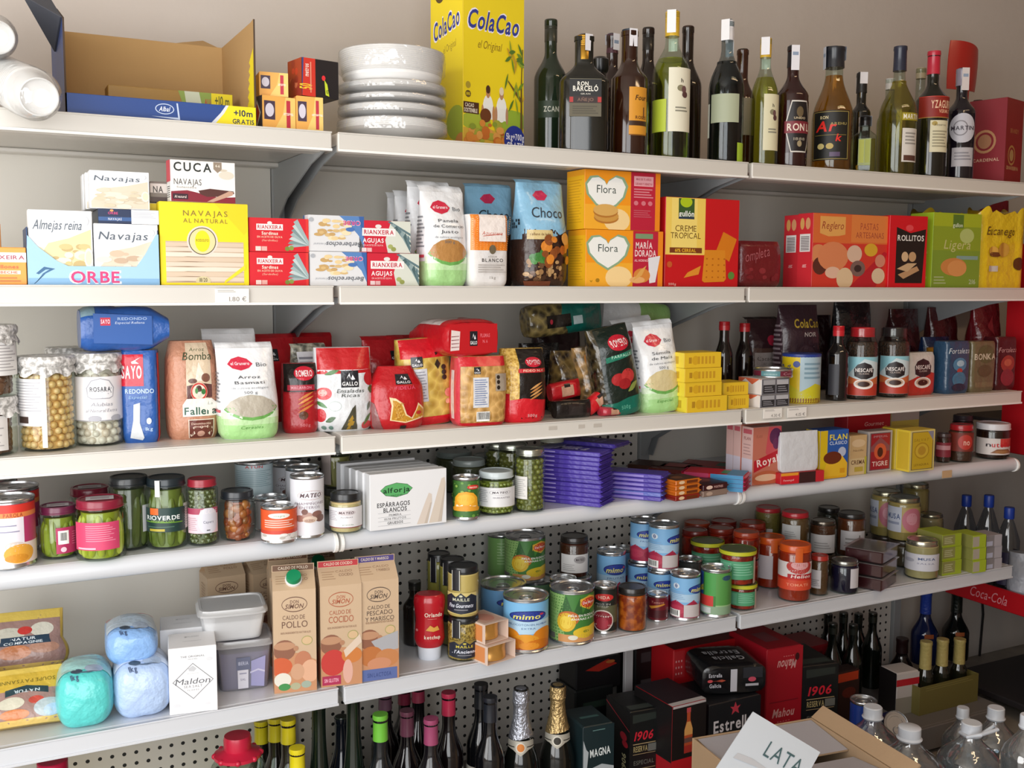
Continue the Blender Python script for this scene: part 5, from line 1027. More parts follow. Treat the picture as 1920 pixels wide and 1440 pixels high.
W2 = W_
o = bag('pasta_bag', 'red pasta bag lying flat on the penne bag, base towards the front', 'pasta bag', W_, H_, .17, red, (loc[0], loc[1]-.075, t+.001+H_*.5), 0, gp, rot3=(radians(-90), 0, radians(4)), tb=.75, b1=.3, wr=.004, n=4, belly=.02, front=[Pg([(0, .1), (1, .1), (1, .95), (0, .95)], 'e4dcd6'), Pg([(0, 0), (1, 0), (1, .2), (0, .2)], 'c0161f'), leaf(.7, .5, .2, .08, .4, 'c8504c')])
g = G(); art(g, lambda s, u_, q: (-W2*.44+W2*.88*s, (.5-u_)*H_*.84, -.0006-q), [R(0, 0, 1, 1, 'c0161f')]+gal(.5, .5, .16, .5)+[T('PLUMAS', .74, .6, .2, .12, 'e8707a'), T('Nº 6', .74, .4, .1, .1, 'e8707a'), Pg([(.02, .1), (.2, .12), (.22, .75), (.04, .8)], 'e8d8d4')]+[Pg([(.04, .2+.12*i), (.2, .22+.12*i), (.2, .24+.12*i), (.04, .23+.12*i)], '8a4a50') for i in range(4)], (W2*.88, H_*.84)); g.build('base_print', o)
pbag('pasta_bag', 'noodle bag with black panel and red foot right of the penne', 'pasta bag', 948, 1028, 654, speck('bc9238', 'e4be60', 150, .3, .6, .4), 3, vb=792, D=.075, rot=-6, tb=.8, b1=.3, wr=.003, belly=.1, seed=14, front=rome('c82430', 'FIDEO Nº4', [leaf(.7, .5-.045*i, .17, .018, .3, ('d8a060', 'c88848')[i % 2]) for i in range(4)], 'd01a28'), left=[R(0, 0, 1, .4, 'c01a28'), R(.3, .15, .7, .3, 'e0d8d8')], group=gp)
# untidy dark packs
def lump(label, u, v, y, rpx, hpx, mt, nm='pasta_bag', seed=1, rot3=(0, 0, 0), zb=None, fr=(), grp=gp, D=.07, n=2.4, wr=.012):
    p = ony(u, v, y); s = dep(p)/FPX; W, H = 2*rpx*s, 2*hpx*s
    return bag(nm, label, 'pasta bag', W, D, H, mt, (p.x, y, p.z-H/2 if zb is None else zb), 0, grp, rot3=tuple(radians(a) for a in rot3), tb=.6, b1=.3, wr=wr, belly=.12, n=n, seed=seed, front=fr)
dk = mat('1c1a1a', .15, 0, .8, 40, .6); clearpasta = speck('2a2018', '7a6438', 60, .15, .9, .7)
lump('black clear-wrapped pasta pack behind the noodle bag', 1010, 655, .22, 42, 62, dk, seed=3, zb=z3)
lump('dark pasta pack with glints left of the green bow-tie bag', 1062, 672, .14, 34, 58, clearpasta, seed=4, zb=z3, fr=[R(.1, .0, .9, .4, '181414')])
lump('clear fusilli pack squeezed between dark packs and the green bag', 1108, 672, .12, 30, 62, speck('5a4a34', 'b89058', 60, .15, .9, .7), seed=5, zb=z3, rot3=(0, -6, 0), fr=blobs(12, .3, .55, .9, .9, .06, .12, ['a8642c', 'b87838'], 3))
lump('dark purple pasta pack in the back row under the lying green pack', 1042, 640, .30, 50, 70, foil('2a1418'), seed=6, zb=z3)
o = pbag('pasta_bag', 'green and black bow-tie pasta bag leaning left by the silver semolina', 'pasta bag', 1138, 1214, 610, speck('16140f', '4a4028', 60, .15, .8, .7), 3, vb=778, D=.075, rot=-4, lean=-11, tb=.8, b1=.2, wr=.006, belly=.1, seed=15, group=gp, front=[R(.1, .05, 1, 1, '10201a')]+rom(.58, .82, .54, 0)+[Pg([(.2, .62), (.9, .66), (.9, .72), (.2, .68)], '1f7a62'), T('FARFALLE', .58, .675, .5, .03, 'a8d8c0'), E(.42, .42, .17, .07, 'b02428'), E(.66, .44, .17, .08, 'c03434'), E(.55, .36, .15, .06, 'a01c22'), leaf(.75, .31, .15, .04, .3, '8a9a4a'), R(0, 0, 1, .17, '0f6a58'), Pg([(.3, .17), (.6, .2), (1, .2), (1, .1)], '0f6a58'), T('500g', .5, .1, .24, .04, '5aa890')])[0]
p = ony(1085, 603, .14); W_ = 105*dep(p)/FPX
bag('pasta_bag', 'clear and green pasta pack lying across the top of the dark packs', 'pasta bag', .075, .055, .2, speck('3a3424', '8a7a48', 60, .15, .9, .7), (xat(992, .15, 1.22), .17, zat(.85, .15, 602)), 0, gp, rot3=(0, radians(84), 0), tb=.7, b1=.3, wr=.006, front=[R(0, .5, 1, 1, '0c5a50'), Pg([(0, .44), (.5, .38), (1, .5), (1, .56), (0, .56)], '0c5a50'), R(.35, .2, .75, .52, '14110f'), R(.45, .55, .72, .68, 'a8b8b8'), E(.55, .26, .08, .02, 'a82a3c')])
for (u, v, y, rp, hp, r3, c, lb, sd) in ((1062, 732, .075, 32, 17, 82, 'c81c28', 'small red noodle pack lying on top of the small heap', 2), (1076, 768, .035, 38, 17, 90, '1a1616', 'small black noodle pack lying at the front of the heap', 3), (1128, 750, .045, 36, 14, 54, 'cc1c26', 'small red noodle pack tilted upright right in the heap', 4), (1150, 779, .028, 24, 9, 90, 'b83848', 'small red noodle pack flat under the tilted one', 5)):
    p = ony(u, v, y); s = dep(p)/FPX; L_ = 2*rp*s; a = radians(r3)
    bag('noodle_pack', lb, 'noodle pack', 2*hp*s, .03, L_, foil(c), (p.x-sin(a)*L_/2, y+.01, max(p.z-cos(a)*L_/2, z3+hp*s*.95*abs(sin(a)))), 0, 'small noodle packs in a heap', rot3=(0, a, 0), tb=.8, b1=.3, wr=.005, seed=sd, front=[R(.2, .3, .8, .7, 'c89a80' if c != '1a1616' else '2a2424'), R(.1, .4, .3, .6, '241818')])
sem = dict(tb=.66, b1=.05, wr=.004, belly=.1, left=gl)
pbag('semolina_bag', 'silver and green semolina bag, front one leaning left', 'semolina bag', 1212, 1285, 598, silver, 3, vb=773, D=.07, rot=-3, lean=-5, seed=21, seal=(.014, silver), front=granero('Sémola', 'de Maíz', '', 'Especial', 'd8c898'), group='silver semolina bags', **sem)
pbag('semolina_bag', 'silver semolina bag behind the front one, only an edge showing', 'semolina bag', 1176, 1250, 592, silver, 3, .13, D=.07, rot=-3, lean=-7, seed=22, seal=(.014, silver), front=granero('Sémola', 'de Maíz', '', 'Especial', 'd8c898'), group='silver semolina bags', **sem)
bag('semolina_bag', 'silver bag lying at the back, its pale green foot showing on top', 'semolina bag', .085, .06, .19, silver, (xat(1258, .24, 1.24), .27, zat(1.15, .24, 600)), 0, 'silver semolina bags', rot3=(0, radians(-86), 0), front=[R(0, 0, 1, .5, '9ac878')], tb=.7, b1=.3, wr=.003)
# yellow boxes
yb = [R(0, 0, 1, 1, 'e8c02c'), E(.3, .5, .09, .3, 'd8a820'), R(.12, .3, .2, .7, 'b88a20')]+[R(.36+.1*i, .25, .42+.1*i, .75, 'cc9a24') for i in range(5)]
gy = 'small yellow boxes beside the silver semolina'
def ystack(us, n, vb, vts, d, tagw):
    z = z3; y = onz((us[0][0]+us[0][1])/2, vb, z3).y
    for i in range(n):
        o, z = pbox('yeast_box', 'flat yellow box, %s' % tagw[i], 'yellow box', us[i][0], us[i][1], vts[i], 'ecc832', None, y+.003*(i % 2), zb=z+(.0006 if i else 0), D=.07, front=yb, left=[R(0, 0, 1, 1, 'f0d640'), R(.3, .25, .7, .75, 'c8a428')], group=gy)
ystack([(1288, 1363), (1284, 1353), (1284, 1353), (1283, 1352)], 4, 772, [743, 716, 690, 661], 0, ['lowest of the left stack of four', 'second from the bottom of the left stack of four', 'third from the bottom of the left stack of four', 'topmost of the left stack of four'])
ystack([(1366, 1404), (1357, 1403)], 2, 766, [741, 717], 0, ['lower of the right stack of two', 'upper of the right stack of two'])
# drinks powders and coffee
gc = 'coffee and cocoa goods'
for u0, u1, vt, d, lb in ((1338, 1372, 605, .16, 'dark syrup bottle with red cap behind the yellow boxes, left one'), (1376, 1410, 608, .19, 'dark syrup bottle with red cap behind the yellow boxes, right one')):
    r, H, loc = fitc(u0, u1, vt, 3, d); bottle('syrup_bottle', lb, 'bottle', r, H, loc, '', dark='140c0c', rn=.012, s0=.55, n0=.82, cap=(.022, 'b01c24', .014, 'plain'), group='dark syrup bottles')
pbag('cocoa_pouch', 'brownish cocoa pouch with pale panel behind the round tin', 'cocoa pouch', 1410, 1472, 592, foil('5a4038'), 3, .235, D=.06, tb=.7, b1=.05, wr=.005, seed=31, front=[R(0, .62, 1, 1, '3a2226'), E(.62, .72, .17, .07, 'b02840'), R(.1, .36, .98, .56, 'a89c98'), T('Cacao Puro', .56, .48, .8, .05, '4a3e3a', ''), T('Alcalino', .5, .41, .4, .03, '7a6e6a', 'i'), R(.1, .0, .98, .34, '6a4a3c')], seal=(.01, foil('2a1c1e')))
pbag('cocoa_pouch', 'purple-brown cocoa pouch with gold script behind the yellow tin', 'cocoa pouch', 1474, 1546, 572, foil('3c2830'), 3, .15, D=.07, tb=.7, b1=.06, wr=.004, seed=32, front=[T('ColaCao', .6, .8, .72, .09, 'c8a83c', 'bi'), T('NOIR', .62, .68, .34, .045, 'c8b8b0'), E(.5, .4, .3, .16, '4a343c'), E(.5, .3, .2, .06, '2a1a20')], left=lines(.2, .8, .3, .8, 10, '8a7a80'))
r, H, loc = fitc(1466, 1535, 662, 3, vb=757)
root = thing('cocoa_tin', 'yellow and pale blue cocoa tin with blue lid', 'cocoa tin', loc, face_cam(loc[0], loc[1]), gc)
g = G(); g.lathe([(r*.97, 0), (r, .003), (r, H-.006)], mat('dcc01c', .4), 36); art(g, cylmap(r+.0006, .002, H-.007, 0, pi), [R(0, 0, .48, 1, 'd8bc18'), R(.48, 0, 1, 1, 'a8c0cc'), Pg([(.3, 0), (1, 0), (1, .35), (.75, .42), (.5, .25), (.3, .4)], 'c8c028'), R(.2, .0, .9, .1, '8a5a2c'), T('Quik', .2, .72, .3, .2, '1c3a78', 'bi'), E(.42, .84, .06, .07, '3a4a90'), Pg([(.05, .1), (.25, .2), (.2, .3), (.05, .25)], '2c4a98')]+lines(.55, .9, .5, .9, 4, '7a98a8'), (r*pi, H), seg=.12); g.build('tin_body', root)
g = G(); g.lathe([(r*1.02, H-.008), (r*1.03, H-.006), (r*1.03, H-.001), (r*.98, H), (0, H)], mat('2a3f8c', .35), 36); g.build('lid', root)
# round tin on little boxes
zb4 = z3; y4 = onz(1440, 764, z3).y
blk = [R(0, 0, 1, 1, '6a6a70'), R(.06, .08, .48, .94, '2c2c30'), R(.54, .08, .96, .94, '2c2c30'), R(.06, .62, .48, .94, 'a8a8ac'), R(.54, .62, .96, .94, 'b8b8bc')]+lines(.1, .44, .15, .55, 3, '8a8a90')+lines(.58, .92, .15, .55, 3, '8a8a90')
t = z3
for i, (u0, u1, vt, lb) in enumerate(((1425, 1480, 740, 'small tea box with black grid front, lower of two'), (1428, 1480, 710, 'small tea box with black grid front, upper of two'))):
    o, t = pbox('tea_box', lb, 'small box', u0, u1, vt, 'e6e2e0', None, y4+.002*i, zb=t+(.0006 if i else 0), D=.085, front=blk, left=[R(0, 0, 1, 1, 'ece6e2'), Pg([(0, .5), (.3, .95), (.6, .6), (.9, .98), (1, .95), (1, 1), (0, 1)], 'd86a4a')], group='two small tea boxes under the round tin')
r, H, loc = fitc(1410, 1488, 690, None, y4+.043, zb=t+.0006)
can('paste_tin', 'flat round teal and red tin lying on the two small tea boxes', 'tin', r*.93, H, loc, '6e2436', [R(.3, .1, .62, .9, '5a8a90'), R(.35, .3, .57, .5, '8ab0b0'), T('Cola', .78, .5, .2, .4, 'c89098', 'i')], pull=False)
r, H, loc = fitc(1548, 1588, 613, 3, vb=752)
bottle('syrup_bottle', 'tall black bottle with red cap left of the coffee jars', 'bottle', r, H, loc, '', dark='0e0c0e', rn=.0125, s0=.62, n0=.8, cap=(.026, 'c4202a', .0145, 'plain'), group='dark syrup bottles', labels=[(.08, .5, 60, '3a3c44', [], -20)])
def nes(root, r, H): pass
na = [Pg([(0, .55), (.5, .95), (1, .85), (1, 1), (0, 1)], '8ac0cc'), R(0, .0, 1, .3, 'b83a28'), Pg([(0, .3), (1, .3), (1, .5), (.7, .42), (.3, .42), (0, .5)], 'c86a3c'), Pg([(.22, .5), (.2, .68), (.3, .8), (.5, .86), (.7, .8), (.8, .68), (.78, .5), (.5, .4)], '241c1e'), T('NESCAFÉ', .5, .66, .52, .09, 'ece4e0'), T('CLASSIC', .5, .57, .3, .04, 'b8a8a0'), E(.5, .3, .3, .13, 'ece6e0'), E(.5, .31, .24, .09, 'c8a890'), E(.5, .3, .18, .07, '3a1c14')]
for u0, u1, vt, vb, lc, lb in ((1584, 1642, 614, 750, 'c4202c', 'coffee jar with bright red lid'), (1643, 1701, 614, 746, '2a2024', 'coffee jar with dark brown lid, right of the red-lidded one')):
    pjar(lb, u0, u1, vt, lc, speck('1c0f0a', '4a2c1c', 200, .6, .6), 3, vb=vb, name='coffee_jar', cat='coffee jar', labels=[(.06, .6, 120, 'c8d8dc', na, 8)], lidh=.024, neck=.8, shoulder=.72, lidr=.03, turn=2, group='instant coffee jars', level=.8)
pbag('coffee_refill', 'pale coffee refill pouch with red foot and cup picture', 'coffee pouch', 1702, 1756, 661, foil('d4cfc8'), 3, vb=741, D=.045, tb=.9, b1=.6, wr=.002, n=4, seed=33, front=[R(0, 0, 1, .34, 'c03428'), Pg([(0, .34), (.3, .45), (1, .3), (1, .5), (.7, .55)], 'c03428')]+na[3:])
pjar('coffee jar with orange lid behind the pale refill pouch', 1733, 1778, 652, 'd8962a', speck('1c0f0a', '4a2c1c', 200, .6, .6), 3, d=.13, name='coffee_jar', cat='coffee jar', lidh=.02, group='instant coffee jars', labels=[(.2, .6, 120, '6a5a50', [], 0)])
coffee = [('ground coffee brick, blue with white script', 1776, 1820, 640, 738, '2c4a66', [T('Fortaleza', .5, .82, .9, .1, 'dce8ee', 'i'), E(.5, .56, .3, .13, '4a86a8'), E(.52, .58, .17, .06, 'a8c8d8'), E(.5, .44, .12, .05, 'b84438'), E(.5, .28, .3, .14, '3f7a98'), E(.5, .12, .3, .08, '1a2c40')]), ('ground coffee brick, olive brown with pale capitals', 1823, 1868, 640, 735, '6e6448', [T('BONKA', .5, .7, .9, .11, 'c8c0a8'), E(.55, .75, .36, .18, '5a5a38'), T('BONKA', .5, .7, .9, .11, 'd0c8b0'), E(.5, .42, .3, .12, '5a4e34'), R(.1, .1, .9, .2, '7a6e50')]), ('ground coffee brick, dark red with script, last on the coffee shelf', 1870, 1907, 632, 731, '4c141a', [T('Fortaleza', .5, .76, .9, .09, 'd0a0a0', 'i'), E(.5, .5, .36, .16, 'a03a30'), E(.5, .24, .36, .16, '8a2a34'), E(.5, .52, .2, .07, 'c06048')])]
for lb, u0, u1, vt, vb, c, fr in coffee:
    pbag('coffee_brick', lb, 'coffee brick', u0, u1, vt, foil(c), 3, vb=vb, D=.055, tb=.95, b1=.8, wr=.002, n=6, belly=.02, seed=u0, front=fr, group='vacuum-packed coffee bricks')
for u, v, y, rp, hp, c, lb in ((1596, 600, .24, 44, 66, '15151a', 'shiny black snack bag at the back above the coffee jars'), (1530, 618, .3, 34, 50, '2a1216', 'dark snack bag at the back left of the shiny black one'), (1692, 612, .3, 36, 60, '3c1016', 'dark wine-red snack bag at the back above the refill pouch'), (1764, 610, .31, 36, 62, '4a1218', 'dark red snack bag at the back above the blue coffee brick'), (1846, 604, .24, 36, 64, '7a1420', 'bright red snack bag at the back right end, above the coffee bricks'), (1752, 662, .2, 36, 56, '16305a', 'dark blue bag at the back left of the blue coffee brick')):
    p = ony(u, v, y); s = dep(p)/FPX
    bag('snack_bag', lb, 'snack bag', 2*rp*s, .075, zat(p.x, y, v-hp*.55)-z3, mat(c, .2, 0, .8, 36, .5), (p.x, y, z3), 0, 'bags at the back of the coffee shelf', tb=.5, b1=.2, wr=.012, seed=u, front=[Pg([(.3, .7), (.6, .85), (.5, .6)], 'a83038' if 'bright' in lb else c)])
# ------------------------------------------------------------------ fourth shelf
z4 = SZ[4]; K4 = 4
gcn = 'food cans on the fourth shelf'; gjr = 'glass jars on the fourth shelf'
par = [R(0, 0, 1, 1, 'b83a6a'), R(0, .86, 1, 1, 'd8362c'), R(.0, .78, 1, .86, 'e88a4a'), T('PAROLA', .55, .82, .24, .06, 'b0442a'), R(.2, .35, .68, .78, 'ece8f0'), R(0, 0, 1, .35, 'eee0d8'), E(.56, .3, .12, .08, 'd8ccc4'), E(.62, .17, .2, .16, 'e8a83c'), E(.58, .1, .15, .07, 'd8922c'), E(.3, .12, .12, .06, 'f2e8e0')]+lines(.26, .62, .5, .7, 2, '9a98b0', .2)
r, H, loc = fitc(-24, 66, 930, 4, vb=1068)
for i, (dx, dy, lb) in enumerate(((0, 0, 'purple and white potato can at the left end, front one'), (.012, .105, 'purple and white potato can at the left end, second row'), (-.02, .21, 'purple and white potato can at the left end, back row'))):
    can('tin_can', lb, 'can', r, H, (loc[0]+dx, loc[1]+dy, z4), 'b83a6a', par, group=gcn)
zo = [R(0, 0, 1, 1, 'b02a5c'), R(.06, .36, .36, .88, 'f0eef0')]+bars(.1, .42, .32, .84)+lines(.45, .92, .3, .85, 6, 'd86a90', .3)+[E(.2, .16, .08, .1, 'f0c8d4')]
def ltop(root, r, H):
    g = G(); art(g, lambda s, t, o: (-.6*r+1.2*r*s, -.5*r+r*t, H-.0006+o), [R(.05, .1, .95, .9, 'd8d2d6'), R(.2, .3, .8, .7, 'b8aeb4')], (1, 1)); g.build('lid_print', root)
pep = ['a8b838', '98a82c', 'b8c24a', '8a9a28']
pjar('jar of green chillies with plum lid and label turned right', 77, 147, 946, '6a2444', pep, 4, vb=1050, kind='rods', size=.008, labels=[(.12, .62, 100, 'b02a5c', zo, 42)], lidh=.014, group=gjr, extra=ltop, cname='chillies')
pjar('jar of yellow-green chillies with dark red lid and pink label', 146, 236, 933, '8c1f38', ['c2cc34', 'b0bc2c', 'ccd450', '9aa826'], 4, vb=1054, kind='rods', size=.009, labels=[(.2, .66, 112, 'd4466e', lines(.3, .9, .3, .92, 8, 'ec9ab0', .3)+[R(.1, .04, .5, .1, 'f0b8c8')], -12)], lidh=.016, group=gjr, extra=ltop, cname='chillies', seed=2)
pjar('dark red-lidded chilli jar half hidden behind the two front chilli jars', 134, 208, 912, '8c1f38', pep, 4, d=.24, kind='rods', size=.009, lidh=.016, group=gjr, extra=ltop, cname='chillies')
gk = ['5c6a2a', '6a7832', '4c5a22']
pjar('tall gherkin jar with black lid and white side label', 208, 282, 892, '1f2426', ['4a5628', '5a6630', '3c4820'], 4, vb=1034, kind='rods', size=.009, labels=[(.25, .62, 50, 'c8cace', [], 62)], lidh=.016, group=gjr, cname='gherkins')
rv = [R(0, 0, 1, 1, '1e3a36'), R(.17, .72, .37, 1.0, 'e86a2c'), T('RIOVERDE', .45, .6, .76, .17, 'e8ecea'), Pg([(.02, .42), (.9, .36), (.9, .4), (.02, .46)], '6a9a2c'), T('PEPINILLOS', .45, .46, .5, .06, '8aa85a'), R(.15, .04, .5, .14, 'b8a83c'), R(.1, .2, .7, .24, '4a6a5a')]
pjar('tall gherkin jar with black lid and dark green label', 277, 352, 893, '1f2a30', ['7a8a34', '8a983c', '6a7a2c'], 4, vb=1032, kind='rods', size=.009, labels=[(.26, .6, 128, '1e3a36', rv, -6), (.28, .64, 34, 'c4c0bc', lines(.1, .9, .1, .9, 8, '9a9694'), 68, 'back_label'), (.76, .99, 14, 'd8dcd8', [], -24, 'seal_strip')], lidh=.016, group=gjr, cname='gherkins', seed=3)
de = [R(0, 0, 1, 1, 'e8c8d0'), R(0, .76, 1, 1, 'a8405c'), E(.66, .5, .3, .55, 'd4d4de'), T('DELICIAS', .68, .86, .5, .16, 'ece4e8', 'i'), T('Capers', .66, .45, .3, .1, '8a8a98'), R(.6, .1, .7, .14, '4a4a50')]+lines(.05, .34, .1, .65, 7, 'b898a4', .3)
pjar('slim caper jar with red lid and pink label', 353, 410, 896, '9c2434', ['6a7040', '7a8048', '5a6236'], 4, vb=1025, kind='balls', size=.0052, labels=[(.2, .58, 128, 'e8c8d0', de, 0)], lidh=.014, group=gjr, cname='capers')
pjar('round mixed mushroom jar with black lid', 411, 482, 918, '20242a', ['a8622c', 'c2702c', '8a5428', 'b8763c', '9a4a24'], 4, vb=1018, kind='bits', size=.0105, round_=1, neck=.78, lidh=.015, group=gjr, cname='mushrooms')
o, t = pcan('plain can under the large pale blue can', 446, 512, 930, 'c4c8ca', (), 4, d=.18, group=gcn)
pcan('large pale blue can standing at the back behind the mushroom jar', 442, 512, 862, 'b8ccd2', [T('ATUN', .5, .95, .3, .08, 'c84a4a')]+lines(.15, .85, .3, .85, 9, '8aa4ac', .3), d=o.location.y, zb=t+.0005, group=gcn)
mt = [R(0, 0, 1, 1, 'e4e4ea'), E(.58, .72, .27, .085, 'c0a8a8'), E(.58, .72, .26, .077, 'e4e4ea'), T('MATEO', .58, .72, .42, .07, '4a2c34', 'bi'), T('CHAMPIÑONES', .55, .575, .62, .045, '8a7a86', ''), T('ENTEROS', .55, .505, .4, .045, '8a7a86', '')]+[E(.36, .31, .11, .06, 'a8786a'), E(.5, .37, .1, .05, 'b8968a'), E(.7, .38, .11, .06, '8a6258'), E(.76, .3, .12, .065, '7a5a50'), E(.55, .29, .14, .06, 'd8c2b0'), E(.54, .27, .1, .03, 'b09080'), E(.45, .43, .06, .05, '7a5248')]
pcan('tall white mushroom can, front one of three', 546, 608, 889, 'e4e4ea', mt, 4, vb=1010, group=gcn, lab=(.03, .97))
pcan('tall white mushroom can, middle one behind the front can', 537, 599, 873, 'e4e4ea', mt, 4, d=.17, group=gcn)
pcan('tall white mushroom can, last one in the row of three', 511, 570, 866, 'e0e0e6', mt, 4, d=.26, group=gcn)
sm = [R(0, 0, 1, 1, 'e2592c'), R(0, 0, 1, .22, 'e4e0de'), R(0, .22, 1, .34, 'cc4634'), E(.5, .82, .2, .09, 'eee8e0'), T('vinagre', .5, .82, .2, .06, '9ab09a')]+lines(.22, .8, .42, .7, 4, 'f0cabc', .45)+blobs(9, .2, .04, .85, .2, .04, .09, ['cfcac4', 'e8e4e0', 'bcb4ac'], 3)
pcan('small orange and white can in front of the tall mushroom cans', 491, 557, 945, 'e2592c', sm, 4, vb=1020, group=gcn)
pcan('small can right behind the small orange and white one', 478, 540, 930, 'a8a4a4', (), 4, d=.135, group=gcn)
ml = [R(0, 0, 1, 1, 'e4e2e4'), R(0, 0, 1, .04, '8a2c34'), E(.52, .74, .22, .14, 'd0c8ca'), T('MATEO', .52, .74, .34, .11, '4a2c34', 'bi'), T('ALUBIAS', .52, .52, .28, .06, '9a949a'), T('granada', .55, .16, .26, .05, '8aa08a')]+lines(.06, .3, .35, .85, 6, 'a8a4ac', .3)
pjar('small mushroom jar with black lid and white label, right of the shelf joint', 618, 679, 922, '1c1e20', 'd8c08a', 4, vb=1002, labels=[(.16, .68, 150, 'e4e2e4', ml, 0)], lidh=.016, group=gjr, level=.8)
o, t = pjar('dull jar hidden at the back under the asparagus jar', 604, 664, 912, '4a4a44', 'a09a6a', 4, d=.22, group=gjr)
pjar('asparagus jar with pale spears standing on another jar at the back', 604, 664, 835, '3a4034', ['b8ae68', 'c2b878', 'a89e58'], d=o.location.y, zb=t+.0005, kind='rods', size=.008, labels=[(.1, .9, 60, 'b8aaa4', [], -55)], group=gjr, cname='asparagus')
esp = [R(0, 0, 1, 1, 'e9eaec'), Pg([(.13, .7), (.2, .78), (.34, .82), (.48, .78), (.55, .7), (.48, .6), (.34, .56), (.2, .6)], '3a5a3c'), Pg([(.135, .7), (.205, .775), (.34, .812), (.475, .775), (.545, .7), (.475, .608), (.34, .568), (.205, .608)], '5cae68'), T('alforja', .34, .69, .34, .085, '173a24'), T('natural', .34, .6, .14, .025, '2a5a3a'), T('ESPÁRRAGOS', .3, .44, .42, .075, '4a4a4c'), T('BLANCOS', .32, .345, .3, .075, '4a4a4c'), T('PRIMERA', .32, .25, .16, .035, '8a8a8c'), T('10/16 FRUTOS', .32, .185, .28, .035, '8a8a8c'), T('GRUESOS', .32, .11, .2, .045, '6a6a6c')]+[R(.1, y, .52, y+.004, '9a9a9e') for y in (.295, .22, .15, .07)]
esp += [Pg([(.6, .03), (.72, .45), (.76, .58), (.8, .55), (.8, .4), (.74, .03)], 'dcd0c4'), Pg([(.76, .03), (.88, .6), (.93, .82), (.97, .84), (.985, .72), (.92, .03)], 'd9cdbf'), Pg([(.7, .03), (.78, .4), (.8, .4), (.74, .03)], 'c9bcae'), Pg([(.88, .03), (.96, .6), (.985, .72), (.93, .03)], 'c9bcae')]
W_, H_, loc = fit(692, 838, 884, 4, vb=988, D=.028)
for i, lb in enumerate(('front one of five', 'second from the front', 'third from the front', 'fourth from the front', 'rearmost of five')):
    carton('asparagus_box', 'white asparagus box with green badge, '+lb, 'asparagus box', W_, .028, H_*(1 if i < 4 else 1.02), 'dfe0e2', (loc[0]-.004*i, loc[1]+.03*i+.012*(i == 4), z4), radians(2), 'white asparagus boxes in a row', front=esp if i == 0 else esp[:1])
gpj = ['8a9438', '7c8830', '98a044']
for u0, u1, vt, d, lc, lb in ((815, 888, 845, .3, '7a8480', 'jar with grey lid in the back row right of the asparagus boxes'), (846, 912, 860, .19, '9aa4a0', 'jar with pale grey lid behind the corn can'), (884, 944, 852, .28, '8a9490', 'jar with grey lid in the back row behind the pea jar')):
    pjar(lb, u0, u1, vt, lc, '4a4c30', 4, d=d, lidh=.014, group=gjr)
sun = [R(0, 0, 1, 1, '3f7030')]+blobs(50, .0, 0, 1, 1, .02, .04, ['6a9a40', '2f5a24', '8aae50'], 4)+[Pg([(.22, .3), (.24, .55), (.34, .68), (.5, .72), (.66, .68), (.76, .55), (.78, .3), (.8, .18), (.2, .18)], 'e8a428'), E(.5, .5, .2, .15, 'f0b83a'), T('Maiz', .5, .3, .46, .1, 'f4ead0', 'bi'), Pg([(.18, .2), (.82, .2), (.82, .28), (.5, .34), (.18, .28)], 'e09a2c'), E(.66, .84, .14, .06, 'd0382c'), T('iotto', .66, .84, .18, .05, 'f4e8d8')]
pcan('small green and yellow corn can right of the asparagus boxes', 849, 899, 892, '3f7030', sun, 4, vb=976, group=gcn, turn=0)
pe = [R(0, 0, 1, 1, 'e4e4e6'), R(0, 0, 1, .03, '9a9a5a'), E(.55, .76, .24, .14, '9a949a'), E(.55, .76, .23, .13, 'e4e4e6'), T('MATEO', .55, .76, .34, .1, '3c3038', 'bi'), T('GUISANTES', .58, .5, .38, .07, '8a868c')]+lines(.04, .28, .25, .9, 7, 'a8a8ae', .3)
pjar('pea jar with white lid and white label', 895, 965, 881, 'c2cccf', ['8f9a3a', '9ca646', '7f8a30'], 4, vb=968, kind='balls', size=.0046, labels=[(.2, .66, 140, 'e4e4e6', pe, 6)], lidh=.014, group=gjr, cname='peas')
pjar('tall olive jar with bright rim and white side label, in front of others', 964, 1022, 840, 'b8bcae', ['7a7c34', '8a8a3e', '6a6e2c'], 4, vb=962, kind='balls', size=.0062, labels=[(.22, .58, 62, 'dcdad6', lines(.1, .9, .1, .9, 9, 'a8a6a4', .3), -40)], lidh=.014, metal=1, group=gjr, cname='olives')
pjar('tall olive jar in the second row left of the front olive jar', 932, 990, 830, 'b8bcae', ['6a6a30', '7a783a'], 4, d=.15, kind='balls', size=.0065, lidh=.014, metal=1, group=gjr, cname='olives', labels=[(.2, .5, 60, 'c8c6c2', [], -60)])
pjar('tall olive jar in the third row, leftmost of the olive jars', 908, 962, 828, 'b8bcae', ['6a6a30', '7a783a'], 4, d=.225, kind='balls', size=.0065, lidh=.014, metal=1, group=gjr, cname='olives', labels=[(.2, .5, 60, 'd0ceca', [], -60)])
pjar('tall brown-green jar with white label left of the purple chocolate', 1010, 1058, 818, '8a8a7a', ['5a5a2c', '6a6834'], 4, d=.12, kind='balls', size=.006, labels=[(.42, .76, 160, 'd4d2d2', [E(.74, .8, .12, .14, '8a4a48')]+lines(.1, .6, .15, .85, 7, 'a8a6a8', .3), 0)], lidh=.012, group=gjr, cname='olives')
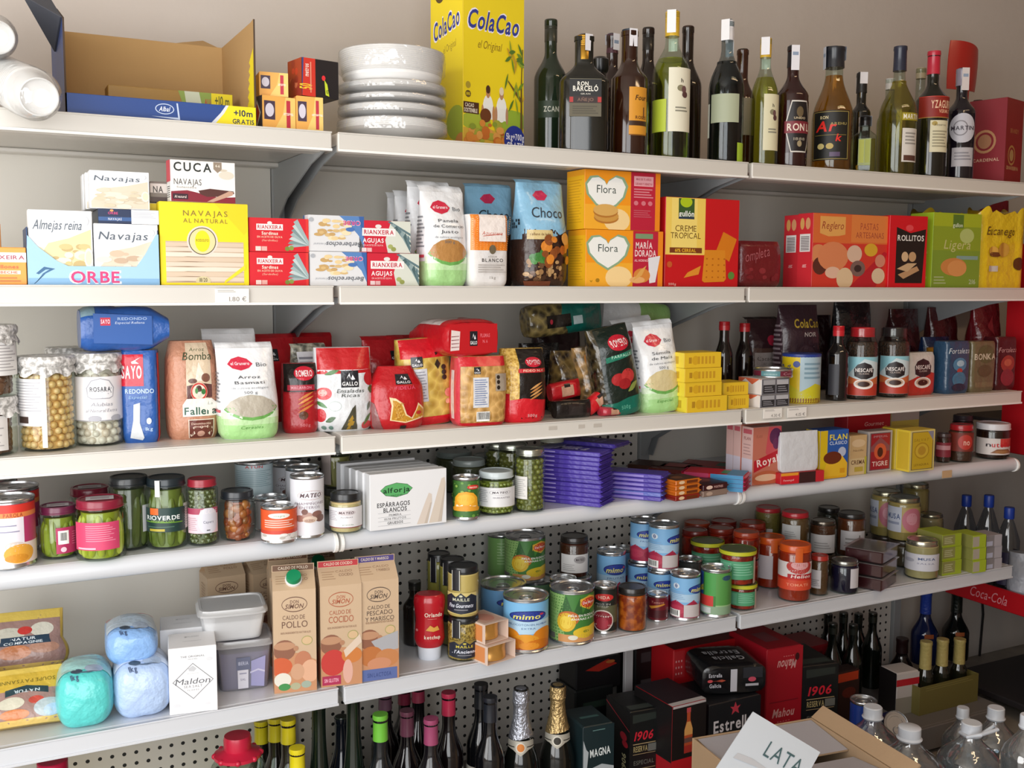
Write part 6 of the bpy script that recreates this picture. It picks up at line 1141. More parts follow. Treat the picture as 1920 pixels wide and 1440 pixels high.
# chocolate bars
pur = mat('4c3aa0', .35, 0, .3, 60, .2); gch = 'purple wrapped chocolate bars'
def bar(label, x, y, z, rot, L, W, T_, m, grp, nm='chocolate_bar', tp=(), fr=(), tilt=0, lf=()):
    g = G(); n = 6; vs = []; k = [(-L/2, .0), (-L/2+.004, .002), (-L/2+.006, T_/2), (L/2-.006, T_/2), (L/2-.004, .002), (L/2, 0)]
    g.box((-L/2+.006, -W/2, 0), (L/2-.006, W/2, T_), m, .0014)
    for s in (-1, 1):                                  # crimped ends
        pts = [(s*(L/2-.006), -W/2+.002, T_*.3), (s*(L/2-.006), W/2-.002, T_*.3), (s*L/2, W/2, T_*.55), (s*L/2, -W/2, T_*.5), (s*(L/2-.006), -W/2+.002, T_*.7), (s*(L/2-.006), W/2-.002, T_*.7)]
        g.add(pts, [(0, 1, 2, 3), (4, 5, 2, 3), (0, 3, 4), (1, 5, 2)], m)
    if tp: art(g, lambda s, t, o: (-L/2+.006+s*(L-.012), -W/2+t*W, T_+o), tp, (L, W))
    if fr: art(g, lambda s, t, o: (-L/2+.006+s*(L-.012), -W/2-o, t*T_), fr, (L, T_))
    if lf: art(g, lambda s, t, o: (-L/2+.0055-o if False else -L/2-.0003-o, W/2-s*W, t*T_), lf, (W, T_))
    o = g.build(nm, None, (x, y, z), (radians(tilt), 0, rot)); tag(o, label, 'chocolate bar', grp); return o
p = onz(1130, 955, z4); rot = radians(-53); L = .165; Wb = .078; Tb = .0098
cx = p.x-.012; cy = p.y+.098; z = z4
mk = [T('Milka', .5, .5, .5, .5, 'e4dcf4', 'bi'), Pg([(.0, 0), (.2, 0), (.3, 1), (0, 1)], 'b8aee0')]
rnd = random.Random(2)
for i in range(12):
    e = ('lowest of the tall stack' if i == 0 else 'topmost of the tall stack' if i == 11 else 'number %s from the bottom of the tall stack' % ('two three four five six seven eight nine ten eleven'.split()[i-1]))
    bar('purple chocolate bar lying flat, '+e, cx+rnd.uniform(-.002, .002)-(.004 if i > 5 else 0), cy+rnd.uniform(-.002, .002), z, rot+rnd.uniform(-.012, .012), L, Wb, Tb, pur, gch, tp=mk if i == 11 else (), fr=[R(.04, .35, .3, .6, 'a89ad8')]); z += Tb+.0004
bar('dark purple chocolate bar lying slanted on top of the tall stack', cx+.062, cy+.03, z+.0004, rot-.1, L, Wb, Tb, mat('3a2c80', .3, 0, .3, 60, .2), gch, tp=[T('Milka', .5, .5, .5, .5, 'a89ad8', 'bi')])
p2 = onz(1216, 948, z4); z = z4
for i in range(6):
    bar('purple chocolate bar in the low stack right of the tall one, %s' % ('lowest', 'second up', 'third up', 'fourth up', 'fifth up', 'topmost')[i], p2.x+.028, p2.y+.092, z, rot+rnd.uniform(-.04, .04), .15, .06, .0098, pur if i != 1 else mat('5a66b8', .3, 0, .3, 60, .2), gch, fr=[R(.1, .2, .7, .7, '8a7ac8')]); z += .0102
p3 = onz(1272, 940, z4); z = z4; org = mat('c86c1c', .35, 0, .3, 60, .2); p3.x += .006
for i in range(4):
    bar('orange chocolate bar, %s of the stack of four' % ('lowest', 'second', 'third', 'topmost')[i], p3.x+.02, p3.y+.035, z, radians(8), .088, .06, .0115, org if i else mat('8a2418', .4), 'orange chocolate bars', fr=[E(.24, .5, .12, .34, 'e8c8a0'), R(.44, .2, .9, .75, '6a3010')], tp=[R(.0, .0, 1, 1, '4a2a18'), E(.4, .5, .2, .2, '7a4a28')] if i == 3 else ()); z += .012
p4 = onz(1340, 932, z4); z = z4
for i in range(2):
    bar('dark cooking chocolate bar, %s of two by the shelf joint' % ('lower', 'upper')[i], p4.x+.005, p4.y+.06, z, radians(6), .09, .1, .014, mat('3c1218', .35, 0, .2, 60, .2) if i else mat('8a7468', .4), 'dark cooking chocolate bars', fr=[E(.25, .5, .13, .32, 'e4c8b8'), T('POSTRES', .62, .5, .36, .34, 'd8b0a8')] if i else [E(.25, .5, .13, .32, 'b8a090')], tp=[R(.0, .0, 1, 1, '2a1612'), E(.5, .5, .3, .2, '5a3a28')] if i else ()); z += .0146
p5 = onz(1392, 925, z4); z = z4
for i in range(4):
    bar('pink and blue chocolate bar, %s of four at the shelf joint' % ('lowest', 'second', 'third', 'topmost')[i], p5.x-.01, p5.y+.085, z, rot+.05, .155, .075, .0095, mat('b01c50' if i < 3 else 'c41830', .35, 0, .3, 60, .2), 'pink and blue chocolate bars', fr=[R(0, 0, .42, 1, 'b02c58'), R(.45, 0, 1, 1, '2a80b0')], tp=[R(0, 0, .55, 1, 'c41830'), R(.72, 0, 1, 1, '2a88b4'), R(.6, .2, .72, .8, '3a8a60')] if i == 3 else (), lf=[R(0, 0, 1, 1, 'b02c58')]); z += .01
for i, (u, v, y, c, lb) in enumerate(((1290, 893, .24, '6a2418', 'brown chocolate bar lying at the back between the purple and red bars'), (1345, 884, .25, 'b02028', 'red chocolate bar lying at the back left of the pudding boxes'), (1250, 872, .31, '4a2818', 'dark brown chocolate bar at the very back of the fourth shelf'))):
    p = ony(u, v, y); bar(lb, p.x, y, z4, rot, .2, .09, max(.012, p.z-z4), mat(c, .4, 0, .3, 60, .2), 'chocolate bars at the back', tp=[R(.1, .1, .9, .9, c), R(.5, .2, .8, .8, '2a6a50' if i == 1 else 'a83030')])
# dessert boxes
gd = 'dessert boxes'
ry = [R(0, 0, 1, 1, 'c0705c'), Pg([(.55, 1), (1, 1), (1, .7), (.6, .42), (.45, .55)], 'c85058'), E(.8, .82, .22, .15, '5a2a50'), E(.82, .7, .12, .1, '6a2c54'), Pg([(.05, .22), (.98, .42), (.98, .6), (.05, .42)], 'b81c2c'), T('Royal', .52, .41, .74, .12, 'f0dcd4', 'b', 10), T('FLAN', .22, .84, .2, .05, '9a5a4a', 'i'), E(.5, .1, .5, .14, 'b86040'), E(.5, .12, .4, .06, 'e0b898')]
rl = [R(0, 0, 1, 1, 'e0b8b0'), R(0, 0, 1, .45, 'd8d0dc'), R(.12, .88, .9, .96, 'c8606a'), T('FLAN', .5, .8, .6, .05, '9a5a5a')]+lines(.15, .85, .5, .72, 4, 'b8908c', .3)
W_, H_, loc = fit(1411, 1464, 800, 4, vb=908, D=.04)
carton('dessert_box', 'pink flan mix box with red banner, front one of two', 'dessert box', W_, .04, H_, 'd8a49a', loc, 0, gd, front=ry, left=rl)
carton('dessert_box', 'pink flan mix box, back one of two, only its side showing', 'dessert box', W_, .055, H_*1.02, 'd8a49a', (loc[0]-.002, loc[1]+.05, z4), 0, gd, front=ry[:1], left=[R(0, 0, 1, 1, 'e0b8b0'), R(0, 0, 1, .45, 'd8d0dc'), R(.49, 0, .51, 1, 'a88078'), R(.06, .88, .44, .96, 'c8606a'), R(.56, .88, .94, .96, 'c8606a')])
y6 = onz(1500, 905, z4).y
o, t = pbox('cocoa_tray', 'small red and yellow cardboard tray under the white sachets', 'cardboard tray', 1464, 1545, 884, 'b81c28', 4, y6, D=.07, front=[Pg([(0, 0), (.4, 0), (.42, .7), (.3, .95), (0, 1)], 'd0202c'), R(0, .75, .4, 1, 'e89a2c'), T('Paneangeli', .18, .35, .24, .16, 'f0c8c8', 'i'), R(.42, 0, .8, 1, '3a1c1c'), R(.8, 0, 1, 1, 'c02430')], rot=-4)
for i in range(7):
    p = ony(1500, 0, y6); W_, H_, loc = fit(1466-3*i, 1533-4*i, 809+3*(i > 3), None, y6+.004+.0085*i, None, t+.0006, .006)
    bag('yeast_sachet', 'white paper sachet standing in the small red tray, %s' % ('frontmost', 'second', 'third', 'fourth', 'fifth', 'sixth', 'rearmost')[i], 'sachet', W_, .0075, H_, mat('d2d4d8', .5, 0, .3, 40, .1), loc, 0, 'white sachets in a tray', tb=.75, b1=.2, wr=.001, n=6, rot3=(radians(-2), 0, radians(-3)))
fl = [R(0, 0, 1, 1, '2858a8'), R(0, 0, .26, 1, 'd8b81c'), T('FLAN', .64, .85, .62, .11, 'f0d83c'), T('CLÁSICO', .64, .73, .62, .065, 'c8d4e8'), E(.78, .54, .14, .1, 'b8c0d4'), Pg([(.1, .05), (.3, .45), (.8, .45), (.98, .3), (.98, .02), (.2, .02)], 'e8b82c'), E(.45, .43, .32, .13, '6a2c14'), R(.05, 0, .95, .05, 'e0a820'), R(.72, .1, .9, .2, 'd89a1c')]
pbox('dessert_box', 'blue and yellow flan box with caramel pudding picture', 'dessert box', 1537, 1590, 806, '2858a8', 4, vb=897, D=.05, front=fl, left=[R(0, 0, 1, 1, 'd8b81c')], group=gd)
pbox('dessert_box', 'beige cream box between the blue flan box and the red box', 'dessert box', 1593, 1625, 816, 'c8a878', 4, vb=890, D=.05, front=[R(0, 0, 1, .42, 'd0b88a'), E(.5, .8, .4, .1, 'd8bc94'), T('Natilla', .5, .62, .6, .05, '8a6a48', 'i'), T('CREMA', .5, .32, .8, .1, '6a4a30'), R(.3, .08, .8, .2, 'b8a040'), R(.88, 0, 1, .45, 'b8b03c')], group=gd)
pbox('dessert_box', 'red and grey yeast box with a round red emblem', 'dessert box', 1628, 1672, 808, 'b0a8a4', 4, vb=884, D=.04, front=[R(0, 0, 1, 1, 'b4aca8'), R(.06, .04, .94, .96, '6a5a60'), R(.1, .06, .9, .94, '9a1a28'), Pg([(.1, .62), (.5, .85), (.9, .62), (.9, .5), (.1, .5)], '8a4a50'), E(.5, .5, .26, .2, 'd05a38'), E(.5, .48, .12, .12, '4a1a14'), T('TIGRE', .5, .2, .66, .11, 'e0c0b8'), T('IMPERIAL', .5, .87, .6, .05, 'b87a80')], group=gd)
yb2 = [R(0, 0, 1, 1, 'd8c87a'), R(.06, .04, .94, .96, '6a6048'), R(.09, .055, .91, .945, 'c8a828'), Pg([(.7, .96), (.94, .96), (.94, .72)], '8a8a9a'), E(.48, .5, .3, .2, 'b08a20'), E(.48, .5, .26, .17, 'd0b038'), E(.48, .5, .16, .11, 'b8902c'), T('SALVAT', .45, .76, .6, .07, 'a08020', 'i'), T('LEVADURA', .48, .16, .6, .05, '9a7a20')]
W_, H_, loc = fit(1706, 1752, 806, 4, vb=883, D=.045)
carton('dessert_box', 'yellow yeast box with round grey-framed emblem, front one of two', 'dessert box', W_, .045, H_, 'dcc24a', loc, 0, gd, front=yb2, left=[R(0, 0, 1, 1, 'e0c43c'), R(.1, .05, .9, .95, 'd0b030')])
carton('dessert_box', 'yellow yeast box hidden behind its twin, only the side showing', 'dessert box', W_, .045, H_, 'dcc24a', (loc[0]-.003, loc[1]+.0465, z4), 0, gd, front=yb2[:1], left=[R(0, 0, 1, 1, 'd8ba38')])
pbox('dessert_box', 'red gourmet box at the back above the beige and red boxes', 'dessert box', 1588, 1668, 776, 'b01c28', 4, .13, D=.05, front=[R(0, 0, 1, 1, 'b01824'), T('Gourmet', .62, .8, .45, .08, 'e8b8b0', 'i'), Pg([(.3, .5), (.9, .75), (.95, .7), (.4, .4)], 'd88a30')], group=gd)
pbox('dessert_box', 'pale yellow box at the back behind the yellow yeast boxes', 'dessert box', 1670, 1722, 770, 'c8b470', 4, .15, D=.05, front=[R(0, 0, 1, .8, 'd0c058'), R(0, .8, 1, 1, 'b8b0a8')], group=gd)
pjar('small jam jar with dark red label right of the yellow boxes', 1754, 1781, 812, '4a3a38', '3a1c18', 4, d=.06, labels=[(.2, .7, 150, '8a2c3a', [R(.1, .5, .9, .8, 'c89098')], 0)], lidh=.01, group=gjr)
pjar('cocoa spread jar with red lid and red label', 1778, 1822, 795, 'a81c24', '4a2a1c', 4, d=.05, labels=[(.3, .8, 150, '7a2c20', [E(.65, .5, .24, .4, 'b83a30'), T('no', .68, .5, .2, .3, 'e0b0a0')], 0)], lidh=.016, group=gjr)
pjar('jar with dark lid in the back row right of the red-lidded spread', 1784, 1822, 778, '3a3038', '2a1a18', 4, d=.17, lidh=.016, group=gjr)
nu = [R(0, 0, 1, 1, 'd4ccc8'), R(.62, .5, 1, 1, 'c83a34'), T('n', .36, .62, .12, .24, '2a2024'), T('utella', .66, .62, .46, .28, 'c0242c'), Pg([(.4, .1), (.55, .35), (.85, .36), (.98, .1)], '8a5a3a'), E(.7, .18, .2, .1, 'a8764a')]
pjar('hazelnut spread jar with white lid at the right end', 1830, 1889, 792, 'd8d6da', mat('2a120c', .25), 4, vb=862, labels=[(.14, .6, 150, 'd4ccc8', nu, 8)], lidh=.018, group=gjr, neck=.95)
g = G(); p = onz(1822, 884, z4); g.box((-.02, -.0008, -.012), (.018, 0, .008), mat('c8a880', .5), .0003); tag(g.build('price_ticket', None, (p.x, -.0012, z4-.018)), 'torn paper sticker on the round shelf edge below the spread jars', 'price ticket')
# ------------------------------------------------------------------ fifth shelf
z5 = SZ[5]
# soup sachets
def soup(label, u, v, y, wpx, hpx, z, up, tilt, rz):
    p = ony(u, v, y); s = dep(p)/FPX; W, H = wpx*s, hpx*s
    a = [R(0, 0, 1, 1, 'a08078'), R(0, .84, 1, 1, 'd8bc58'), R(0, 0, 1, .1, 'd8b868')]
    a += [E(.3, .6, .22, .13, 'c8c4b4'), E(.75, .66, .16, .12, 'd8d4c4'), E(.52, .66, .1, .07, 'c83a34'), E(.4, .3, .2, .12, 'c07a50'), E(.75, .35, .18, .1, 'b88a74'), R(.2, .42, .85, .56, '2a3f52'), T('NATUR', .5, .52, .34, .045, 'dce4e8'), T('COMPAGNIE', .5, .455, .5, .04, 'dce4e8')] if up else [Pg([(.0, .6), (1, .6), (1, .9), (0, .9)], 'c8a83c'), T('SOUPE PAYSANNE', .5, .76, .8, .06, '7a6a20', 'b', 180), Pg([(.2, .5), (.5, .58), (.8, .5), (.8, .62), (.5, .68), (.2, .62)], '2a4248'), T('NATUR', .5, .58, .36, .05, 'c8d8dc', 'b', 180), E(.3, .38, .17, .11, 'd0ccb8'), E(.62, .4, .1, .07, 'c04a3c'), E(.35, .18, .18, .09, 'd0804c'), E(.78, .25, .2, .16, 'b0bcc0'), E(.82, .2, .12, .1, 'a8c0d8')]
    return bag('soup_sachet', label, 'soup sachet', W, .04, H, foil('c8a850'), (p.x, y, z), 0, 'dried soup sachets', rot3=(radians(tilt), 0, radians(rz)), tb=.5, b1=.06, wr=.005, n=2.4, belly=.3, front=a, seed=u)
soup('yellow and brown soup sachet leaning back, upper one', 46, 1260, .22, 136, 110, z5+.055, 1, -22, -6)
soup('yellow soup sachet printed upside down, lower front one', 52, 1350, .07, 132, 108, z5+.004, 0, -30, -4)
soup('soup sachet mostly outside the left photo edge, left of the upside-down one', -66, 1330, .11, 110, 110, z5+.004, 1, -25, 5)
# salt bags
def salt(label, u0, u1, vt, vb, col, foot, z=None, dd=0, seed=1):
    if z is None: W_, H_, loc = fit(u0, u1, vt, 5, vb=vb, D=.085)
    else: W_, H_, loc = fit(u0, u1, vt, None, dd, zb=z, D=.085)
    H_ *= .92; y0 = loc[1]-.043; m = mat(col, .28, 0, .7, 36, .35)
    root = bag('salt_bag', label, 'salt bag', W_, H_, .15, m, (loc[0], y0, loc[2]+H_*.49), 0, 'one kilo salt bags lying base to front', rot3=(radians(-90), 0, radians(-5)), tb=.7, b1=.5, wr=.007, n=2.9, belly=.06, seed=seed, rb=.3, fin=lambda c: mat(c, .28, 0, .5, 40, .35),
      front=[R(0, .2, 1, .98, foot), Pg([(0, .8), (1, .8), (1, .98), (0, .98)], 'b84a58'), E(.36, .17, .11, .05, '3a4a5c'), E(.68, .22, .17, .09, 'a8b8cc'), Pg([(.28, .14), (.6, .12), (.8, .15), (.6, .15)], '5a6a7c'), T('1kg', .3, .075, .16, .06, '4a5a7a')]+lines(.3, .8, .5, .7, 3, 'a0b0c0', .3))
    return root, loc[2]+H_*.94, loc
salt('turquoise salt bag, left front of the three salt bags', 104, 213, 1258, 1370, '5cd0cc', 'a8dcd8')
o, t, lc = salt('pale blue salt bag, right front of the three salt bags', 213, 324, 1243, 1350, 'b4ccf0', 'd0dcee', seed=2)
salt('sky blue salt bag lying on top behind the front salt bags', 199, 297, 1180, 0, '8cb6ea', 'c2d4e4', z=t, dd=lc[1]-.01, seed=3)
# sea salt cartons
ma = [R(0, 0, 1, 1, 'eeeef0'), T('THE ORIGINAL', .5, .86, .5, .026, '7a7c80'), T('SINCE 1882', .5, .82, .2, .015, '9a9ca0')]
for k, c in ((1.0, '8a8c90'), (.985, 'eeeef0')): ma.append(Pg([(.5, .76*k+.0), (.93, .485), (.5, .21/k), (.07, .485)] if k == 1 else [(.5, .745), (.905, .485), (.5, .225), (.095, .485)], c))
ma += [Pg([(.4, .68), (.5, .72), (.58, .67), (.52, .63), (.42, .64)], 'c4c6ca'), R(.38, .6, .62, .603, '9a9ca0'), T('Maldon', .5, .485, .72, .085, '5a5c62', 'i'), T('SEA SALT', .5, .405, .38, .035, '6a6c72', 'w'), T('FLAKES', .5, .35, .24, .02, '8a8c90', 'w'), E(.15, .13, .08, .03, 'dcdee2'), E(.85, .8, .07, .03, 'dcdee2'), E(.8, .12, .06, .02, 'e0e2e6')]
mt_ = [R(.3, .4, .7, .42, 'd0d2d4'), T('MALDON', .5, .7, .3, .08, 'd4d6d8')]
W_, H_, loc = fit(326, 412, 1213, 5, vb=1336, D=.08)
r_ = radians(-9)
carton('salt_carton', 'white sea salt carton with diamond print, front one of two', 'salt carton', W_*1.03, .085, H_, 'eeeef0', (loc[0], loc[1]+.004, z5), r_, 'white sea salt cartons', front=ma, top=mt_)
carton('salt_carton', 'white sea salt carton behind the front one', 'salt carton', W_*1.03, .085, H_, 'e8e8ea', (loc[0]+.003, loc[1]+.118, z5), r_, 'white sea salt cartons', front=ma, top=mt_)
# plastic tubs
def tub(label, u0, u1, vt, vb, body, lidm, d=None, z=None, cont=None, front=()):
    if z is None: W_, H_, loc = fit(u0, u1, vt, 5, vb=vb, D=.11)
    else: W_, H_, loc = fit(u0, u1, vt, None, d, zb=z, D=.11)
    root = thing('plastic_tub', label, 'plastic tub', loc, radians(-8), 'stacked plastic tubs')
    g = G(); k = sqrt(2)*.92; w = W_/2; f = .055/w
    g.lathe([(w*.82, .0005), (w*.84, .003), (w*.96, H_-.014), (w*1.0, H_-.012)], body, 40, 7, f, cap=True); g.build('tub_body', root)
    if cont:
        g = G(); g.lathe([(w*.80, .003), (w*.9, H_-.025), (0, H_-.024)], cont, 32, 7, f); g.build('contents', root)
    if front:
        g = G(); art(g, lambda s, t, o: (w*(-.84-.1*t)*.86+2*w*(.84+.1*t)*.86*s, -(.84+.115*t)*.055-.0012-o, t*(H_-.016)), front, (W_, H_)); g.build('label', root)
    g = G(); g.lathe([(w*.99, H_-.013), (w*1.04, H_-.012), (w*1.04, H_-.008), (w*1.0, H_-.006), (w*.97, H_), (w*.9, H_), (w*.88, H_-.003), (0, H_-.003)], lidm, 40, 7, f); g.build('lid', root)
    return root, loc[2]+H_, loc
o, t, lc = tub('grey-lavender plastic tub of coarse salt, lower of two', 412, 520, 1202, 1296, clear('d8d8ec', .08, .4, .15, 0, 40, .25), clear('e4e4f0', .1, .4, .2, 0, 40, .45), cont=mat('77738f', .7, 0, .4, 120), front=[R(.32, .5, .62, .8, '6a7088'), T('IBERIA', .47, .66, .22, .08, 'b8bcd0'), R(.34, .05, .58, .5, 'd8d8e2'), T('SAL', .46, .27, .12, .05, '8a8aa0'), R(.38, .4, .54, .43, '9a9ab0'), Pg([(.64, .1), (.95, .05), (.95, .8), (.64, .7)], '9c9cc4'), Pg([(.62, .4), (.8, .46), (.95, .4), (.95, .44), (.8, .5), (.62, .44)], 'c4c4dc')])
tub('white translucent plastic tub stacked on the grey tub', 382, 508, 1143, 0, clear('f4f6f8', .08, .4, .15, 0, 40, .7), clear('f4f6f8', .1, .4, .25, 0, 40, .65), d=lc[1]-.05, z=t+.0005, cont=mat('eef0f2', .8))
# broth cartons
def broth(label, u0, u1, vt, vb=None, d=None, top='6a4a34', ink='6a4a3a', title=('CALDO DE', 'POLLO'), foot='c8503a', cap=False, rot=-12, food=1, turn=False):
    W_, H_, loc = fit(u0, u1, vt, 5, d, vb, None, .07); W_ = min(W_, .082); D = .07; hb = H_*.83
    root = thing('broth_carton', label, 'broth carton', loc, radians(rot), 'gable-top broth cartons')
    base = 'c6ab8c'; g = G(); m = mat(base, .45); w, d_ = W_/2, D/2
    vs = [(-w, -d_, 0), (w, -d_, 0), (w, d_, 0), (-w, d_, 0), (-w, -d_, hb), (w, -d_, hb), (w, d_, hb), (-w, d_, hb), (-w, -.0015, H_*.945), (w, -.0015, H_*.945), (w, .0015, H_*.945), (-w, .0015, H_*.945), (-w, -.0015, H_), (w, -.0015, H_), (w, .0015, H_), (-w, .0015, H_)]
    vs += [(-w+d_*.75, 0, H_*.925), (w-d_*.75, 0, H_*.925)]
    fs = [(3, 2, 1, 0), (0, 1, 5, 4), (2, 3, 7, 6), (3, 0, 4, 7), (1, 2, 6, 5), (4, 5, 9, 8), (6, 7, 11, 10), (4, 8, 16), (8, 11, 16), (11, 7, 16), (7, 4, 16), (5, 17, 9), (9, 17, 10), (10, 17, 6), (6, 17, 5), (8, 9, 13, 12), (10, 11, 15, 14), (12, 13, 14, 15), (8, 12, 15, 11), (9, 10, 14, 13)]
    g.add(vs, fs, m)
    fr = [E(.5, .86, .3, .075, ink, 26), E(.5, .86, .285, .066, base, 26), T('DON', .5, .885, .2, .03, ink), T('SIMON', .5, .842, .42, .042, ink, 'bi')]
    if len(title) == 2: fr += [T(title[0], .48, .735, .52, .04, ink, ''), T(title[1], .5, .665, .6, .062, ink, '')]
    else: fr += [T(title[0], .5, .735, .56, .036, ink, ''), T(title[1], .52, .68, .64, .044, ink, ''), T(title[2], .52, .62, .72, .042, ink, '')]
    fr += [T('100% INGREDIENTES NATURALES', .52, .585, .7, .018, '9a7a60'), E(.78, .5, .13, .045, '9a9a5a', 22), E(.78, .5, .115, .038, 'd0b088', 22), Pg([(0, 0), (1, 0), (1, .3), (.6, .38), (0, .42)], 'c08a64'), E(.25, .42, .26, .1, '8a5a44'), E(.25, .46, .25, .04, 'b88a6a'), E(.52, .43, .06, .025, 'b08060')]
    if food == 1: fr += [E(.15, .26, .28, .09, 'c85c34'), E(.68, .3, .2, .1, 'b87858'), E(.85, .2, .22, .11, 'd8a888'), E(.55, .2, .16, .08, 'c89a7a'), E(.2, .13, .2, .07, 'dcd8cc'), E(.24, .06, .14, .035, '3f8a4a'), E(.5, .06, .12, .035, 'a8a888'), E(.75, .07, .12, .035, '9aa898')]
    elif food == 2: fr += [E(.3, .24, .3, .13, 'c03a34'), E(.75, .3, .25, .08, 'c87a3c'), Pg([(.55, .35), (.95, .5), (1, .42), (.6, .28)], 'd8c4b0'), E(.65, .14, .12, .12, 'd8a898'), R(.03, .02, .48, .11, 'a82a50'), T('SIN GLUTEN', .25, .065, .34, .035, 'e8a8bc')]
    else: fr += [Pg([(.3, .4), (.98, .48), (.98, .3), (.5, .28)], 'a8a8ac'), E(.3, .25, .3, .1, 'b8703c'), E(.7, .22, .3, .09, 'c08050'), E(.5, .17, .3, .06, 'c88a68'), R(.03, .0, .95, .12, '5a6aa0'), T('SIN LACTOSA', .5, .06, .6, .04, '3a4a80')]
    art(g, lambda s, t, o: (-w+2*w*s, -d_-o, t*hb), fr, (W_, hb))
    sl = lambda s, t, o: (-w+2*w*s, -d_+(d_-.0015)*t-o*.6, hb+(H_*.945-hb)*t+o)
    art(g, sl, [T('CALDO', .62, .75, .4, .12, '9a7a60', ''), T(title[-1], .66, .55, .34, .14, '8a6a52', '')]+lines(.08, .4, .3, .8, 4, 'a88a6c', .3), (W_, .04))
    art(g, lambda s, t, o: (-w+2*w*s, -.0015-o, H_*.945+t*H_*.055), [R(.02, .08, .98, .92, top), T('CALDO DE '+title[-1], .5, .5, .7, .4, 'd8c8b4')], (W_, H_*.055))
    art(g, lambda s, t, o: (-w-o, d_-2*d_*s, t*hb), lines(.25, .75, .45, .9, 12, 'a8886a', .3)+[Pg([(0, 0), (1, 0), (1, .4), (0, .36)], 'c0906c'), E(.6, .2, .3, .12, 'c8785c')], (D, hb))
    g.build('carton', root)
    if cap:
        tl = math.atan2(H_*.945-hb, d_-.0015); q = Matrix.Rotation(tl, 3, 'X'); c = Vector((0, -d_*.5, (hb+H_*.945)/2))
        tr = lambda v: c+q @ v
        g = G(); g.lathe([(.0165, 0), (.0165, .006), (.0155, .007)], mat('e6e6e4', .4), 24, tr=tr); g.build('spout_ring', root)
        g = G(); g.lathe([(.0145, .005), (.0145, .016), (.0135, .018), (0, .018)], mat('168a5a', .35), 24, tr=tr); g.build('screw_cap', root)
    return root
broth('chicken broth carton with green screw cap facing front', 518, 601, 1066, 1297, cap=True)
broth('reddish-lettered broth carton with red top seam, middle of three', 605, 684, 1058, 1285, top='b8343c', ink='a85a3c', title=('CALDO DE', 'COCIDO'), food=2, rot=-9)
broth('fish broth carton with purple top seam, right of three', 678, 750, 1049, 1275, top='4a4080', ink='5a4a40', title=('CALDO DE', 'PESCADO', 'Y MARISCO'), food=3, rot=-7)
broth('chicken broth carton right behind the green-capped one', 510, 588, 1046, None, .165, rot=-9)
broth('chicken broth carton at the back behind the white plastic tub', 386, 462, 1052, None, .3, title=('CALDO DE', 'POLLO'), rot=3)
broth('broth carton at the back, seen from its side left of the front row', 466, 530, 1046, None, .3, rot=14)
broth('broth carton at the back with a green cap between the two front cartons', 566, 640, 1045, None, .3, cap=True, rot=-9)
# sauces
r, H, loc = fitc(775, 836, 1112, 5, vb=1243)
root = thing('ketchup_bottle', 'red ketchup bottle standing on its white cap', 'ketchup bottle', loc, face_cam(loc[0], loc[1]), 'bottles and mustards by the broth')
g = G(); r *= .98; pr = [(r*.74, H*.19), (r*.86, H*.22), (r*.96, H*.32), (r*.9, H*.5), (r*.87, H*.62), (r*.95, H*.76), (r*1.0, H*.88), (r*.96, H*.965), (r*.8, H), (0, H)]
g.lathe(pr, mat('b81424', .22, 0, 0, 60, .4), 32, fl=.78)
rt_ = lambda s, t, o: (lambda a, k: ((k+o)*sin(a), -(k+o)*.78*cos(a), (.24+.66*t)*H))((s-.5)*2.4, r*(.93+.06*abs(t-.45))+.0012)
art(g, rt_, [T('Orlando', .62, .72, .5, .09, 'ecdccc'), R(.45, .62, .7, .63, 'd88a80'), Pg([(.4, .36), (.52, .48), (.62, .42), (.72, .46), (.78, .36), (.6, .33)], 'd8a048'), T('ketchup', .58, .2, .44, .08, 'ecdccc'), E(.12, .35, .05, .03, 'd88080')], (r*2.4, H*.66), seg=.06, fin=lambda c: mat(c, .3)); g.build('bottle_body', root)
g = G(); g.lathe([(r*.68, 0), (r*.7, .002), (r*.74, H*.17), (r*.72, H*.19)], mat('d4dae4', .4), 28, fl=.85); g.build('cap', root)
r, H, loc = fitc(756, 800, 1092, 5, d=.17)
bottle('vinegar_bottle', 'dark bottle in shade behind the ketchup', 'bottle', r, H, loc, '', dark='151312', rn=.012, s0=.6, n0=.8, cap=(.018, '20201e', .014, 'plain'), group='bottles and mustards by the broth')
gm = 'mustard jars'
def ml_(c1, t2): return [Pg([(0, .1), (.5, .0), (1, .1), (1, .8), (.8, .95), (.65, .8), (.5, 1.0), (.35, .8), (.2, .95), (0, .8)], '1c2230'), T('MAILLE', .5, .68, .5, .13, c1), T(t2, .5, .4, .74, .17, 'd8dce8', 'bi'), E(.5, .85, .05, .05, c1), R(.3, .18, .7, .22, '8a8a90')]
def strap(root, r, H):
    f = cylmap(r*.9, H*.62, H*.99, radians(-26), radians(26)); g = G(); sleeve(g, r*1.04, H*.56, H*.97, radians(-26), radians(30), mat('1a1a20', .4))
    sleeve(g, r*1.04+.0004, H*.57, H*.96, radians(-39.5), radians(2.4), mat('d0d0c8', .4)); sleeve(g, r*1.04+.0004, H*.57, H*.96, radians(-12.5), radians(2.4), mat('d0d0c8', .4)); g.build('seal_strap', root)
o, t = pjar('grain mustard jar with black label, lower of two', 838, 900, 1152, '16181a', speck('6a5a24', 'c0a85a', 190, .4, .6), 5, vb=1242, labels=[(.08, .5, 120, mat('8a7838', .3), ml_('c0b040', "à l'Ancienne"), 4)], lidh=.012, group=gm, extra=strap, glass='f2f0e0', shoulder=.86)
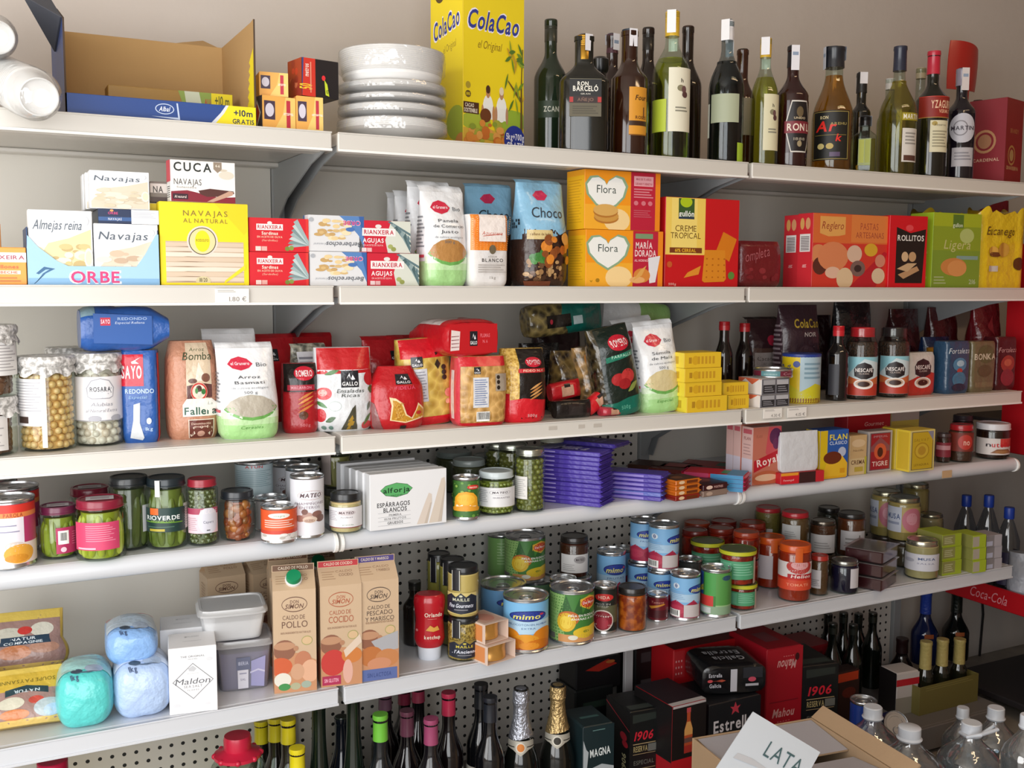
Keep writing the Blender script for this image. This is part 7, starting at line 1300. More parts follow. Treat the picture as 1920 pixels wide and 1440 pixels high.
pjar('smooth mustard jar with black lid and label, upper of two', 838, 899, 1058, '16181a', mat('cdbb78', .35), zb=t+.0005, d=o.location.y, labels=[(.1, .52, 120, mat('cdbb78', .3), ml_('c8c8b0', 'Fins Gourmets'), -8)], lidh=.015, group=gm, extra=strap, glass='f6f4e8', shoulder=.84)
y0 = o.location.y
for u0, u1, vt, dd, lb in ((823, 873, 1046, .09, 'second row'), (800, 846, 1036, .17, 'third row')):
    r, H, loc = fitc(u0, u1, 1150, 5, d=y0+dd)
    jar('jar', 'mustard jar behind the mustard pair, lower in the '+lb, 'jar', r, H, loc, '16181a', mat('8a7c48', .4), group=gm, lidh=.012)
    r2, H2, l2 = fitc(u0, u1, vt, None, loc[1], zb=loc[2]+H+.0005)
    jar('jar', 'mustard jar with black lid behind the mustard pair, upper in the '+lb, 'jar', r2, H2, l2, '16181a', mat('b8aa50', .4), group=gm, lidh=.016, extra=strap)
# tuna two-packs
gt = 'orange tuna tins in card sleeves'
def tuna(label, u0, u1, vt, vb, z=None, d=None, rot=14):
    if z is None: W_, H_, loc = fit(u0, u1, vt, 5, vb=vb, D=.085)
    else: W_, H_, loc = fit(u0, u1, vt, None, d, zb=z, D=.085)
    root = thing('tuna_pack', label, 'tuna pack', loc, radians(rot), gt); m = card('dcc4b4'); w = W_/2; d_ = .042; th = .0012
    g = G(); g.box((-w, -d_, H_-th), (w, d_, H_), m, .0004); g.box((-w, -d_, 0), (w, d_, th), m, .0004); g.box((-w, -d_, th), (-w+th, d_, H_-th), m, .0004); g.box((w-th, -d_, th), (w, d_, H_-th), m, .0004)
    art(g, lambda s, t, o: (-w+2*w*s, -d_+2*d_*t, H_+o), [Pg([(.1, .1), (.9, .1), (.9, .9), (.1, .9)], 'd0a894'), E(.5, .5, .3, .3, 'c88a78')], (W_, .084)); art(g, lambda s, t, o: (-w-o, d_-2*d_*s, H_*t), [R(.4, .1, .9, .9, 'd88a50')], (.084, H_)); g.build('sleeve', root)
    for i in (-1, 1):
        q = min(w*.93, .04); g = G(); g.lathe([(q*.95, th), (q, th+.001), (q, H_*.3), (q*.98, H_*.34), (q*.98, H_*.66), (q, H_*.7), (q, H_-th-.001), (q*.95, H_-th)], mat('d8a050', .3, .5), 32)
        if i < 0: pass
        g.v = [(x, y*.98+(i*.0 if True else 0), zz) for x, y, zz in g.v]
        if i < 0: g.build('tin', root)
    return loc[2]+H_, loc[1]
t, y = tuna('orange tuna tin in a card sleeve, lower of two', 902, 964, 1208, 1243)
tuna('orange tuna tin in a card sleeve, upper of two', 898, 950, 1168, 0, t+.0005, y-.03)
# fruit cans
gf5 = 'fruit and vegetable cans on the fifth shelf'
def mim(x=.6): return [E(x, .72, .29, .115, '1c2a6a', 28), E(x, .72, .27, .1, '2a3f9a', 28), T('mimo', x-.02, .71, .4, .1, 'e8e070', 'bi'), E(x+.2, .75, .035, .022, 'c83a50')]
pch = [R(0, 0, 1, 1, '7ab8e4'), R(0, .34, 1, .62, 'b4d4ea'), R(0, .0, 1, .16, 'b85a1c')]+mim(.54)+[T('MELOCOTÓN EN ALMIBAR', .54, .54, .62, .04, '4a6a9a', ''), T('EXTRA', .54, .46, .2, .035, '4a6a9a', ''), E(.25, .3, .16, .15, 'dc8a1c'), E(.8, .28, .2, .18, 'd8821a'), E(.5, .2, .2, .14, 'e09a28'), E(.3, .14, .18, .12, 'd0781a'), E(.7, .12, .2, .1, 'cc7418'), E(.55, .09, .15, .08, 'e0922a')]
frt = [R(0, 0, 1, 1, '7ab0dc'), R(0, .4, 1, .6, 'a8c8e0'), Pg([(0, 0), (1, 0), (1, .42), (.85, .3), (.7, .46), (.5, .32), (.3, .44), (.12, .34), (0, .46)], 'a82a48'), E(.3, .2, .2, .12, 'b83a54'), E(.7, .18, .2, .12, '98203c')]
frA = frt+mim(.62)+[T('FRUTAS', .62, .54, .4, .04, '4a6a9a', '')]
frB = frt+mim(.86)+[E(.3, .8, .08, .07, 'd0dce8'), E(.3, .8, .03, .05, '3a4a80')]+lines(.14, .5, .46, .68, 5, '88a8c8', .3)+bars(.1, .02, .4, .2)+[R(.48, .03, .85, .34, 'c8c0c0')]
pcan('large peach can with pale blue label, front one', 943, 1028, 1112, '7ab8e4', pch, 5, vb=1226, group=gf5)
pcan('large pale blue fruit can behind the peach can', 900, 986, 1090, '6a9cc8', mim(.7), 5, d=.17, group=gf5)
dm = [R(0, 0, 1, 1, '3f7a34'), Pg([(0, 0), (.42, 0), (.34, .5), (.4, 1), (0, 1)], '8ab06a'), Pg([(.3, .55), (.42, .98), (.52, .6), (.62, .96), (.66, .6), (.8, .9), (.8, .55)], '2a5a28'), Pg([(.62, .9), (.78, .97), (.94, .9), (.94, .76), (.78, .66), (.62, .76)], 'd8a83c'), E(.78, .82, .14, .1, 'c42a24'), T('Del Monte', .78, .82, .24, .055, 'f0e0d8'), E(.45, .5, .16, .16, 'b8642c'), E(.42, .42, .14, .2, 'd8b02c'), E(.42, .42, .09, .14, 'e4c848'), R(.3, .0, 1, .16, 'c8905a'), E(.72, .2, .2, .12, 'd8b82c'), E(.88, .22, .18, .12, 'e0c03a'), E(.72, .22, .05, .03, '8a8a2a'), T('PIÑA EN RODAJAS', .7, .56, .5, .045, 'e8ece0'), T('ANANAS A FATIA', .72, .49, .46, .045, 'e8ece0'), E(.52, .1, .07, .05, 'd8d8c8'), R(.06, .04, .24, .16, '6a6a64')]+lines(.05, .28, .3, .9, 8, '7aa05c', .3)
pcan('large green pineapple can, front one right of the peach can', 1030, 1113, 1097, '3f7a34', dm, 5, vb=1211, group=gf5)
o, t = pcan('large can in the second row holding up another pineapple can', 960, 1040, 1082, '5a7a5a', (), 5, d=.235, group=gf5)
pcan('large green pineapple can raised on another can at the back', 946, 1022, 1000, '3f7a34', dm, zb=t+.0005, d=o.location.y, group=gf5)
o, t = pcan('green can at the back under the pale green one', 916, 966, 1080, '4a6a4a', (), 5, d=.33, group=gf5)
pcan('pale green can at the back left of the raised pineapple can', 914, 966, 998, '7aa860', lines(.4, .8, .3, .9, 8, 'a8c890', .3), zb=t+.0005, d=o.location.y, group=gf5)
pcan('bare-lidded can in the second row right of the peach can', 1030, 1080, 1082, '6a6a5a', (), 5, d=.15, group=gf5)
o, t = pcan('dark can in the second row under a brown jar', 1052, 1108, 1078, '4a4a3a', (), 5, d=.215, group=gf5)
pjar('brown jar with black lid and white label standing on a can', 1048, 1104, 1003, '26201e', '4a2416', d=o.location.y, zb=t+.0005, labels=[(.15, .6, 120, 'dcdad8', [E(.66, .72, .2, .2, 'a8a4a4'), T('MATEO', .66, .72, .26, .12, '3a3034')]+lines(.1, .5, .1, .5, 4, 'a8a4a4', .3), 4)], lidh=.015, group='sauce jars')
fig = [R(0, 0, 1, 1, '1c201c'), R(0, .2, 1, .62, '5a5a40'), E(.48, .82, .26, .09, 'c02a28'), T('HIDA', .48, .82, .3, .07, 'e8b8a8'), T('FIGS IN', .45, .66, .4, .045, 'a8a8a0', ''), T('SYRUP', .45, .6, .3, .045, 'a8a8a0', ''), E(.44, .26, .3, .26, 'd8ccc4', 26), E(.44, .26, .27, .23, '8a1c2c', 26), E(.44, .2, .16, .14, 'a83040')]
pcan('medium black can with a halved red fig picture', 1110, 1156, 1094, '1c201c', fig, 5, vb=1190, group=gf5)
pjar('jar of orange-brown sauce with black lid', 1157, 1212, 1098, '1e1a18', speck('8a2c0c', 'c8641c', 60, .3, .3, .3, 'NOI'), 5, vb=1187, lidh=.016, group='sauce jars', neck=.9)
pcan('small dark red tomato can left of the fruit can', 1213, 1252, 1112, '6a1420', [T('Tomate', .5, .8, .4, .1, 'd09080', 'i'), Pg([(.2, .6), (.7, .74), (.75, .7), (.3, .5)], 'c88a30'), R(.2, .1, .8, .45, '4a1018')], 5, vb=1167, group=gf5)
pcan('pale blue and pink fruit can at the front right of the stack', 1256, 1311, 1072, '7ab0dc', frB, 5, vb=1165, group=gf5)
o, t = pcan('fruit can in the middle stack, lower right, blue logo showing', 1213, 1262, 1066, '7ab0dc', frA, 5, d=.125, group=gf5)
pcan('fruit can in the middle stack, upper right, label turned away', 1215, 1272, 980, '7ab0dc', frB, zb=t+.0005, d=o.location.y, group=gf5)
o, t = pcan('fruit can in the middle stack, lower left', 1176, 1228, 1052, '7ab0dc', frA, 5, d=.205, group=gf5)
pcan('fruit can in the middle stack, upper left', 1181, 1232, 972, '7ab0dc', frA, zb=t+.0005, d=o.location.y, group=gf5)
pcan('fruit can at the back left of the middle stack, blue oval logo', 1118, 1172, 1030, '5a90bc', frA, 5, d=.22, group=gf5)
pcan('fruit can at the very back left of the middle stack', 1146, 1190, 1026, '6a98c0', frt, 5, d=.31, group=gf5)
gv = [R(0, 0, 1, 1, '3a7a34'), R(0, .0, 1, .2, '8aa888'), R(.0, .2, .45, .45, 'c83a34'), R(0, .45, .2, 1, '2a4a9a'), Pg([(0, .6), (.2, .7), (.2, .55), (0, .5)], 'd0c03a'), R(.24, .45, .5, 1, '4a9a4a'), R(.5, .2, 1, 1, '56964a'), R(.06, .03, .4, .17, 'c8d0cc'), E(.75, .88, .12, .06, '2a4a6a'), R(.5, .2, 1, .23, '9ac088')]
pcan('green, red and blue vegetable can right of the pink fruit can', 1313, 1369, 1062, '3a7a34', gv, 5, vb=1159, group=gf5)
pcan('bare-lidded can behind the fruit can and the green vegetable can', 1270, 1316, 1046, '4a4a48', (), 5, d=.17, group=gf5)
gs = 'sauce jars'; tomato = speck('7a1408', 'b02c14', 70, .3, .3, .3, 'NOI')
def salsa(u0, u1, vt, label, zb=None, d=None, vb=None, a0=-6):
    return pjar(label, u0, u1, vt, '4a5a2c', tomato, 5 if zb is None else None, vb=vb, d=d, zb=zb, labels=[(.2, .72, 140, '5aa078', [R(0, 0, 1, 1, '4f9a70'), R(.04, .1, .4, .9, '6ab08a')]+lines(.45, .95, .2, .9, 5, '8ac4a4', .3), a0), (.05, .8, 24, 'c8b8a8', [], 74, 'back_label')], lidh=.012, group=gs, neck=.97, shoulder=.9, extra=lambda root, r, H: (lambda g: (sleeve(g, r*1.08, H-.01, H-.001, 0, 2*pi, mat('c2c22c', .4), 36), g.build('lid_band', root)))(G()))
o, t = salsa(1364, 1416, 1090, 'red sauce jar with green label and yellow-banded lid, lower of two', vb=1146)
salsa(1350, 1414, 1027, 'red sauce jar with green label and yellow-banded lid, upper of two', zb=t+.0005, d=o.location.y)
o2, t2 = pjar('red sauce jar in the second row under a yellow-banded one', 1300, 1352, 1080, '6a2018', tomato, 5, d=.13, lidh=.012, group=gs)
salsa(1296, 1354, 1012, 'red sauce jar with yellow-banded lid in the second row, raised', zb=t2+.0005, d=o2.location.y)
for i, (u0, vt, d) in enumerate(((1276, 992, .215), (1325, 988, .205), (1372, 995, .16), (1330, 975, .285), (1384, 978, .25), (1280, 978, .30))):
    r, H, loc = fitc(u0, u0+50, vt, 5, d=d); H = max(.04, H*.52); t = z5+H
    o = jar('jar', 'red sauce jar low in the back rows, %s' % ('left of the second row', 'middle of the second row', 'right of the second row', 'middle of the last row', 'right of the last row', 'left of the last row')[i], 'jar', r, H, loc, '7a1c14', tomato, lidh=.012, group=gs)
    pjar('dark red-lidded sauce jar on another at the back, %s' % ('left of the second row', 'middle of the second row', 'right of the second row', 'middle of the last row', 'right of the last row', 'left of the last row')[i], u0, u0+52, vt, ('7a1c14', '8a2818', 'a83c1c')[i % 3], tomato, zb=t+.0005, d=o.location.y, lidh=.014, group=gs)
def orange(u0, u1, vt, label, vb=None, d=None, lab=(), zb=None):
    def tab(root, r, H):
        g = G(); sleeve(g, r*1.03, H*.72, H-.004, radians(14), radians(26), mat('cc5a1c', .4)); g.build('seal_tab', root)
    return pjar(label, u0, u1, vt, 'cc5418', mat('a02c10', .3, 0, .2, 60, .3), 5, vb=vb, d=d, lidh=.018, labels=lab, group=gs, extra=tab, neck=.9)
orange(1458, 1518, 1018, 'tomato jar with orange lid and red and white label, in front', vb=1130, lab=[(.22, .72, 160, 'c82c1c', [R(0, .45, 1, 1, 'd8d0ce'), E(.62, .85, .3, .26, 'b83a34'), E(.62, .9, .2, .16, 'd8a0a0'), R(.35, .42, 1, .58, 'b02028'), T('Helios', .66, .5, .46, .11, 'ecdcd4', 'bi'), R(0, .0, 1, .36, 'd0482c'), T('TOMATE', .58, .2, .5, .09, 'e89070')], 0)])
orange(1416, 1470, 1004, 'jar with orange lid and white side label behind the orange tomato jar', d=.12, lab=[(.2, .66, 60, 'c4bcc0', [], -20)])
pjar('small brown jar with red lid right of the orange tomato jar', 1517, 1552, 1040, 'a0281e', '5a3a20', 5, vb=1118, labels=[(.2, .66, 70, 'bcb8ba', lines(.1, .9, .1, .5, 4, '8a8688'), -24)], lidh=.012, group=gs)
def raised(u0, u1, vt, vmid, d, label, low, lc, fc, labs, **kw):
    o, t = pjar(low, u0, u1, vmid, '3a3028', '4a3a20', 5, d=d, lidh=.012, group='jam and pickle jars in the right bay')
    return pjar(label, u0, u1, vt, lc, fc, zb=t+.0005, d=o.location.y, labels=labs, group='jam and pickle jars in the right bay', **kw)
raised(1414, 1464, 950, 1010, .22, 'pickle jar with red lid standing on another jar, left one', 'brown jar under the left red-lidded pickle jar', 'a8242c', '7a6a34', [(.1, .4, 60, 'c8c4c4', [R(0, .7, .4, 1, '8a2c3c')], -10)], lidh=.012)
raised(1463, 1516, 958, 1014, .19, 'jam jar with red lid and white label standing on another jar', 'brown jar under the red-lidded jam jar', 'b8202c', '6a4a28', [(.12, .62, 80, 'c8cac8', lines(.2, .8, .2, .6, 3, 'a0a2a2'), -18)], lidh=.014)
raised(1517, 1566, 974, 1036, .185, 'jam jar with bright dark lid and white label, third raised jar', 'brown jar under the third raised jam jar', '6a6258', '5a3420', [(.08, .62, 120, 'c4c0be', lines(.2, .8, .2, .6, 3, '9a9694'), 0)], lidh=.012, metal=1)
raised(1568, 1620, 960, 1040, .2, 'jam jar with black lid and white label, rightmost raised jar', 'brown jar under the rightmost raised jam jar', '26221f', '6a3418', [(.16, .62, 110, 'd0cccc', lines(.2, .8, .3, .7, 2, '9a9694')+[R(.7, .3, .73, .8, '3a3030')], 12)], lidh=.014)
pjar('dark jar with a lid and small label in the back row under the upper shelf', 1530, 1572, 950, '1c1a18', '2a2418', 5, d=.3, lidh=.014, group='jam and pickle jars in the right bay')
pjar('dark blue jam jar with bright lid and torn paper corner', 1556, 1608, 1048, '8a8a84', mat('17142c', .2), 5, vb=1115, labels=[(.2, .8, 44, 'c8c4c8', [], 46)], lidh=.012, metal=1, group='jam and pickle jars in the right bay')
pjar('small reddish jar with orange tab behind the dark blue jam jar', 1590, 1624, 1040, '4a2a1c', '5a2014', 5, d=.10, labels=[(.2, .5, 80, 'b0a4a0', [], 10)], lidh=.012, group='jam and pickle jars in the right bay')
# quince blocks
W_, H_, loc = fit(1630, 1700, 1030, 5, vb=1106, D=.1); hh = (H_)/3
for i in range(3):
    root = thing('quince_tray', 'dark red quince paste block in a clear tray, %s of three' % ('lowest', 'middle', 'topmost')[i], 'quince tray', (loc[0], loc[1]+.01, z5+i*hh), radians(24), 'clear trays of quince paste')
    w = W_*.42; g = G(); g.box((-w, -.05, .0015), (w, .05, hh-.003), mat('3a1418', .3, 0, .1, 40, .4), .003); g.build('paste', root)
    g = G(); g.box((-w-.0015, -.0515, 0), (w+.0015, .0515, hh-.0018), clear('f8f0f4', .1, .4, .12), .004); g.box((-w-.005, -.055, hh-.003), (w+.005, .055, hh-.0012), clear('f8f0f4', .14, .4, .12, 0, 40, .15), .0005); g.build('tray', root)
my = 'mayonnaise jars'
mm = [R(0, 0, 1, 1, 'c8c8d0'), T('MUSA', .62, .72, .4, .14, '4a5a80'), E(.2, .6, .14, .12, 'a8a8b4'), T('SALSA', .6, .45, .4, .08, '8a8aa0')]
pjar('tall cream mayonnaise jar with bright lid, front one', 1696, 1757, 1010, 'b8b4a0', mat('b0a070', .35), 5, vb=1088, labels=[(.24, .68, 150, 'c8c8d0', mm, 0)], lidh=.014, metal=1, group=my)
cr = mat('b0985a', .35)
ml3 = [R(0, 0, .45, 1, 'b8bcc8'), T('MUSA', .24, .62, .36, .2, '4a5a80'), E(.72, .5, .26, .48, 'b86a78'), E(.7, .55, .14, .24, 'c88a94'), R(.06, .3, .4, .4, '8a90a4')]
raised(1664, 1722, 930, 1010, .15, 'mayonnaise jar with pink and white label on another jar', 'cream jar under the pink-labelled mayonnaise jar', 'a8a48c', cr, [(.22, .8, 150, mat('b0985a', .35), ml3, 0)], lidh=.014, metal=1)
raised(1632, 1686, 918, 1002, .235, 'mayonnaise jar behind the pink-labelled one, further left', 'cream jar under the mayonnaise jar further left', 'a8a48c', cr, [(.22, .8, 150, mat('b0985a', .35), ml3, -20)], lidh=.014, metal=1)
raised(1690, 1738, 905, 1000, .31, 'cream jar at the very back above the mayonnaise jars', 'cream jar at the very back, lower one', 'a8a48c', cr, [], lidh=.014, metal=1)
pjar('cream jar with flat lid at the back right of the mayonnaise jars', 1720, 1765, 962, 'a09c88', mat('a8946c', .4), 5, d=.2, lidh=.01, group=my, metal=1)
# lime green boxes
gl5 = 'small lime green and grey boxes at the right end'
la = [R(0, 0, 1, 1, '9aac2c'), R(.0, .15, .66, .95, '8a8a50')]+lines(.1, .55, .25, .8, 4, 'b8b890')
def limes(u0, u1, vts, vb, col, pos, D=.09, fr=la):
    y = onz((u0+u1)/2, vb, z5).y; z = z5
    for i, vt in enumerate(vts):
        o, z = pbox('infusion_box', 'small lime green box in the %s, %s' % (pos, ('lowest', 'middle', 'topmost')[i]) if col != 'a8a4a8' else 'small grey-white box in the %s, %s' % (pos, ('lowest', 'middle', 'topmost')[i]), 'small box', u0, u1, vt, col, None, y+.002*(i % 2), zb=z+(.0005 if i else 0), D=D, front=fr, rot=-3, group=gl5, left=[R(0, 0, 1, 1, '8a8a48')])
limes(1767, 1802, (1050, 1024, 1001), 1077, 'a2b42c', 'left stack of three')
limes(1824, 1848, (1050, 1026, 1003), 1073, 'a8bc30', 'middle stack of three', .07, [R(0, 0, 1, 1, 'a8bc30'), R(0, .1, .5, .9, 'b0a898')])
limes(1850, 1878, (1047, 1024, 1003), 1066, 'a8a4a8', 'right stack of three', .06, [R(0, 0, 1, 1, '8a8688'), R(.5, .0, 1, 1, 'b0acb2'), R(0, .1, .4, .5, 'b8bcd0')])
# ------------------------------------------------------------------ base deck: wine, cava, beer
z6 = SZ[6]; gw = 'wine bottles on the base shelf'
def wine(label, u, v, y, r=.033, dark='10140f', cap=None, labels=(), rn=.0145, s0=.55, n0=.78, e=.9, **kw):
    p = ony(u, v, y); return bottle('wine_bottle', label, 'bottle', r, p.z-z6, (p.x, p.y, z6), '', dark=dark, rn=rn, s0=s0, n0=n0, e=e, cap=cap, labels=labels, group=gw, **kw)
def cava(u, v, label, foilc, wide=1.0):
    p = ony(u, v, .075 if u < 1000 else .08); H = p.z-z6; r = .041
    root = bottle('cava_bottle', label, 'bottle', r, H, (p.x, p.y, z6), '', dark='101210', rn=.0155, s0=.42, n0=.78, e=.85, group='foil-topped sparkling wines')
    g = G(); m = mat(foilc, .3, .75, .6, 140); pr = [(.0285, H*.64), (.023, H*.7), (.0185, H*.78), (.0165, H*.86), (.018, H*.895), (.0195, H*.905), (.018, H*.92), (.0185, H*.96), (.0175, H*.99), (.010, H*1.004), (0, H*1.005)]
    n = 26; g.lathe(pr, m, n, cap=False)
    g.v = [(x*(1+.05*sin(i*2.7)), y*(1+.05*sin(i*2.7)), z+(.006*cos(2*pi*((i % n)/n)*1+.5) if i < n else 0)) for i, (x, y, z) in enumerate(g.v)]
    g.build('foil', root)
    g = G(); f = lambda s, t, o: ((.0305+.004*(1-t)+o)*sin((s-.5)*2.2), -(.0305+.004*(1-t)+o)*cos((s-.5)*2.2), H*(.535+.12*t))
    art(g, f, [Pg([(0, .45), (.25, .35), (.5, 0), (.75, .35), (1, .45), (1, .9), (0, .9)], 'b8b4a8' if wide else '8a8478'), E(.5, .5, .16, .3, 'd8d4c8' if wide else '3a3430'), E(.5, .5, .12, .24, 'd0803c' if 'silver' in label else '3a3630'), R(0, .5, .3, .56, '3a3630'), R(.7, .5, 1, .56, '3a3630')], (.06, .04), seg=.06, fin=lambda c: mat(c, .35, .3)); g.build('neck_label', root)
cava(977, 1290, 'sparkling wine bottle with silver foil top', 'b8bcc8')
cava(1046, 1283, 'sparkling wine bottle with gold foil top', 'c8ac78')
# red-capped clear jug at the left
p = ony(445, 1378, .066); dz = p.z-z6-.27; root = thing('oil_jug', 'clear jug with a red screw cap standing below the sea salt', 'jug', (p.x, p.y, z6), face_cam(p.x, p.y))
g = G(); g.lathe([(.05, 0), (.056, .004), (.057, .17+dz), (.052, .2+dz), (.035, .226+dz), (.021, .232+dz), (.021, .25+dz)], clear('dfe8e0', .08, .5), 32, 4); g.build('jug_body', root)
g = G(); g.lathe([(.05, .003), (.054, .006), (.054, .15+dz), (0, .15+dz)], clear('e6e6b4', .04, .2), 28, 4); g.build('liquid', root)
g = G(); g.lathe([(r, z+dz) for r, z in ((.040, .226), (.046, .228), (.046, .234), (.03, .240), (.026, .243), (.027, .262), (.025, .27), (0, .27))], mat('c01c3c', .35, 0, 0, 60, .2), 28)
for a in range(0, 360, 45): g.ball((.044*cos(radians(a)), .044*sin(radians(a)), .231+dz), .006, mat('c01c3c', .35, 0, 0, 60, .2), 1)
g.build('cap', root)
def capz(c, ln=.05): return (ln, c, .0155, 'capsule')
wine('dark wine bottle with yellow capsule, nearest of four', 557, 1404, 0.05, cap=capz('dccc1c'), dark='221a16')
wine('dark wine bottle with yellow capsule, third of four', 540, 1350, 0.12, cap=capz('d0c01c'), dark='221a16')
wine('dark wine bottle with yellow capsule, second of four, back row', 516, 1347, 0.19, cap=capz('c8b81c'), dark='1c1816')
wine('dark wine bottle with yellow capsule, back left of four', 490, 1352, 0.26, cap=capz('c8b81c'), dark='1c1816')
for u, v, y, lb in ((597, 1318, .12, 'tall dark green slim-necked bottle left of the shelf joint'), (662, 1300, .1, 'tall dark green slim-necked bottle under the shelf joint'), (640, 1345, .18, 'short dark bottle between the two tall green bottles')):
    wine(lb, u, v, y, dark='141f16' if y < .15 else '141820', s0=.3 if y < .15 else .55, n0=.85, e=.7, cap=(.03, '1c2a20', .0145, 'plain'))
wine('dark bottle with pink and purple capsule', 808, 1349, 0.05, cap=capz('9a4468', .055), dark='151216')
wine('dark bottle with bright green capsule', 713, 1341, 0.04, cap=capz('6cb83c', .055), dark='101418')
wine('dark bottle with dull purple capsule left of the pink-capped one', 763, 1334, 0.13, cap=capz('6a3a4c', .055), dark='120e10')
wine('dark bottle with crimson capsule behind the pink-capped one', 841, 1300, 0.11, cap=capz('b02848', .05), dark='120c0e')
wl = [R(0, 0, 1, 1, 'd8d4c8'), E(.3, .75, .1, .1, '8a3a4a'), E(.35, .5, .1, .1, '8a3a4a'), E(.28, .3, .1, .1, '8a3a4a')]
wine('black red-wine bottle with pale label, right of two beside the silver foil', 919, 1308, 0.06, cap=capz('20242c', .055), dark='0c0d10', labels=[(.08, .3, 130, 'd8d8cc', [R(.1, .2, .8, .4, '8a8a80')], -8)])
wine('black red-wine bottle with pale label, left of two beside the silver foil', 902, 1284, 0.13, cap=capz('1a1c20', .055), dark='0c0d10', labels=[(.1, .42, 120, 'd8d4c8', wl, -30)])
for u, v, y, lb in ((722, 1300, .26, 'dark bottle with grey-violet cap in the back row'), (758, 1290, .3, 'dark bottle with reddish cap in the back row, left one'), (784, 1285, .22, 'dark bottle with reddish cap in the back row, right one')):
    wine(lb, u, v, y, cap=capz('6a4a5a' if u < 730 else '8a2c44', .04), dark='120e10')
r_ = onz(20, 1436, z6+.26); root = thing('oil_jug', 'yellowish jug with crimson cap peeping below the shelf at bottom left', 'jug', (xat(100, .12, .36), .12, z6), 0)
zt_ = zat(root.location.x, .12, 1425)-z6
g = G(); g.lathe([(.05, 0), (.055, .004), (.056, zt_-.08), (.03, zt_-.035), (.022, zt_-.03), (.022, zt_-.02)], clear('d8cc70', .08, .4), 28, 4); g.build('jug_body', root); g = G(); g.lathe([(.027, zt_-.026), (.027, zt_-.002), (.025, zt_), (0, zt_)], mat('b81840', .35), 24); g.build('cap', root)
# beer packs
gb = 'beer packs on the base shelf'
def beer(name, label, u0, u1, vt, y, col, front=(), left=(), top=(), rot=0, D=.14, z=None, H=None, c=.004):
    zb = z6 if z is None else z
    W_, H_, loc = fit(u0, u1, vt, None, y, None, zb, D, radians(rot))
    o = carton(name, label, 'beer pack', W_, D, H_, col, loc, radians(rot), gb, front=front, left=left, top=top, c=c); return o, zb+H_
mg = [R(0, 0, 1, 1, '16282c'), Pg([(0, 0), (1, 0), (1, .5), (.5, .56), (.1, .74), (0, .85)], 'a8b0b4'), Pg([(.12, .5), (.95, .58), (.95, .86), (.2, .8)], '16282c'), T('MAGNA', .55, .69, .66, .085, 'dce4e4', 'b', 3), R(.3, .94, .7, .95, '5a7a78'), R(.52, 0, .64, .48, '1a1c1c')]
def pack1906(s): return [R(0, 0, 1, 1, '131414'), Pg([(.1, .96), (.9, .96), (.9, .88), (.1, .86)], '2a302c'), T('1906', .5, .70, .64, .1, 'c82434', 'bi'), R(.12, .6, .9, .61, 'a8906a'), T('RESERVA', .38, .545, .48, .065, 'a8986a'), R(.64, .5, .92, .59, '6a6a64'), R(.12, .48, .9, .486, 'a8906a'), R(.12, .3, .9, .31, '8a7a5a'), T('ESPECIAL', .5, .38, .7, .05, '5a5a54')]
l19 = [R(0, 0, 1, 1, '121213'), E(.75, .66, .14, .05, 'a82030'), E(.82, .58, .12, .04, 'a82030'), T('1906', .78, .36, .34, .09, 'b0a880', 'b', 90), Pg([(.0, .93), (1, .76), (1, .77), (0, .945)], 'a82434')]
beer('beer_pack', 'dark green and white beer pack right of the gold-foil bottle', 1093, 1150, 1358, .03, '16282c', front=mg, top=[R(.2, .4, .8, .5, '3a5a58')], rot=-4, D=.11)
beer('beer_pack', 'black reserve beer pack with red number, left one', 1180, 1234, 1330, .055, '131414', front=pack1906(0), left=l19, top=[R(.1, .1, .9, .3, '3a403c')], rot=-5, D=.12)
beer('beer_pack', 'black beer pack standing behind the dark green one', 1078, 1150, 1290, .29, '141818', front=[R(.2, .7, .9, .8, '2a3a30')], top=[R(.2, .2, .9, .5, '2c3a34')], rot=0, D=.1)
for u0, u1, vt, lb, fr in ((1080, 1165, 1235, 'dark pack at the back with a red patch near the silver post', [Pg([(.2, .7), (.7, .95), (.9, .75), (.5, .6)], '9a2418'), E(.75, .85, .1, .05, 'a8602c')]), (1190, 1226, 1205, 'dark pack at the back right of the pale post', [R(.3, .8, .8, .9, '3a3a3c'), R(.3, .55, .85, .62, '4a4a4c')])):
    beer('beer_pack', lb, u0, u1, vt, .3, '151416', front=fr, D=.09, z=z6+(.16 if u0 < 1100 else 0))
g = G(); a = ony(1178, 1215, .255); b = ony(1170, 1290, .255); g.box((-.012, -.006, z6), (.012, .006, a.z+.03), mat('b8b6b8', .5, .2), .001); tag(g.build('steel_post', None, (a.x, .255, 0)), 'pale steel post between dark packs under the fifth shelf', 'post')
er = [R(0, 0, 1, 1, 'b81822'), Pg([(0, .42), (1, .42), (1, 1), (0, 1)], '1a1414'), Pg([(.36, .47), (.36, .72), (.43, .82), (.43, .95), (.53, .95), (.53, .82), (.6, .72), (.6, .47)], 'b8502c'), R(.42, .9, .54, .95, 'c04a50'), R(.36, .47, .6, .55, 'a83028'), Pg([(.36, .66), (.36, .72), (.43, .8), (.53, .8), (.6, .72), (.6, .66)], 'd8a05a'), R(.36, .58, .6, .63, '6a4a44'), E(.48, .05, .2, .09, '1a1416'), T('Estrella', .48, .07, .3, .04, 'd8d0c8'), R(.02, .97, .98, 1, 'b8b0b0')]
o, t = beer('beer_pack', 'red and black beer pack with an orange bottle picture', 1259, 1322, 1318, -.01, 'b81822', front=er, left=[R(0, 0, 1, .4, 'a01620'), R(0, .4, 1, 1, '141112')], top=[R(0, 0, 1, .12, 'b8b4b4'), R(0, .12, 1, 1, '241a20')], D=.15, rot=2)
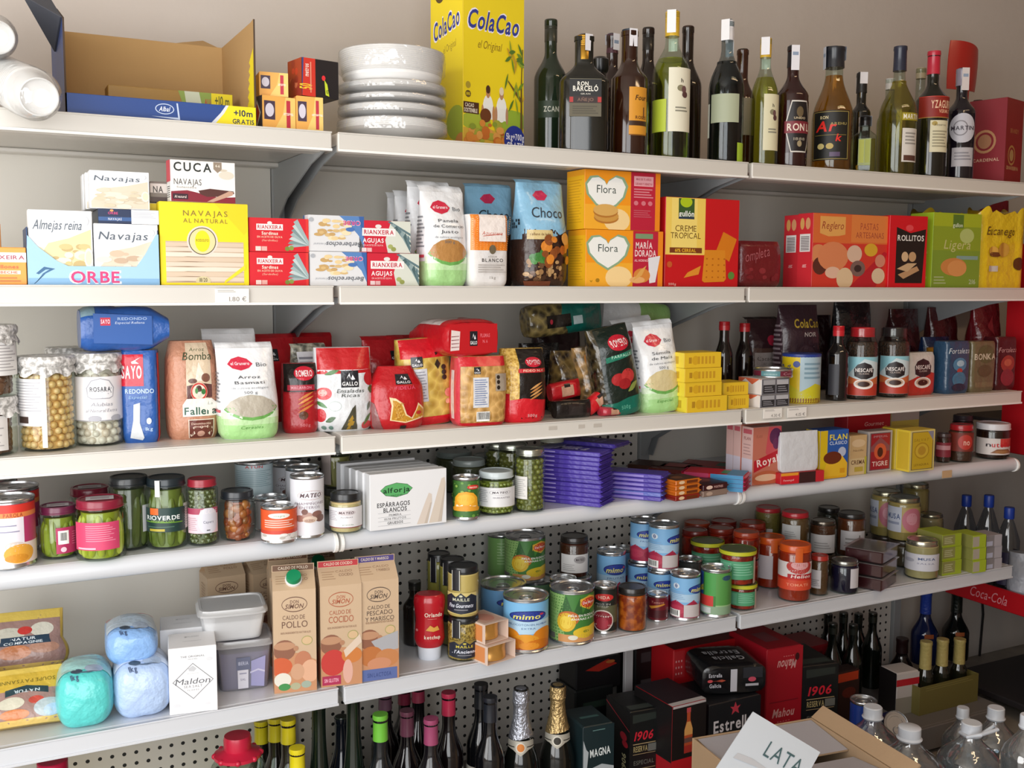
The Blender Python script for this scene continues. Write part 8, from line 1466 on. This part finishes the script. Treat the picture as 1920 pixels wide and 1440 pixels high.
eb = [R(0, .34, 1, 1, '15161a'), R(0, 0, 1, .34, 'b81822'), Pg([(.5, .98), (.53, .92), (.6, .93), (.55, .89), (.57, .83), (.5, .865), (.43, .83), (.45, .89), (.4, .93), (.47, .92)], 'b83848'), T('Estrella', .46, .72, .74, .14, 'd0ccd0', 'b'), T('Galicia', .42, .52, .62, .13, 'd0ccd0', 'b')]
o, te = beer('beer_pack', 'black and red beer pack with large white gothic lettering', 1328, 1425, 1312, .0, '15161a', front=eb, left=[R(0, .3, 1, 1, '121316'), R(0, 0, 1, .3, 'a01620')], D=.15, rot=0)
W_, H_, loc = fit(1332, 1440, 1246, None, .02, None, te+.001, .14, 0); W_ = min(W_, .17)
root = thing('beer_can_pack', 'rounded black shrink-wrapped can pack lying on the lettered beer pack', 'beer pack', (loc[0]+.01, loc[1], te+.001), radians(-18), gb)
g = G(); w = W_/2; to = lambda q: Vector((q.x, q.z-.07, q.y+H_*.5)); k = H_*.5
g.lathe([(k*.86, 0), (k*.99, .006), (k, .02), (k, .12), (k*.99, .134), (k*.86, .14)], mat('101114', .25, 0, .2, 30, .4), 40, 4.5, 1.0, tr=lambda q: to(Vector((q.x*w/k*.98, q.y*1.0, q.z))))
sc_ = 1.19
art(g, lambda s, t, o: (-w+2*w*s, -.0705-o, t*H_), [T('Estrella', .2, .68, .2, .12, 'b8b8c0', 'b', 0), T('Galicia', .2, .34, .18, .12, 'b8b8c0'), Pg([(.12, .48), (.3, .54), (.36, .5), (.3, .46), (.12, .52)], 'b8503c'), E(.12, .5, .04, .05, 'c04a50'), R(.43, .12, .53, .86, 'b8b8c0'), R(.62, .55, .92, .9, '26282e'), E(.76, .5, .06, .08, 'b8485c'), R(.66, .28, .86, .36, 'a8a8b0')], (W_, H_))
art(g, lambda s, t, o: (-w*.8+1.6*w*s, -.06+.12*t, H_*1.0+.0006+o), [T('Estrella', .45, .62, .7, .2, 'b0b0b4', 'b', 180), T('Galicia', .5, .3, .6, .2, 'b0b0b4', 'b', 180)], (W_*.8, .12)); g.build('shrink_wrap', root)
o, t = beer('beer_pack', 'red beer carton high at the back left of the black can pack', 1262, 1400, 1205, .2, 'b81820', front=[R(0, 0, 1, 1, 'b8161e'), R(0, .72, .14, .98, 'b82c30')]+[E(.03+.035*(i % 3), .76+.06*(i//3), .008, .012, 'e0a0a0', 8) for i in range(9)]+[R(.2, .76, .36, .82, '3a2a28')], top=[R(0, 0, 1, 1, '6a1014'), R(.6, .3, .9, .7, '4a2a20')], D=.15)
mh = [R(0, 0, 1, 1, 'a01422'), T('Mahou', .55, .84, .52, .08, 'd09a98', 'bi', 180), T('.....', .6, .93, .3, .03, 'c87878'), R(.1, .5, .9, .51, '7a0e1a'), T('Mahou', .5, .4, .6, .075, 'd09a98', 'bi'), T('.....', .5, .33, .36, .03, 'c87878'), R(.34, .02, .62, .22, '2a1014'), E(.84, .9, .06, .035, '3a0a10')]
o, t = beer('beer_pack', 'red beer carton with pale script right of the black can pack', 1436, 1502, 1212, .06, 'a01422', front=mh, top=[R(.3, .3, .7, .7, '8a4048')], D=.17, rot=-4)
beer('beer_pack', 'red beer carton in the back row behind the red script carton', 1462, 1560, 1215, .27, '8a1420', front=[R(.2, .8, .8, .9, '5a1218')], D=.12)
beer('beer_pack', 'black reserve beer pack with red number, right one', 1503, 1570, 1243, .05, '141414', front=pack1906(1), left=l19, top=[R(.1, .1, .9, .3, '303834')], rot=-10, D=.16)
beer('beer_pack', 'dark brown pack with an orange glint at the back of the base shelf', 1570, 1612, 1258, .12, '2a1210', front=[R(.0, .82, .9, .98, 'b83a18'), E(.5, .6, .3, .1, '5a1a10')], D=.05)
for i, (u, v, y) in enumerate(((1553, 1152, .36), (1582, 1150, .29), (1610, 1152, .36), (1637, 1150, .29), (1562, 1170, .21), (1600, 1172, .21))):
    p = ony(u, v, y); H = p.z-z6
    bottle('wine_bottle', 'dark bottle in the shaded back row, %s of six' % ('first', 'second', 'third', 'fourth', 'front left', 'front right')[i], 'bottle', .03, H, (p.x, p.y, z6), '', dark='0c110d', rn=.012, s0=.5, n0=.8, cap=(.03, '1a1e18', .013, 'plain'), group='dark bottles in the shaded back corner')
# corner: tall cider bottles, gold foil trio
for u, v, y, H, c, cc, lb in ((1737, 1112, .36, .5, '14204a', '2440a0', 'tall bottle with a long blue foil neck in the corner'), (1795, 1112, .34, .5, '0c1010', '101814', 'tall black bottle in the corner right of the blue-necked one'), (1692, 1198, .25, .34, '120c0c', '221010', 'black bottle left of the gold-foil bottles')):
    p = ony(u, v, y); Ht = p.z-z6
    bottle('sparkling_bottle', lb, 'bottle', .042 if H > .4 else .034, Ht, (p.x, y, z6), '', dark=c, rn=.016, s0=.42, n0=.72, e=.8, cap=(Ht*.3, cc, .0175, 'foil' if H > .4 else 'capsule'), group='tall bottles in the corner', labels=[(.4, .46, 40, 'a8582c', [], 20)] if 'blue' in lb else ())
y = .10
pts = [ony(u, v, y) for u, v in ((1737, 1204), (1769, 1200), (1802, 1200))]
zc = ony(1780, 1275, y).z
for i, p in enumerate(pts):
    Ht = p.z-z6; bottle('sparkling_bottle', 'small sparkling bottle with gold foil neck in the card carrier, %s' % ('left', 'middle', 'right')[i], 'bottle', .024, Ht, (p.x, y+.002*i, z6), '', dark='1a1a10', rn=.0155, s0=.5, n0=.66, e=.8, cap=(Ht*.42, 'a8985c', .0165, 'foil'), group='gold foil bottles in a carrier')
W_, H_, loc = fit(1724, 1834, 1276, None, y-.034, None, z6, .07)
root = thing('bottle_carrier', 'olive-gold card carrier around the gold foil bottles', 'bottle carrier', (loc[0], y, z6)); g = G(); m = card('6e6434'); w = W_/2
for a, b in (((-w, -.034, 0), (w, -.032, H_)), ((-w, .032, 0), (w, .034, H_)), ((-w, -.032, 0), (-w+.002, .032, H_)), ((w-.002, -.032, 0), (w, .032, H_))): g.box(a, b, m, .0006)
art(g, lambda s, t, o: (-w+2*w*s, -.034-o, t*H_), lines(.1, .9, .8, .95, 2, '8a8048', .3), (W_, H_)); g.build('carrier_walls', root)
beer('drink_pack', 'small white and red drink pack left of the gold foil carrier', 1680, 1722, 1258, .1, 'b8b0ac', front=[R(0, 0, 1, .0, 'b8b0ac'), R(0, .68, 1, .84, 'b01c28'), R(0, .84, 1, .97, 'c0b8b4'), R(0, .0, 1, .4, '8a8478')], left=[R(0, 0, 1, 1, '1c1818')], D=.07, rot=-6)
# ------------------------------------------------------------------ in front of the shelves
kb = mat('a98d6e', .8, 0, .1, 40); kg = mat('a8a6ac', .7, 0, .05, 40)
bx = thing('open_carton', 'open cardboard carton with pale inside flaps standing before the beer packs', 'carton', (.815, -.405, 0), radians(-7))
cw, cd_, ch = .15, .15, .352
for nm, a, b in (('carton_bottom', (-cw, -cd_, 0), (cw, cd_, .004)), ('carton_wall', (-cw, -cd_, .004), (cw, -cd_+.004, ch)), ('carton_wall', (-cw, cd_-.004, .004), (cw, cd_, ch)), ('carton_wall', (-cw, -cd_+.004, .004), (-cw+.004, cd_-.004, ch)), ('carton_wall', (cw-.004, -cd_+.004, .004), (cw, cd_-.004, ch))):
    g = G(); g.box(a, b, kb, .0008); g.build(nm, bx)
def flap(p0, p1, out, m):
    g = G(); p0, p1, out = Vector(p0), Vector(p1), Vector(out); n = (p1-p0).cross(out).normalized()*.002
    q = [p0, p1, p1+out, p0+out]; vs = [v+n for v in q]+[v-n for v in q]
    g.add(vs, [(0, 1, 2, 3)], m); g.add(vs, [(7, 6, 5, 4)], m); g.add(vs, [(0, 4, 5, 1), (1, 5, 6, 2), (2, 6, 7, 3), (3, 7, 4, 0)], kb); g.build('flap', bx)
flap((-cw+.01, cd_-.006, ch-.004), (cw-.006, cd_-.006, ch-.004), (0, -.125, -.012), kg); flap((-cw+.01, -cd_+.006, ch-.004), (cw-.006, -cd_+.006, ch-.004), (0, .145, -.02), kg); flap((cw, -cd_, ch), (cw, cd_, ch), (.03, 0, .022), kb)
q = [ony(1411, 1335, -.50), ony(1537, 1411, -.56), None, ony(1352, 1425, -.56)]; q[2] = q[1]+q[3]-q[0]; e_ = q[3]-q[0]; q[2] += e_*1.2; q[3] += e_*1.2
c = sum(q, Vector())/4; ex = (q[1]-q[0]); ey = (q[0]-q[3]); n = ex.cross(ey).normalized(); root = thing('card_sign', 'white card sign tilted against the open carton, lettered LATA', 'sign', c)
g = G(); vs = [v-c for v in q]; vs = [v+n*.0015 for v in vs]+[v-n*.0015 for v in vs]; g.add(vs, [(0, 1, 2, 3), (7, 6, 5, 4), (0, 4, 5, 1), (1, 5, 6, 2), (2, 6, 7, 3), (3, 7, 4, 0)], card('d6e0ea'))
def sm_(s, t, o): return (vs[3]*(1-s)*(1-t)+vs[2]*s*(1-t)+vs[1]*s*t+vs[0]*(1-s)*t)+n*(.0006+o)
art(g, sm_, [T('LATA', .64, .80, .5, .13, '4a6a70', ''), Pg([(.1, .6), (.5, .64), (.55, .66), (.3, .67), (.12, .65)], 'c8ccd2')], (ex.length, ey.length)); g.build('card', root)
# water jugs
gj6 = 'five litre water jugs'
def jug(label, u, v, y, r=.072, handle=True, turn=0, capc='d4dae2', lab=False):
    p = ony(u, v, y); H = p.z; root = thing('water_jug', label, 'water jug', (p.x, y, 0), face_cam(p.x, y)+radians(turn), gj6)
    pr = [(r*.8, 0), (r*.97, .006), (r, .02)]
    hb = H-.095
    for i in range(5): pr += [(r*(1 if i % 2 == 0 else .965), .03+(hb-.03)*i/4.5)]
    pr += [(r*(1-.72*(.5-.5*cos(pi*i/8))), hb+.068*i/8) for i in range(9)]+[(r*.27, H-.022)]
    g = G(); g.lathe(pr, clear('eef4f8', .2, .8, .08, .45, 18, .10), 32); g.build('jug_body', root)
    g = G(); g.lathe([(r*.9, .006), (r*.93, hb*.96), (0, hb*.96)], clear('e2eef4', .03, .3), 28); g.build('water', root)
    g = G(); q = r*.31; g.lathe([(q*1.05, H-.03), (q*1.15, H-.026), (q, H-.022), (q, H-.002), (q*.9, H), (0, H)], mat(capc, .35, 0, 0, 60, .2), 24); g.build('cap', root)
    if handle:
        g = G(); pts = [(q*1.1*cos(a), q*.2*sin(a), H-.026) for a in (pi, )]; pts = [(-q*1.05, 0, H-.027), (-q*.6, -q*1.6, H-.022), (q*.6, -q*1.9, H-.01), (q*2.3, -q*.8, H-.004), (q*2.3, q*.6, H-.008), (q*.9, 0, H-.027)]
        g.tube(pts, .0042, mat(capc, .35), 8); g.build('handle', root)
    if lab: wraplabel(root, r*1.0, hb*.45, hb*.85, radians(120), mat('c8d4e0', .4), [R(.1, .2, .3, .8, '9ab0c8'), R(.4, .1, .6, .9, 'dce4ea')])
    return root
jug('water jug with white cap, back left beside the blue can', 1637, 1324, -.2, r=.07, handle=False)
jug('water jug with white cap, front left next to the carton flap', 1706, 1362, -.37, r=.078, handle=False)
jug('water jug with a white looped cap handle, front right', 1822, 1354, -.38, r=.072, turn=10)
jug('small water bottle with white cap in the back row behind the looped handle', 1806, 1326, -.14, r=.05, handle=False)
jug('water jug with a tall white cap, back right', 1868, 1326, -.29, handle=False, r=.064)
r5 = jug('water jug at the right photo edge with navy label and wave lines', 1928, 1340, -.52, handle=False, r=.052)
g = G(); H = r5.location.z; hb = .16; sleeve(g, .0572, .06, .22, radians(-20), radians(190), mat('1c3478', .4)); art(g, cylmap(.0575, .06, .22, radians(-20), radians(190)), [Pg([(.1+.02*sin(i), .1+.08*i), (.4, .05+.08*i), (.7, .1+.08*i), (.7, .12+.08*i), (.4, .08+.08*i), (.1, .12+.08*i)], 'c8d0dc') for i in range(6)]+[R(.3, .66, .5, .8, 'b8c4d8'), E(.42, .7, .05, .04, 'c8c47a'), T('Os', .56, .88, .1, .08, 'c8d0e4', 'i')], (.24, .21), seg=.06); g.build('label', r5)
# drink cans in front
for u, v, y, rot3, lb, c in ((1614, 1308, -.06, (0, 0, 0), 'blue drink can standing upright behind the water jugs', '1c3c8c'), (1680, 1312, -.05, (radians(62), 0, radians(-20)), 'drink can tipped towards the viewer showing its silver end', '2a3a7a')):
    p = ony(u, v, y); H = .115; z_ = max(p.z-H, .0); r = .033
    root = can('drink_can', lb, 'can', r, H, (p.x, y, z_), c, [Pg([(.3, .1), (.42, .35), (.38, .4), (.28, .2)], 'c8d4ea'), Pg([(.44, .2), (.6, .5), (.56, .55), (.42, .3)], 'c8d4ea')], group='blue drink cans')
    if rot3[0]: root.rotation_euler = rot3; root.location = (p.x, y+.06, z6+.035)
    else: root.location.z = z_
CR = carton('drink_case', 'dark low drink case under the upright blue can', 'drink case', .11, .11, .1, '1c1a20', (0, 0, 0))
for o in list(COL.objects):
    if o.get('label', '').startswith('blue drink can standing'):
        o.location.y = -.07; CR.location = (o.location.x, -.07, 0); k = max(o.location.z, .05)
        for v_ in CR.data.vertices: v_.co.z *= k/.1
# ------------------------------------------------------------------ red drinks rack at the right wall
RED = mat('b4101c', .4, 0, 0, 60, .15)
rk = thing('drinks_rack', 'red drinks rack standing along the right wall past the shelves', 'drinks rack', (2.1, 0, 0))
def rp_(nm, a, b, m=RED, c=.003):
    g = G(); g.box(a, b, m, c); return g.build(nm, rk)
for y in (-.5, .27):
    for x in ((.0, .5) if y < 0 else (.5, )): rp_('post', (x, y, 0), (x+.03, y+.03, 1.9), mat('2a2628', .5))
rp_('side_panel', (-.012, -.55, .806), (.0, .13, 1.42)); rp_('back_panel', (.53, -.5, .05), (.54, .31, 1.9), mat('3a1418', .5))
g = G(); g.box((-.012, -.55, .328), (.0, .3, .392), RED, .003)
art(g, lambda s, t, o: (-.012-o, .29-s*.5, .328+.064*t), [T('Coca-Cola', .3, .5, .26, .46, 'd89098', 'i')], (.5, .064)); g.build('front_strip', rk)
for z in (.36, .9): rp_('rack_shelf', (.0, -.5, z-.012), (.52, .3, z), mat('4a4648', .5))
rp_('rack_base', (0, -.5, .04), (.52, .3, .06), mat('2a2628', .5))
def pet(label, u, v, x, H=.24):
    d = ray(u, v); p = CAM+d*((x-CAM.x)/d.x); H = p.z-.36; root = thing('water_bottle', label, 'water bottle', (x, p.y, .36), 0, 'water bottles with blue caps on the rack'); r = .034
    g = G(); g.lathe([(r*.8, 0), (r, .01), (r*.95, H*.3), (r, H*.35), (r, H*.62), (r*.5, H*.82), (r*.36, H*.86), (r*.36, H*.9)], clear('d0d8e0', .1, .5), 24); g.build('bottle_body', root)
    g = G(); g.lathe([(r*.42, H*.87), (r*.44, H*.88), (r*.44, H*.99), (r*.4, H), (0, H)], mat('1c3c9c', .4), 20); g.build('cap', root)
    if 'near' in label: wraplabel(root, r, H*.12, H*.5, radians(200), mat('2a2440', .4), ())
pet('clear water bottle with blue cap, farthest of three on the rack', 1813, 928, 2.16); pet('clear water bottle with blue cap, middle one of three on the rack', 1855, 928, 2.17); pet('clear water bottle with blue cap and dark label, nearest of three on the rack', 1893, 951, 2.16)
d = ray(1902, 1050); p = CAM+d*((2.15-CAM.x)/d.x)
bag('plastic_bag', 'grey-white crumpled plastic bag lying on the red rack shelf', 'plastic bag', .12, .1, .14, mat('a4a8b2', .4, 0, .8, 26, .3), (2.17, p.y-.04, .36), radians(-60), tb=.5, b1=.3, wr=.012)
g = G()
g.tube([(xat(1812, .462, .45), .462, .47), (xat(1822, .462, .3), .462, .36), (xat(1838, .462, .2), .462, .27), (xat(1842, .462, .1), .462, .15), (xat(1838, .462, .05), .462, .0)], .004, mat('161314', .6), 8); tag(g.build('power_cable', None), 'black cable hanging down the back wall in the right corner', 'cable')
